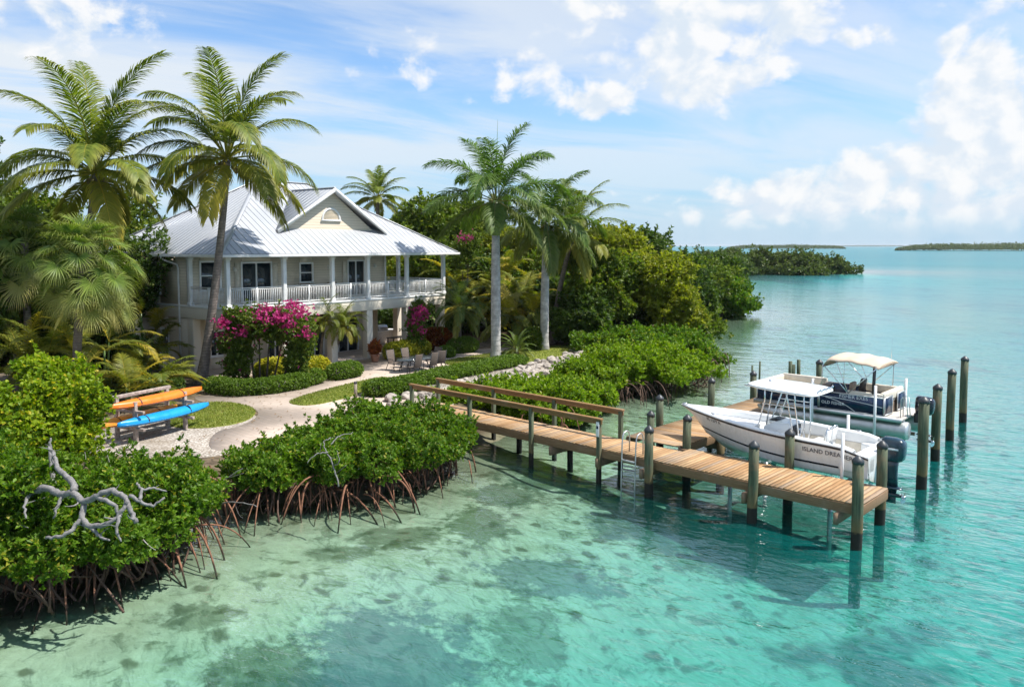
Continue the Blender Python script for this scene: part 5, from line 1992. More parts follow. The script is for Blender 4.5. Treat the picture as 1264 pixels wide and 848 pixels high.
def rosettes(mb, pos, nor, rg, k=7, length=.1, width=.05, upbias=.6, spread=.9, jitter=.45, lvar=.5):
    n = len(pos)
    ax = nrm(nor * .75 + np.array([0, 0, upbias]) + rg.normal(0, jitter, (n, 3)))
    ref = nrm(np.cross(ax, rg.normal(size=(n, 3))))
    ref2 = np.cross(ax, ref)
    for i in range(k):
        a = 2 * math.pi * i / k + rg.uniform(0, 1.2, n)
        tilt = rg.uniform(.35, 1.25, n) * spread
        rad = np.cos(a)[:, None] * ref + np.sin(a)[:, None] * ref2
        d = nrm(ax * np.cos(tilt)[:, None] + rad * np.sin(tilt)[:, None])
        nn = nrm(ax * np.sin(tilt)[:, None] - rad * np.cos(tilt)[:, None] + rg.normal(0, .15, (n, 3)))
        le = length * (1 + lvar * rg.uniform(-1, 1, n))
        leaves(mb, pos + d * .01 + ax * (le * .25 * rg.uniform(-1, 1, n))[:, None], d, nn, le, width * le / length)


def bez(p0, p1, p2, n):
    p0, p1, p2 = map(np.array, (p0, p1, p2))
    t = np.linspace(0, 1, n)[:, None]
    return (1 - t) ** 2 * p0 + 2 * t * (1 - t) * p1 + t ** 2 * p2


def broad_tree(name, label, base, lobes, n, mat, leaf=(.22, .11), k=5, trunk=.16, cat='tree', group=None, bark_m='bark_dark', seed=0, shell=.5, lump=.25, floor=None, freq=1.6, stems=1, upbias=.45):
    rg = np.random.default_rng(seed + 100)
    base = Vector(base)
    o = thing(name, label, cat, tuple(base), 0, group)
    L = [(c[0] - base.x, c[1] - base.y, c[2] - base.z, *c[3:]) for c in lobes]
    pos, nor = lobes_points(L, n // k, rg, shell, floor, lump, freq)
    sp = leaf[0] * 4.2
    p2, n2 = sprigs(pos, nor, rg, max(20, n // (k * 22)), sp, sp / 5)
    pos, nor = np.concatenate([pos, p2]), np.concatenate([nor, n2])
    mb = MB()
    rosettes(mb, pos, nor, rg, k, leaf[0], leaf[1], upbias)
    mb.build('crown', mat, o)
    m = MB()
    C = np.array(L)[:, :3]
    low = C[:, 2].min() * .55
    for s in range(stems):
        b0 = np.array([rg.normal(0, .25) if stems > 1 else 0, rg.normal(0, .25) if stems > 1 else 0, -.15])
        fork = np.array([C[:, 0].mean() * .35 + b0[0], C[:, 1].mean() * .35 + b0[1], max(.3, low)])
        m.tube(bez(b0, (b0 + fork) / 2 + rg.normal(0, .12, 3), fork, 6), np.linspace(trunk, trunk * .75, 6), 8)
        for i in range(s, len(L), stems):
            tip = C[i]
            mid = (fork + tip) / 2 + np.array([0, 0, .25]) + rg.normal(0, .2, 3)
            m.tube(bez(fork, mid, tip, 7), np.linspace(trunk * .6, trunk * .15, 7), 6)
            for _ in range(4):
                t2 = tip + nrm(rg.normal(size=3)) * np.array(L[i][3:6]) * .8
                m.tube(bez(tip * .7 + fork * .3, (tip + t2) / 2, t2, 5), np.linspace(trunk * .22, trunk * .06, 5), 5)
    m.build('trunk', M[bark_m], o, smooth=True)
    return o


def rand_lobes(c, rx, ry, rz, n, rg, rr=(.42, .62)):
    out_ = [(c[0], c[1], c[2], rx * .60, ry * .60, rz * .60)]
    n = int(n * 1.9)
    rr = (.26, .46)
    for _ in range(n):
        d = nrm(rg.normal(size=3))
        d[2] = d[2] * .8 + .1
        f = rg.uniform(.52, .88)
        s = rg.uniform(*rr)
        out_.append((c[0] + d[0] * rx * f, c[1] + d[1] * ry * f, c[2] + d[2] * rz * f, rx * s, ry * s, rz * s * rg.uniform(.75, 1.0)))
    return out_


# ---- feather palms
def frond(mb, base, az, e0, L, droop, nl, ll, lw, rg, age=0.0, hang=.5, vee=.25, rach=.035, start=.16, plume=0.0, tipage=0.0, twist=0.0, fwd0=.45, full=.75):
    k = 14
    t = np.linspace(0, 1, k)
    e = e0 - droop * t ** 1.45
    azs = az + twist * t ** 2
    step = L / (k - 1)
    d = np.stack([np.cos(e) * np.cos(azs), np.cos(e) * np.sin(azs), np.sin(e)], -1)
    pts = np.concatenate([[base], base + np.cumsum(d[:-1] * step, 0)])
    mb.tube(pts, np.linspace(rach, rach * .12, k), 5, cap=False, age=min(1.0, .45 + age * 1.2))
    tl = np.repeat(np.linspace(start, .995, nl), 2) + rg.normal(0, .004, nl * 2)
    tl = np.clip(tl, 0, .998)
    sd_ = np.tile([1.0, -1.0], nl)
    f = tl * (k - 1)
    i = np.minimum(f.astype(int), k - 2)
    fr = (f - i)[:, None]
    p0 = pts[i] * (1 - fr) + pts[i + 1] * fr
    tg = nrm(d[i] * (1 - fr) + d[np.minimum(i + 1, k - 1)] * fr)
    side = nrm(np.cross(tg, np.array([0, 0, 1.0])) + 1e-6)
    up_ = np.cross(side, tg)
    ln = ll * np.clip(np.sin(math.pi * (.12 + .80 * tl)) ** full, .12, 1) * rg.uniform(.85, 1.1, len(tl))
    fw = (fwd0 + .85 * tl)[:, None]
    pl = rg.uniform(-1, 1, len(tl))[:, None] * plume
    d1 = nrm(side * sd_[:, None] + tg * fw + up_ * (vee + pl) + rg.normal(0, .06, (len(tl), 3)))
    hg = (hang * rg.uniform(.7, 1.3, len(tl)))[:, None]
    d2 = nrm(d1 + np.array([0, 0, -1.0]) * hg)
    d3 = nrm(d2 + np.array([0, 0, -1.0]) * hg * 1.1)
    q1 = p0 + d1 * (ln * .35)[:, None]
    q2 = q1 + d2 * (ln * .35)[:, None]
    q3 = q2 + d3 * (ln * .30)[:, None]
    wv = nrm(tg - d1 * np.sum(tg * d1, 1, keepdims=True))
    w = (lw * rg.uniform(.8, 1.15, len(tl)))[:, None] * .5
    V = np.stack([p0 - wv * w * .5, p0 + wv * w * .5, q1 - wv * w, q1 + wv * w, q2 - wv * w * .75, q2 + wv * w * .75, q3], 1).reshape(-1, 3)
    b = np.arange(len(tl))[:, None] * 7
    Q = np.concatenate([b + np.array([[0, 1, 3, 2]]), b + np.array([[2, 3, 5, 4]])])
    T = b + np.array([[4, 5, 6]])
    ag = np.clip(age * rg.uniform(.6, 1.25, len(tl)), 0, 1)
    agv = np.stack([ag, ag, ag, ag, ag + tipage * .5, ag + tipage * .5, ag + tipage], 1).ravel()
    mb.add(V, tris=T, quads=Q, age=np.clip(agv, 0, 1))


def palm(name, label, base, top, bend, r0, r1, fronds, mat, bark_m, seed, L=4.8, nl=58, ll=.85, lw=.05, hang=.55, vee=.2, group=None, plume=0.0, nuts=0, shaft=0.0,
         droop=(.75, 1.35), tipage=.08, spec=None, up_spear=0, rach=.038, fwd0=.45, full=.75, upl=0.0):
    rg = np.random.default_rng(seed)
    base, top = np.array(base), np.array(top)
    o = thing(name, label, 'palm tree', tuple(base), 0, group)
    tp = top - base
    pts = bez((0, 0, -.2), np.array(bend), tp, 18)
    rad = np.linspace(r0, r1, 18)
    rad[0] *= 1.5; rad[1] *= 1.22; rad[2] *= 1.08
    if shaft: rad = r0 * (1 + .10 * np.sin(np.linspace(0, math.pi, 18))) * np.linspace(1.0, .82, 18); rad[0] *= 1.45; rad[1] *= 1.15
    m = MB().tube(pts, rad, 14)
    m.build('trunk', M[bark_m], o, smooth=True)
    hub = tp.copy()
    if shaft:
        d = nrm(pts[-1] - pts[-2])
        pp_ = [tp - d * .05, tp + d * shaft * .25, tp + d * shaft * .8, tp + d * shaft]
        MB().tube(pp_, [r1 * 1.05, r1 * 1.15, r1 * .8, r1 * .5], 12).build('crownshaft', M['crownshaft'], o, smooth=True)
        hub = tp + d * shaft * .95
    mb = MB()
    for i in range(fronds):
        u = (i + .5) / fronds
        e0 = 1.50 - 2.05 * u ** 1.05 + rg.normal(0, .06)       # young upright to old hanging
        a = i * 2.39996 + rg.normal(0, .18)
        age = .62 * max(0, (u - .55) / .45) ** 1.3 * rg.uniform(.2, 1.0)
        dr = droop[0] + (droop[1] - droop[0]) * math.sin(min(1, u * 1.3) * math.pi) ** .8
        frond(mb, hub + np.array([math.cos(a), math.sin(a), 0]) * r1 * .7 + np.array([0, 0, .25 * (1 - u)]), a, e0, L * rg.uniform(.86, 1.06) * (.82 + .18 * math.sin(math.pi * min(1, u + .25))) * (1 + upl * max(0, 1 - u / .3)), dr * rg.uniform(.8, 1.2), nl, ll, lw, rg, age, hang * (.55 + .75 * u), vee, rach, plume=plume, tipage=tipage, twist=rg.normal(0, .25), fwd0=fwd0, full=full)
    for k in range(up_spear):
        pp_ = np.array([hub, hub + np.array([.05, 0, L * .45]), hub + np.array([.12, .05, L * .9])])
        mb.tube(pp_, [.05, .03, .006], 6)
    mb.build('crown', mat, o)
    for k in range(nuts):
        a = rg.uniform(0, 6.28)
        c = hub + np.array([math.cos(a) * rg.uniform(.25, .5), math.sin(a) * rg.uniform(.25, .5), -rg.uniform(.15, .6)])
        MB().lathe([(.03, -.16), (.10, -.1), (.13, 0), (.10, .11), (.03, .17)], tuple(c), 10).build('coconut', M['coconut'], o, smooth=True)
    return o


def clump_palm(name, label, base, n, L, mat, seed, nl=34, ll=.55, lw=.045, spread=.9, canes=7, height=1.6, group=None, droop=(.9, 1.7), old=.35):
    """several thin canes with arching feather fronds from the ground up"""
    rg = np.random.default_rng(seed)
    base = np.array(base)
    o = thing(name, label, 'palm', tuple(base), 0, group)
    m, mb = MB(), MB()
    heads = []
    for c in range(canes):
        a = rg.uniform(0, 6.28)
        r = rg.uniform(0, spread)
        h = height * rg.uniform(.35, 1.15)
        tip = np.array([math.cos(a) * r * 1.7, math.sin(a) * r * 1.7, h])
        m.tube(bez((math.cos(a) * r * .5, math.sin(a) * r * .5, -.1), (math.cos(a) * r * .9, math.sin(a) * r * .9, h * .5), tip, 7), np.linspace(.06, .04, 7), 8)
        heads.append((tip, a))
    for i in range(n):
        tip, a0 = heads[i % canes]
        u = rg.uniform(0, 1)
        a = a0 + rg.normal(0, 1.3)
        frond(mb, tip, a, 1.35 - 1.3 * u, L * rg.uniform(.7, 1.1), rg.uniform(*droop), nl, ll, lw, rg, (rg.uniform(.4, 1) if rg.uniform() < old * .55 else rg.uniform(0, .2)), .35, .35, .022, start=.12, tipage=.1)
    m.build('canes', M['crownshaft'], o, smooth=True)
    mb.build('crown', mat, o)
    return o


def fan_palm(name, label, base, top, r0, nf, mat, seed, R_=1.1, pet=1.5, old=.3, group=None):
    rg = np.random.default_rng(seed)
    base, top = np.array(base), np.array(top)
    tp = top - base
    o = thing(name, label, 'palm tree', tuple(base), 0, group)
    MB().tube(bez((0, 0, -.2), (tp[0] * .2, tp[1] * .2, tp[2] * .5), tp, 14), np.linspace(r0 * 1.1, r0, 14), 12).build('trunk', M['bark_fan'], o, smooth=True)
    mb = MB()
    for i in range(nf):
        u = (i + .5) / nf
        e0 = 1.45 - 2.35 * u + rg.normal(0, .1)
        a = i * 2.39996 + rg.normal(0, .2)
        pl = pet * rg.uniform(.75, 1.15)
        d0 = np.array([math.cos(e0) * math.cos(a), math.cos(e0) * math.sin(a), math.sin(e0)])
        hub = tp + np.array([0, 0, -.9 * u])
        end = hub + d0 * pl + np.array([0, 0, -.18 * pl])
        mb.tube(bez(hub, hub + d0 * pl * .55, end, 5), np.linspace(.025, .014, 5), 5, cap=False, age=.2)
        hz = np.array([math.cos(a), math.sin(a), 0])
        fwd = nrm(hz * .5 + np.array([0, 0, .62 - 2.3 * u]) + rg.normal(0, .12, 3))
        side = nrm(np.cross(fwd, np.array([0, 0, 1.0])) + rg.normal(0, .10, 3))
        side = nrm(side - fwd * (side @ fwd))
        upv = np.cross(side, fwd)
        # costapalmate blade: folded segments radiating, tips splitting and drooping
        ns = 38
        th = np.linspace(-2.25, 2.25, ns)
        rr = R_ * rg.uniform(.85, 1.12) * (1 - .18 * np.abs(th / 2.25) ** 2)
        dirs = np.cos(th)[:, None] * fwd + np.sin(th)[:, None] * side
        cup = .22 + .12 * np.abs(np.sin(th))
        dirs = nrm(dirs + upv * cup[:, None])
        dth = th[1] - th[0]
        tang = nrm(np.cross(upv[None, :], dirs))
        p0 = np.repeat(end[None], ns, 0)
        m1 = p0 + dirs * (rr * .34)[:, None]
        dd = nrm(dirs + np.array([0, 0, -1.0]) * rg.uniform(.15, .6, ns)[:, None])
        m2 = m1 + dd * (rr * .40)[:, None]
        dd2 = nrm(dd + np.array([0, 0, -1.0]) * rg.uniform(.5, 1.2, ns)[:, None])
        m3 = m2 + dd2 * (rr * .34)[:, None]
        w1 = (rr * .40 * dth * .40)[:, None]
        z_ = np.tile([0.018, -0.018], ns // 2)[:, None] * upv
        V = np.stack([p0, m1 - tang * w1 + z_, m1 + tang * w1 - z_, m2 - tang * w1 * .6, m2 + tang * w1 * .6, m3], 1).reshape(-1, 3)
        b = np.arange(ns)[:, None] * 6
        T = np.concatenate([b + np.array([[0, 2, 1]]), b + np.array([[3, 4, 5]])])
        Q = b + np.array([[1, 2, 4, 3]])
        ag = max(0, (u - .62) / .38) * rg.uniform(.4, 1.0)
        agv = np.tile([ag, ag, ag, ag + .2, ag + .2, ag + .45], ns)
        mb.add(V, tris=T, quads=Q, age=np.clip(agv, 0, 1))
    mb.build('crown', mat, o)
    return o


# ---- mangroves: leafy crown over arching prop roots
def mangrove(name, label, base, lobes, n, mat, roots, leaf=(.105, .055), k=8, group=None, seed=0, floor=.35, twigs=30, shell=.6, root_mat='root', lump=.42):
    rg = np.random.default_rng(seed + 7)
    base = Vector(base)
    o = thing(name, label, 'mangrove', tuple(base), 0, group)
    L = [(c[0] - base.x, c[1] - base.y, c[2] - base.z, *c[3:]) for c in lobes]
    pos, nor = lobes_points(L, n // k, rg, shell, floor - base.z, lump, 2.8)
    p2, n2 = sprigs(pos, nor, rg, n // (k * 26), leaf[0] * 4.5, leaf[0] * .8, .7)
    pos, nor = np.concatenate([pos, p2]), np.concatenate([nor, n2])
    mb = MB()
    rosettes(mb, pos, nor, rg, k, leaf[0], leaf[1], .7)
    mb.build('crown', mat, o)
    m = MB()
    for c in L:                                    # twisted inner stems
        for _ in range(max(2, twigs // len(L))):
            a = np.array([c[0] + rg.normal(0, c[3] * .35), c[1] + rg.normal(0, c[4] * .35), -base.z - .1 + rg.uniform(0, .4)])
            d = nrm(rg.normal(size=3) + np.array([0, 0, .6]))
            e = np.array(c[:3]) + d * np.array(c[3:6]) * rg.uniform(.6, .98)
            m.tube(bez(a, (a + e) / 2 + rg.normal(0, .25, 3), e, 7), np.linspace(.032, .010, 7), 6)
    m.build('stems', M['root_dark'], o, smooth=True)
    m = MB()
    for i in rg.choice(len(pos), size=(twigs // 5 if twigs >= 60 else 0)):   # bare grey twigs poking out of the leaves
        d = nrm(nor[i] + np.array([0, 0, .3]) + rg.normal(0, .5, 3))
        a, e = pos[i] - d * .25, pos[i] + d * rg.uniform(.1, .32)
        m.tube(bez(a, (a + e) / 2 + rg.normal(0, .06, 3), e, 6), np.linspace(.013, .004, 6), 5)
    if m.n: m.build('bare_twigs', M['twig'], o, smooth=True)
    for (x, y, ang_, n_, reach) in roots:          # arching prop roots, each its own part
        for i in range(n_):
            a = ang_ + rg.normal(0, .75)
            rch = reach * rg.uniform(.25, 1.25)
            h = rg.uniform(.45, 1.25)
            p0 = np.array([x - base.x + rg.normal(0, .38), y - base.y + rg.normal(0, .38) + .25, h - base.z])
            p2 = p0 + np.array([math.cos(a) * rch, math.sin(a) * rch, 0])
            p2[2] = -base.z - .35
            p1 = (p0 + p2) / 2
            p1[2] = p0[2] + rg.uniform(.0, .35)
            p1[:2] += (p2 - p0)[:2] * rg.uniform(.0, .3) + rg.normal(0, .08, 2)
            r = rg.uniform(.017, .036)
            MB().tube(bez(p0, p1, p2, 10), np.linspace(r, r * .7, 10), 7).build('prop_root', M[root_mat], o, smooth=True)
    return o


def L_(px, py, Y, r, rz=None, ry=None):
    c = Pd(px, py, Y)
    return (c.x, c.y, c.z, r, ry or r, rz or r * .85)


def R_at(px, py, ang_, n, reach):
    w = P(px, py, 0.0)
    return (w.x, w.y, ang_, n, reach)

HAZE = 0.00006

# ================================================================ PLANTS: placed
# ---- nearest mangroves on the left shore
mangrove('mangrove_bush', 'largest nearest mangrove bush at the left edge, under the bleached branches', P(120, 650, .2),
         [L_(-30, 660, 17.0, 1.7), L_(40, 668, 17.3, 1.35), L_(110, 655, 18.0, 1.4), L_(175, 650, 18.8, 1.25), L_(212, 622, 20.2, 1.1), L_(150, 625, 20.4, 1.3), L_(70, 632, 19.8, 1.2),
          L_(200, 610, 22.2, 1.05), L_(140, 612, 22.0, 1.1), L_(-20, 630, 19.0, 1.4)],
         150000, M['mangrove'], [R_at(10, 725, -1.7, 14, 1.7), R_at(55, 722, -1.6, 14, 1.6), R_at(100, 718, -1.4, 14, 1.8), R_at(150, 700, -1.2, 20, 1.6), R_at(205, 680, -.7, 22, 2.0), R_at(240, 650, -.4, 8, 1.3), R_at(258, 632, -.8, 14, .9)],
         seed=1, floor=.98, twigs=160)
mangrove('mangrove_bush', 'wide mangrove bush with red prop roots between the cove and the dock', P(420, 580, .2),
         [L_(314, 594, 23.8, 1.0, .8), L_(345, 590, 23.9, 1.15, .95), L_(405, 585, 24.4, 1.2, .95), L_(460, 575, 25.2, 1.25, 1.0), L_(510, 565, 26.2, 1.25, 1.0), L_(548, 552, 27.4, 1.15, .95),
          L_(340, 572, 25.6, 1.0, .75), L_(410, 548, 27.0, 1.2, .8), L_(480, 540, 28.0, 1.2, .8), L_(540, 535, 29.0, 1.05, .8), L_(455, 520, 29.8, 1.1, .7), L_(515, 522, 30.4, .9, .65), L_(395, 548, 27.8, .9, .65)],
         150000, M['mangrove'], [R_at(300, 622, -2.0, 12, 1.0), R_at(345, 630, -1.8, 18, 1.6), R_at(395, 628, -1.6, 18, 1.3), R_at(440, 620, -1.4, 18, 1.7), R_at(485, 610, -1.3, 14, 1.2), R_at(525, 597, -1.0, 10, 1.0), R_at(555, 584, -.8, 10, .8)],
         seed=2, floor=.90, twigs=200)
# ---- beyond the dock
mangrove('mangrove_bush', 'low clipped mangrove bank directly behind the handrails', P(620, 500, .3),
         [L_(565, 498, 36, 1.1, .6), L_(600, 500, 35.6, 1.3, .7), L_(645, 500, 35.0, 1.5, .85), L_(690, 505, 34.6, 1.3, .85), L_(700, 490, 37, 1.2, .8), L_(640, 490, 37.5, 1.4, .65), L_(605, 488, 38, 1.0, .55), L_(720, 500, 36.0, .75, .7)],
         80000, M['mangrove_yellow'], [R_at(690, 540, -1.2, 8, .6), R_at(650, 535, -1.4, 8, .6)], leaf=(.14, .075), k=7, seed=3, floor=.3, twigs=30)
mangrove('mangrove_bush', 'low mangrove mound between the riprap rocks and the prop rooted thicket', P(650, 472, .5),
         [L_(628, 486, 39, 1.0, .5), L_(665, 484, 39.5, 1.1, .55), L_(700, 482, 40, 1.1, .6), L_(735, 490, 38.5, .85, .7)],
         36000, M['mangrove_yellow'], [], leaf=(.15, .08), k=7, seed=4, floor=.3, twigs=16)
mangrove('mangrove_thicket', 'bright green mangrove thicket with exposed pale roots beyond the dock', P(770, 470, .3),
         [L_(718, 472, 42.6, 1.4, .9), L_(755, 465, 42.5, 1.9, 1.0), L_(805, 460, 43.5, 1.9, 1.05), L_(845, 466, 44.5, 1.5, .95), L_(865, 473, 45.0, .9, .8), L_(770, 446, 47, 2.0, .8), L_(820, 448, 47.5, 1.9, .85), L_(738, 452, 46.5, 1.4, .7)],
         110000, M['mangrove_yellow'], [R_at(705, 492, -1.7, 16, 1.2), R_at(735, 493, -1.6, 22, 1.4), R_at(765, 492, -1.5, 24, 1.4), R_at(795, 489, -1.3, 16, 1.3), R_at(825, 484, -1.2, 12, 1.0)], leaf=(.15, .08), k=7, seed=5, floor=.75, twigs=140, root_mat='root_dark')
mangrove('mangrove_thicket', 'darker mangrove thicket spilling over the water behind the bright one', P(840, 440, .3),
         [L_(780, 424, 53, 2.0, .8), L_(825, 424, 54, 2.0, .9), L_(850, 437, 51.5, 1.8, .9), L_(870, 449, 51, 1.4, .85), L_(735, 426, 53, 1.7, .7), L_(800, 432, 50.5, 1.7, .7), L_(876, 462, 49, .8, .6)],
         80000, M['mangrove'], [R_at(868, 466, -.8, 12, 1.0), R_at(880, 462, -.5, 8, .8)], leaf=(.17, .09), k=7, seed=6, floor=.4, twigs=40, root_mat='root_dark')

# ---- bleached dead branches lying over the near mangrove
rg = np.random.default_rng(3)


DEPTH_OFF = 1.1


def dead_branch(label, px_paths, radii):
    b0 = Pd(*px_paths[0][0])
    o = thing('dead_branch', label, 'driftwood', tuple(b0))
    m = MB()
    for path, (ra, rb) in zip(px_paths, radii):
        pts = np.array([tuple(Pd(k[0], k[1], k[2] - DEPTH_OFF) - b0) for k in path])
        # smooth and roughen
        t = np.linspace(0, len(pts) - 1, (len(pts) - 1) * 5 + 1)
        sm = np.stack([np.interp(t, np.arange(len(pts)), pts[:, i]) for i in range(3)], -1)
        for _ in range(3): sm[1:-1] = (sm[:-2] + sm[1:-1] * 2 + sm[2:]) / 4
        sm += rg.normal(0, .012, sm.shape)
        m.tube(sm, np.linspace(ra, rb, len(sm))  * .95 * (1 + .10 * rg.uniform(-1, 1, len(sm))), 9)
        for _ in range(len(sm) // 9):                       # thin side twigs
            q = sm[rg.integers(2, len(sm))]
            e = q + nrm(rg.normal(size=3) + np.array([0, 0, .2])) * rg.uniform(.2, .55)
            mid = (q + e) / 2 + rg.normal(0, .07, 3)
            m.tube(bez(q, mid, e, 6), np.linspace(rb * .6, .005, 6), 5)
    m.build('limb', M['deadwood'], o, smooth=True)
    return o


dead_branch('forked silver dead branch sprawling over the nearest mangrove',
            [[(16, 614, 18.2), (40, 606, 18.0), (60, 602, 17.8), (78, 612, 17.6), (92, 606, 17.5), (103, 622, 17.3), (118, 612, 17.2), (135, 605, 17.2), (152, 610, 17.2), (160, 628, 17.1), (168, 645, 17.0)],
             [(92, 606, 17.5), (88, 592, 17.8), (70, 580, 18.1), (68, 566, 18.4), (62, 552, 18.7)],
             [(103, 622, 17.3), (100, 640, 17.1), (112, 650, 17.0), (132, 648, 16.9), (148, 635, 17.0), (157, 618, 17.1)],
             [(100, 640, 17.1), (88, 655, 16.9), (72, 663, 16.8), (56, 664, 16.8)],
             [(112, 650, 17.0), (122, 662, 16.9), (136, 668, 16.8)], [(148, 635, 17.0), (142, 655, 16.8), (150, 668, 16.8)],
             [(160, 612, 17.2), (172, 618, 17.2), (188, 626, 17.3), (202, 615, 17.4)], [(172, 618, 17.2), (176, 604, 17.4), (190, 602, 17.6), (205, 606, 17.8)],
             [(168, 595, 17.6), (175, 604, 17.4)], [(78, 612, 17.6), (70, 625, 17.4), (66, 640, 17.3)], [(40, 606, 18.0), (30, 622, 17.6), (32, 640, 17.4)],
             [(118, 612, 17.2), (140, 622, 17.0), (150, 636, 17.0)]],
            [(.085, .05), (.075, .035), (.07, .04), (.055, .03), (.045, .02), (.045, .018), (.045, .022), (.04, .016), (.02, .03), (.045, .02), (.045, .018), (.05, .03)])
dead_branch('short upright silver snag rising behind the sprawling dead branch', [[(66, 640, 18.6), (66, 610, 18.8), (64, 580, 19.0), (62, 556, 19.2), (63, 540, 19.3)], [(64, 585, 19.0), (76, 578, 19.2), (82, 590, 19.3), (80, 608, 19.2)]], [(.09, .02), (.05, .02)])
dead_branch('thin grey dead branches in the middle of the wide mangrove bush',
            [[(418, 600, 22.9), (412, 575, 23.1), (404, 560, 23.2), (398, 545, 23.4), (408, 540, 23.6)], [(404, 558, 23.2), (390, 560, 23.0), (378, 572, 22.8)], [(408, 548, 23.3), (418, 538, 23.6), (436, 534, 24.0)], [(412, 575, 23.1), (420, 570, 23.0), (416, 556, 23.2)],
             [(268, 600, 23.2), (282, 588, 23.0), (300, 578, 23.0)], [(272, 622, 22.8), (290, 618, 22.5), (318, 625, 22.3)]],
            [(.024, .012), (.02, .009), (.02, .008), (.016, .008), (.022, .01), (.022, .012)])

# ---- bright shrub at the left edge, beside the gravel
broad_tree('shore_shrub', 'bright yellow green sea shrub at the left edge before the palms', P(50, 590, .9),
           [L_(20, 520, 23.0, 1.2), L_(70, 470, 24.5, 1.0, .6), L_(60, 510, 23.6, 1.1, .8), L_(95, 510, 24, .8, .6), L_(85, 545, 23.4, .9, .7), L_(40, 550, 22.6, 1.1, .8), L_(0, 545, 22.4, 1.2), L_(105, 490, 24.2, .55, .4), L_(50, 452, 24.8, .6, .4), L_(-30, 520, 23, 1.4)],
           36000, M['shrub_bright'], leaf=(.115, .085), k=6, trunk=.07, cat='shrub', bark_m='twig', seed=8, shell=.6, lump=.3, freq=3.2, stems=3)

# ---- palms on the left
cA = Pd(281, 198, 40.0)
bA = P(247, 474)
palm('coconut_palm', 'tall leaning coconut palm in front of the verandah', bA, cA, ((cA - bA).x * .62, (cA - bA).y * .5, (cA - bA).z * .45), .25, .145, 25, M['coco'], 'bark_coco', 4, L=5.5, nl=120, ll=1.3, lw=.055, nuts=9, hang=.55, vee=.15, fwd0=.6, full=.5, droop=(.85, 1.6), rach=.05, tipage=.3, upl=.28)
cB = Pd(118, 216, 37.0)
bB = P(88, 482)
palm('coconut_palm', 'coconut palm rising behind the fan palm at the left', bB, cB, ((cB - bB).x * .3, .2, (cB - bB).z * .5), .24, .15, 24, M['coco'], 'bark_coco', 9, L=5.2, nl=120, ll=1.25, lw=.055, nuts=7, hang=.55, vee=.15, fwd0=.6, full=.5, droop=(.85, 1.6), rach=.05, tipage=.3, upl=.28)
cF = Pd(105, 318, 32.5)
bF = P(93, 510)
fan_palm('fan_palm', 'big round headed fan palm with a fibrous trunk', (bF.x, bF.y, .9), tuple(cF), .16, 58, M['fan'], 12, R_=1.02, pet=1.55)
cG = Pd(30, 300, 36)
fan_palm('fan_palm', 'second fan palm half hidden at the left edge', (cG.x, cG.y, .9), tuple(cG), .15, 36, M['fan'], 14, R_=1.08, pet=1.5)
# ---- royal palms and the coconut beside them
b1 = P(612, 443); t1 = Pd(612, 290, b1.y)
palm('royal_palm', 'tallest royal palm with smooth pale trunk and green crownshaft, beside the patio', b1, t1, (0, 0, 4), .30, .25, 19, M['royal'], 'bark_royal', 30, L=5.6, nl=130, ll=1.2, lw=.06, hang=.55, plume=.55, shaft=2.1, droop=(.8, 1.5), group='royal palms on the lawn', up_spear=1, tipage=.1)
b2 = P(672, 432); t2 = Pd(674, 305, b2.y)
palm('royal_palm', 'second royal palm with yellowing fronds standing between the tall one and the coconut palm', b2, t2, (0, 0, 4), .28, .23, 16, M['royal'], 'bark_royal', 36, L=5.0, nl=120, ll=1.15, lw=.06, hang=.75, plume=.55, shaft=1.5, droop=(1.0, 1.8), group='royal palms on the lawn', tipage=.3)
b3 = P(681, 424); t3 = Pd(706, 296, b3.y)
palm('coconut_palm', 'slender leaning coconut palm right of the royal palms', b3, t3, ((t3 - b3).x * .25, 0, (t3 - b3).z * .5), .22, .15, 25, M['coco'], 'bark_coco', 41, L=5.0, nl=100, ll=1.1, lw=.05, fwd0=.8, full=.5, nuts=5, hang=.7, droop=(.8, 1.5), tipage=.2)
c4 = Pd(466, 246, 76); b4 = Vector((c4.x, c4.y, .9))
palm('coconut_palm', 'distant coconut palm showing above the roof behind the house', b4, c4, (0, 0, 5), .24, .16, 22, M['coco'], 'bark_coco', 47, L=3.8, nl=60, ll=.85, lw=.07, hang=.6)
# ---- pygmy date palms by the verandah
for (px, py, tx, ty, lab, sd_) in ((395, 449, 402, 398, 'short feathery date palm with a bent trunk at the patio corner', 50), (413, 448, 424, 405, 'shorter date palm leaning right at the patio corner', 53)):
    b = P(px, py); c = Pd(tx, ty, b.y - .3)
    palm('date_palm', lab, b, c, ((c - b).x * .1, 0, (c - b).z * .5), .085, .075, 34, M['areca'], 'bark_fan', sd_, L=1.75, nl=44, ll=.34, lw=.022, hang=.4, vee=.3, droop=(1.2, 1.9), group='date palms at the patio corner', rach=.016)
b = P(568, 434); c = Pd(567, 384, b.y)
palm('date_palm', 'bushy date palm at the right hand end of the verandah', b, c, (0, 0, 1.2), .11, .10, 40, M['cycad'], 'bark_fan', 57, L=2.7, nl=44, ll=.5, lw=.035, hang=.35, vee=.3, droop=(1.1, 1.8), rach=.02)
b = P(638, 441)
palm('cycad', 'dark low cycad on the lawn between the two royal palms', b, b + Vector((0, 0, .35)), (0, 0, .2), .16, .15, 34, M['cycad'], 'bark_fan', 58, L=1.45, nl=40, ll=.2, lw=.025, hang=.1, vee=.5, droop=(.9, 1.5), rach=.016)['category'] = 'cycad'

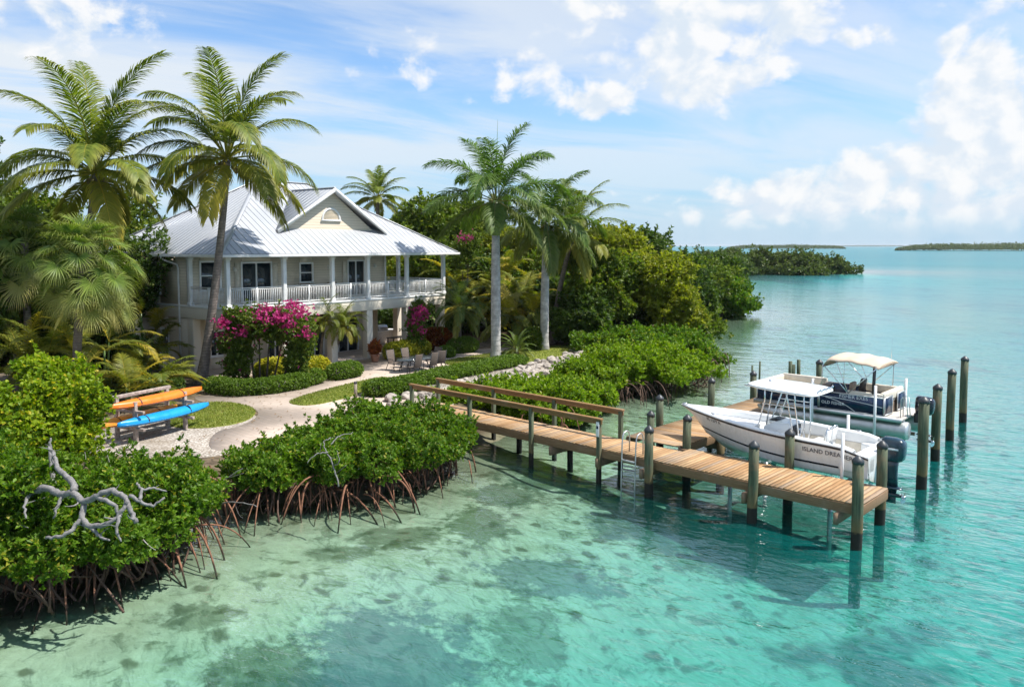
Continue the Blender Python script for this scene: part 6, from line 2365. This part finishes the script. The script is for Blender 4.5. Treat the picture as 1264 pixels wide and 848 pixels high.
# ---- arching feather palms: left of the house and right of it
for (px, py, n, L, h, sd_, lab) in ((160, 505, 40, 2.0, 1.6, 60, 'yellow fronded areca palm behind the kayak rack'), (180, 478, 30, 1.5, 1.0, 61, 'areca palm against the left wall of the house'),
                                   (130, 497, 40, 2.6, 2.4, 62, 'dark areca palm between the fan palm trunk and the kayak rack'), (40, 505, 40, 3.0, 3.0, 63, 'areca palm in the shade behind the yellow green shrub'),
                                   (178, 462, 34, 2.2, 3.0, 64, 'tall areca palm beside the upper left window')):
    clump_palm('areca_palm', lab, P(px, py), n, L, M['areca'], sd_, height=h, group='areca palms left of the house')
for (Y, px, n, L, h, sd_, lab) in ((62, 590, 44, 3.6, 3.2, 70, 'tall areca palm just right of the verandah'), (60, 640, 44, 3.4, 2.8, 71, 'dark areca palm between the royal palm trunks'), (66, 560, 44, 3.8, 3.6, 72, 'areca palm behind the verandah end'),
                                   (66, 620, 44, 4.0, 4.2, 73, 'tallest areca palm behind the royal palm trunk'), (58, 655, 30, 2.8, 2.0, 74, 'low areca palm left of the second royal palm'), (68, 670, 40, 3.8, 3.6, 75, 'areca palm behind the leaning coconut palm')):
    w = Pd(px, 400, Y)
    clump_palm('areca_palm', lab, (w.x, w.y, .9), n, L, M['areca'], sd_, nl=30, ll=.75, lw=.085, height=h, canes=8, spread=1.2, group='areca palms right of the house', old=.5)

# ---- hedges and flower beds
def hedge(name, label, px, h, n, mat, leaf=(.07, .04), seed=0, group=None, r=.55, cat='hedge', k=5):
    rg_ = np.random.default_rng(seed)
    w = [P(*p) for p in px]
    lob = []
    for i in range(len(w) - 1):
        d = (w[i + 1] - w[i]).length
        c = max(1, int(d / (r * .7)))
        for j in range(c):
            p = w[i].lerp(w[i + 1], (j + .5) / c)
            lob.append((p.x, p.y, p.z + h * .45, r * rg_.uniform(.92, 1.1), r * rg_.uniform(.92, 1.1), h * .56))
    b = w[len(w) // 2]
    L = [(c[0] - b.x, c[1] - b.y, c[2] - b.z, *c[3:]) for c in lob]
    o = thing(name, label, cat, tuple(b), 0, group)
    pos, nor = lobes_points(L, n // k, rg_, .3, .02, .06, 3.0)
    mb = MB()
    rosettes(mb, pos, nor, rg_, k, leaf[0], leaf[1], .5)
    mb.build('foliage', mat, o)
    m = MB()
    for c in L:
        for _ in range(4):
            e = np.array(c[:3]) + nrm(rg_.normal(size=3) + np.array([0, 0, .8])) * np.array(c[3:6]) * .8
            m.tube([(c[0] + rg_.normal(0, .1), c[1], -.05), tuple(e)], [.02, .008], 5)
    m.build('stems', M['twig'], o)
    return o


hedge('clipped_hedge', 'low clipped hedge curving round the foot of the coconut palm', [(262, 484), (290, 488), (330, 486), (365, 480), (392, 472)], .75, 34000, M['hedge'], seed=80, r=.6)
hedge('round_shrub', 'rounded dark hedge shrub at the patio corner below the date palms', [(413, 469), (436, 464)], .85, 14000, M['hedge'], seed=81, r=.7, cat='shrub')
hedge('clipped_hedge', 'short hedge block on the path beside the white boulders', [(462, 488), (490, 486), (512, 480)], .75, 18000, M['hedge'], seed=82, r=.75, leaf=(.09, .05))
hedge('clipped_hedge', 'long low hedge running along the patio edge to the royal palm', [(520, 474), (548, 467), (575, 462), (600, 456), (640, 449)], .55, 36000, M['hedge'], seed=83, r=.85, leaf=(.09, .05))
hedge('clipped_hedge', 'boxy clipped hedge by the bend of the far path', [(560, 436), (582, 434)], 1.0, 14000, M['hedge'], seed=84, r=.75)
hedge('clipped_hedge', 'low hedge behind the patio chairs', [(545, 442), (556, 440)], .7, 9000, M['hedge'], seed=85, r=.7)
hedge('yellow_shrub', 'yellow flowering shrub in front of the bougainvillea', [(325, 470), (352, 466)], 1.1, 12000, M['croton_yellow'], seed=86, r=.75, leaf=(.12, .07), cat='shrub')
hedge('yellow_shrub', 'small yellow leaved shrub between the bougainvillea and the date palms', [(376, 466), (398, 462)], .95, 10000, M['croton_yellow'], seed=87, r=.55, leaf=(.12, .07), cat='shrub')
hedge('yellow_shrub', 'yellow leaved shrub behind the patio table', [(485, 444), (505, 440), (522, 437)], 1.0, 16000, M['croton_yellow'], seed=88, r=.75, leaf=(.13, .08), cat='shrub')
hedge('red_croton', 'rust red croton shrub right of the patio chairs', [(524, 432), (545, 430)], 1.35, 12000, M['croton_red'], seed=89, r=.85, leaf=(.2, .08), cat='shrub')
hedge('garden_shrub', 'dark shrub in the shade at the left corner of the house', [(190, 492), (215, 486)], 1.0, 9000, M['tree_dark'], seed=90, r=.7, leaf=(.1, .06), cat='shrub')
hedge('garden_shrub', 'green shrub at the foot of the leaning coconut palm', [(655, 432), (664, 430)], 1.4, 9000, M['tree_mid'], seed=91, r=.8, leaf=(.18, .1), cat='shrub')
# potted plant on the patio
pw = P(463, 447)
pot = thing('potted_plant', 'terracotta pot with a red and green plant beside the patio pillar', 'potted plant', tuple(pw))
MB().lathe([(.16, 0), (.2, .05), (.28, .38), (.31, .42), (.31, .48), (.26, .48), (.25, .42)], (0, 0, .02), 18).build('pot', M['terracotta'], pot, smooth=True)
rg_ = np.random.default_rng(92)
pos, nor = lobes_points([(0, 0, .85, .36, .36, .45)], 260, rg_, .5)
mb = MB(); rosettes(mb, pos, nor, rg_, 5, .17, .06, .6); mb.build('foliage', M['croton_red'], pot)


# ---- bougainvillea: two leafy pillars and an arch of blossom
def bougain(name, label, lobes, nleaf, nflow, fl_lobes, base, seed):
    rg_ = np.random.default_rng(seed)
    b = Vector(base)
    o = thing(name, label, 'flowering vine', tuple(b))
    Lr = lambda ls: [(c[0] - b.x, c[1] - b.y, c[2] - b.z, *c[3:]) for c in ls]
    pos, nor = lobes_points(Lr(lobes), nleaf // 5, rg_, .6, .05, .4, 3.5)
    p2, n2 = sprigs(pos, nor, rg_, nleaf // 130, .55, .1, .3)
    pos, nor = np.concatenate([pos, p2]), np.concatenate([nor, n2])
    mb = MB(); rosettes(mb, pos, nor, rg_, 5, .12, .075, .35); mb.build('foliage', M['bougain_leaf'], o)
    pos, nor = lobes_points([(c[0], c[1], c[2], c[3] * 1.25, c[4] * 1.25, c[5] * 1.25) for c in Lr(fl_lobes)], nflow // 5, rg_, .9, .05, .5, 5.0)
    mbf = MB(); rosettes(mbf, pos, nor, rg_, 5, .085, .07, .2, 1.3, jitter=.8)
    pos, nor = lobes_points(Lr(lobes), nflow // 30, rg_, .15, .05, .3, 4.0)
    k = nor[:, 1] < .3
    rosettes(mbf, pos[k], nor[k], rg_, 6, .085, .07, .2, 1.3, jitter=.8)
    mbf.build('blossoms', M['bougain_pink'], o)
    m = MB()
    for c in Lr(lobes):
        a = np.array([c[0] * .5, c[1] * .5, -.1])
        m.tube(bez(a, (c[0] * .8, c[1] * .8, c[2] * .6), c[:3], 7), np.linspace(.06, .025, 7), 6)
    m.build('stems', M['bark_dark'], o, smooth=True)
    return o


yb = P(310, 470).y - 1.4
bougain('bougainvillea', 'magenta bougainvillea arching over two leafy pillars against the verandah',
        [L_(292, 448, yb, .65, 1.1), L_(294, 418, yb, .8, .9), L_(290, 397, yb, .7, .55), L_(320, 401, yb, 1.0, .7), L_(352, 404, yb, .95, .7), L_(370, 416, yb, .65, .9), L_(366, 444, yb, .6, 1.1), L_(306, 390, yb, .6, .35), L_(335, 390, yb, .7, .35), L_(278, 425, yb, .4, .6)],
        34000, 3600, [L_(348, 392, yb - .9, .62, .45), L_(355, 402, yb - .9, .4, .35), L_(372, 385, yb - .7, .5, .35), L_(320, 393, yb - 1.0, .32, .25), L_(276, 398, yb - .7, .38, .3), L_(300, 408, yb - .95, .35, .25), L_(378, 410, yb - .6, .25, .3), L_(275, 415, yb - .6, .28, .22), L_(362, 376, yb - .6, .35, .2), L_(330, 382, yb - .8, .3, .2)],
        P(320, 472), 95)
y2 = P(515, 440).y + .2
bougain('bougainvillea', 'small pink bougainvillea climbing the right hand verandah pillar',
        [L_(514, 395, y2, .7, .9), L_(512, 420, y2, .55, .9), L_(520, 383, y2, .5, .5)], 9000, 1800, [L_(518, 386, y2 - .5, .55, .4), L_(512, 397, y2 - .5, .35, .3), L_(519, 408, y2 - .4, .25, .22)], P(515, 440), 96)
y3 = 64
bougain('bougainvillea', 'pink bougainvillea among the palms right of the roof',
        [L_(578, 300, y3, 1.0, .9), L_(570, 315, y3, .9, .9)], 7000, 420, [L_(574, 294, y3 - .6, .6, .45)], (Pd(575, 400, y3).x, y3, .9), 97)
pl = bougain('fallen_petals', 'x', [(0, 0, 0, .1, .1, .1)], 10, 12, [(0, 0, 0, .1, .1, .1)], (0, 0, 0), 1) if False else None

# ---- broad trees
def big_tree(label, px, py, Y, rx, rz, n, mat, seed, leaf=(.26, .14), nl=9, name='broadleaf_tree', group=None, base=None, trunk=.2, floor=None, shell=.5, stems=1, k=5):
    rg_ = np.random.default_rng(seed)
    c = Pd(px, py, Y)
    lob = rand_lobes(tuple(c), rx, rx * .9, rz, nl, rg_)
    return broad_tree(name, label, base or (c.x + rg_.normal(0, .3), c.y, .8), lob, n, mat, leaf=leaf, k=k, trunk=trunk, seed=seed, group=group, floor=floor, shell=shell, stems=stems, lump=.25, freq=1.3)


# right hand grove
gg = 'trees of the shore grove'
big_tree('yellow green buttonwood tree closest to the water right of the palms', 790, 352, 60, 3.5, 3.0, 26000, M['tree_yellow'], 201, group=gg, stems=2)
big_tree('low yellow green buttonwood leaning over the bright mangroves', 835, 385, 58.5, 2.4, 1.9, 13000, M['tree_yellow'], 202, group=gg)
big_tree('bushy olive tree behind the leaning coconut palm', 738, 362, 58, 3.0, 3.4, 22000, M['tree_mid'], 203, group=gg, stems=2)
big_tree('dark green round shrub tree above the riprap boulder', 712, 395, 56, 2.2, 2.0, 14000, M['tree_dark'], 204, group=gg)
big_tree('yellow topped tree rising behind the buttonwoods', 752, 316, 66, 3.2, 2.6, 17000, M['tree_yellow'], 205, group=gg)
big_tree('dark airy tree with the highest top in the shore grove', 786, 320, 78, 3.2, 2.8, 16000, M['tree_dark'], 206, (.3, .17), group=gg)
big_tree('dark rounded tree between the grove and the point', 832, 346, 82, 4.0, 3.2, 20000, M['tree_dark'], 207, (.3, .17), group=gg)
big_tree('deep green tree filling the middle of the grove', 770, 385, 62, 3.0, 2.4, 14000, M['tree_dark'], 208, group=gg)
big_tree('small green tree at the grove edge beside the thicket', 860, 402, 62, 2.0, 1.5, 9000, M['tree_mid'], 209, group=gg, floor=-.2)
# the mangrove point
gp = 'mangrove trees on the point'
for i, (px, py, Y, rx, rz, mt, lab) in enumerate(((868, 350, 90, 4.2, 3.4, 'tree_mid', 'broad mangrove tree in the middle of the point'), (898, 368, 90, 3.0, 2.2, 'mangrove', 'outermost mangrove tree at the tip of the point'),
                                                 (852, 372, 86, 3.4, 2.4, 'tree_dark', 'dark low mangrove tree at the root of the point'), (885, 342, 97, 3.6, 3.0, 'tree_dark', 'darker mangrove tree behind the broad one on the point'), (912, 377, 92, 1.9, 1.1, 'mangrove', 'low mangrove overhanging the water at the very tip'),
                                                 (862, 378, 87, 2.4, 1.5, 'tree_mid', 'low pale mangrove along the waterline of the point'))):
    big_tree(lab, px, py, Y, rx, rz, 15000, M[mt], 220 + i, (.30, .17), name='mangrove_tree', group=gp, floor=-.5, stems=3, trunk=.14)
# second, farther point of mangrove trees
gq = 'mangrove trees on the farther point'
labs = ['leftmost', 'second', 'third', 'fourth', 'fifth', 'sixth', 'seventh', 'eighth', 'ninth', 'tenth']
rgp = np.random.default_rng(77)
for i in range(10):
    px = 872 + i * 17.8 + rgp.normal(0, 3)
    Y = 236 + rgp.normal(0, 4) - (10 - i) * 2.2
    rz = (2.9 + rgp.uniform(0, .9)) * (1 if i < 8 else .8 if i == 8 else .6)
    c = Pd(px, 330, Y)
    lob = rand_lobes((c.x, c.y, rz * .85), 5.2 if i < 9 else 3.6, 5.5, rz, 9, rgp)
    lob += [(c.x + q, c.y - 4.5, .9, 3.0, 2.2, 1.3) for q in (-3.5, 0, 3.5)]
    broad_tree('mangrove_tree', 'grey green mangrove tree on the farther point, %s from the left' % labs[i], (c.x, c.y, .3), lob, 9000, M['far_leaf'], leaf=(.62, .36), k=5, trunk=.22, seed=240 + i, group=gq, stems=2, floor=-.1, lump=.2, freq=.6)
# trees filling the shore between the two points
gm_ = 'trees along the shore behind the point'
for i, (px, Y, rx, rz) in enumerate(((846, 120, 6, 4.0), (862, 150, 6, 4.4), (880, 190, 7, 4.6), (900, 210, 6, 4.2), (820, 110, 6, 4.6), (790, 110, 6, 5.0))):
    c = Pd(px, 330, Y)
    lob = rand_lobes((c.x, c.y, rz * .62), rx, rx, rz * .72, 9, rgp)
    broad_tree('mangrove_tree', ('green mangrove tree on the shore behind the point', 'taller mangrove tree on the shore behind the point', 'distant mangrove tree where the two points meet', 'distant mangrove tree just left of the farther point', 'dark tree above the grove far along the shore', 'dark tree at the back of the grove')[i], (c.x, c.y, .5), lob, 9000, M['far_leaf' if i in (2, 3) else 'tree_dark'], leaf=(.5, .28), k=5, trunk=.2, seed=260 + i, group=gm_, floor=-.1, freq=.7)
# right of the house, behind the palms
gh_ = 'trees behind the verandah'
for i, (px, py, Y, rx, rz, mt, n, lab) in enumerate(((525, 285, 72, 3.6, 3.2, 'tree_mid', 15000, 'light green tree above the right end of the roof'), (560, 290, 76, 3.4, 3.6, 'areca', 15000, 'yellowish tree behind the roof corner'), (510, 345, 70, 3.6, 4.2, 'tree_yellow', 15000, 'yellow green tree seen through the open verandah'),
                                                    (545, 350, 68, 3.2, 3.6, 'tree_mid', 13000, 'green tree seen beyond the last verandah columns'), (605, 300, 78, 3.4, 3.4, 'tree_mid', 13000, 'green tree behind the tall royal palm crown'), (645, 320, 74, 3.4, 3.0, 'tree_yellow', 14000, 'yellow topped tree between the royal palms'),
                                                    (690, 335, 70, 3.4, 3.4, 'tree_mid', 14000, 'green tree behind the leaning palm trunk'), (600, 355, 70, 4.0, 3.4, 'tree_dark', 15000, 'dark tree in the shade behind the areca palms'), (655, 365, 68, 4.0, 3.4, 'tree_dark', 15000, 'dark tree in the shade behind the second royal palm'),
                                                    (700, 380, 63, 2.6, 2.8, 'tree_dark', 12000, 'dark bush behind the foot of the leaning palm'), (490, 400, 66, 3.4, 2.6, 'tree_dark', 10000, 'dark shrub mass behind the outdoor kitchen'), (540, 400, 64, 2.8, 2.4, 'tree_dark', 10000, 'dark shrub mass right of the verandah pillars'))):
    big_tree(lab, px, py, Y, rx, rz, n, M[mt], 300 + i, (.32, .16), group=gh_)
# left of the house, behind the palms
gl = 'trees at the left behind the palms'
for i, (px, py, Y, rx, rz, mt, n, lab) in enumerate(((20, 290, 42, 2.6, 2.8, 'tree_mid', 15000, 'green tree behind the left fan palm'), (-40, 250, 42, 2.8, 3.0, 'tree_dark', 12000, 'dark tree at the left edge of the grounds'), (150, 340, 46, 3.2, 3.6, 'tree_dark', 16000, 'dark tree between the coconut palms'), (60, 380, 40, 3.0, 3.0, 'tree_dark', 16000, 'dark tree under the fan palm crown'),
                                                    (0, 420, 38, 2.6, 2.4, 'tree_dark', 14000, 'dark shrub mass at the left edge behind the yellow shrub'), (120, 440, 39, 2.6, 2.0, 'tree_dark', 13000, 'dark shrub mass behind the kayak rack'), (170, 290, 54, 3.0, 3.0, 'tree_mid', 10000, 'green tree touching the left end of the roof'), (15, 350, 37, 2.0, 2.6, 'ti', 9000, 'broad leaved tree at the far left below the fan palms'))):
    big_tree(lab, px, py, Y, rx, rz, n, M[mt], 330 + i, (.22, .12) if mt != 'ti' else (.42, .16), group=gl)
# far trees closing the view behind the house
gb = 'trees beyond the house'
for i in range(9):
    px = -20 + i * 85
    Y = 96 + rgp.normal(0, 4)
    c = Pd(px, 330, Y)
    rz = 5.0
    lob = rand_lobes((c.x, c.y, 4.4), 6.5, 5, rz, 9, rgp)
    broad_tree('broadleaf_tree', 'distant tree beyond the house, %s of the back row' % (labs[i]), (c.x, c.y, .7), lob, 8000, M['tree_dark'], leaf=(.5, .28), k=5, trunk=.25, seed=360 + i, group=gb, freq=.7)

# ---- far islands
def island(name, label, px0, px1, ybase, ytop, seed, n=9000, ext=0.0):
    rg_ = np.random.default_rng(seed)
    a, b = P(px0, ybase, .3), P(px1, ybase, .3)
    Y = a.y
    Lx = b.x - a.x
    hgt = Pd(px0, ytop, Y).z
    wd = max(60.0, Lx * .28)
    # low land
    m = MB()
    rings = []
    for s in np.linspace(-1, 1, 25):
        w = wd * .5 * (1 - abs(s) ** 3.0) ** .6 + 1
        rings.append([(a.x + Lx * (.5 + .5 * s), Y + wd * .5 + math.cos(t) * w, .5 * math.sin(t) - .1) for t in np.linspace(0, math.pi, 9)])
    m.loft(rings, closed=False)
    tag(m.build(name, M['ground']), kind='structure')
    u = rg_.uniform(-1, 1, n)
    w = wd * .5 * (1 - np.abs(u) ** 3.0) ** .6
    vv = rg_.uniform(-1, 1, n)
    env = (1 - np.abs(u) ** 4) ** .5 * (1 - .5 * np.abs(vv) ** 3)
    hh = hgt * env * (.72 + .22 * np.sin(u * 37 + 2 * np.sin(u * 90)) * np.sin(u * 61 + seed) + .12 * rg_.normal(size=n))
    z = np.clip(hh, .6, None) * (1 - .75 * rg_.uniform(0, 1, n) ** 2.0)
    pos = np.stack([a.x + Lx * (.5 + .5 * u), Y + wd * .5 + vv * w, z], -1)
    nor = nrm(np.stack([u * .3, vv - .4, np.full(n, .9)], -1))
    mb = MB()
    sz = hgt * .16
    rosettes(mb, pos, nor, rg_, 4, sz, sz * .6, .4)
    tag(mb.build('mangrove_woods', M['far_leaf']), label, 'woods', kind='stuff')


island('far_island', 'dark mangrove woods on the low island at the middle of the horizon', 903, 1052, 307.2, 302.3, 5)
island('far_island', 'dark mangrove woods on the long island at the right of the horizon', 1126, 1420, 309.6, 300.6, 6, 12000)
island('far_island', 'faint blue strip of mangrove woods on the most distant island', 1030, 1130, 304.55, 302.6, 8, 4000)

# ---- dry leaves scattered on the paving, gravel and lawn
rg_ = np.random.default_rng(404)
lm = MB()
pts = []
for (px, py, sx, sy, n) in ((300, 505, 3, 2.5, 110), (400, 490, 4, 1.5, 90), (520, 462, 4, 2, 90), (200, 540, 3, 1.6, 120), (270, 512, 2, 1, 60), (650, 437, 5, 1.5, 70), (480, 500, 2, 1.2, 60)):
    w = P(px, py)
    pts.append(np.stack([w.x + rg_.normal(0, sx, n), w.y + rg_.normal(0, sy, n), np.full(n, .997)], -1))
pts = np.concatenate(pts)
ok = shore_dist(pts[:, 0], pts[:, 1]) > 2.2
pts = pts[ok]
a = rg_.uniform(0, 6.28, len(pts))
leaves(lm, pts, np.stack([np.cos(a), np.sin(a), rg_.uniform(0, .25, len(a))], -1), np.tile([0, 0, 1.0], (len(a), 1)) + rg_.normal(0, .2, (len(a), 3)), rg_.uniform(.07, .17, len(a)), rg_.uniform(.03, .07, len(a)), age=rg_.uniform(.5, 1, len(a)))
tag(lm.build('fallen_leaves', leaf_mat('dry_leaf', (0.12, 0.08, 0.03), (0.26, 0.17, 0.06), old=(0.22, 0.12, 0.05), transl=.1)), 'dry fallen leaves scattered over the paving and gravel', 'leaf litter', kind='stuff')

# ================================================================ HAZE over the water
hz_ = MB().box((0, 17000, 7.5), (64000, 64000 - 4000, 26.0))
m, N = mat_new('sea_haze')
vol = N.n('ShaderNodeVolumePrincipled', {'Color': (0.86, 0.93, 1.0), 'Density': HAZE, 'Anisotropy': 0.2})
N.n('ShaderNodeOutputMaterial', {'Volume': vol.outputs[0]})
hz_o = hz_.build('haze', m)
tag(hz_o, kind='stuff')
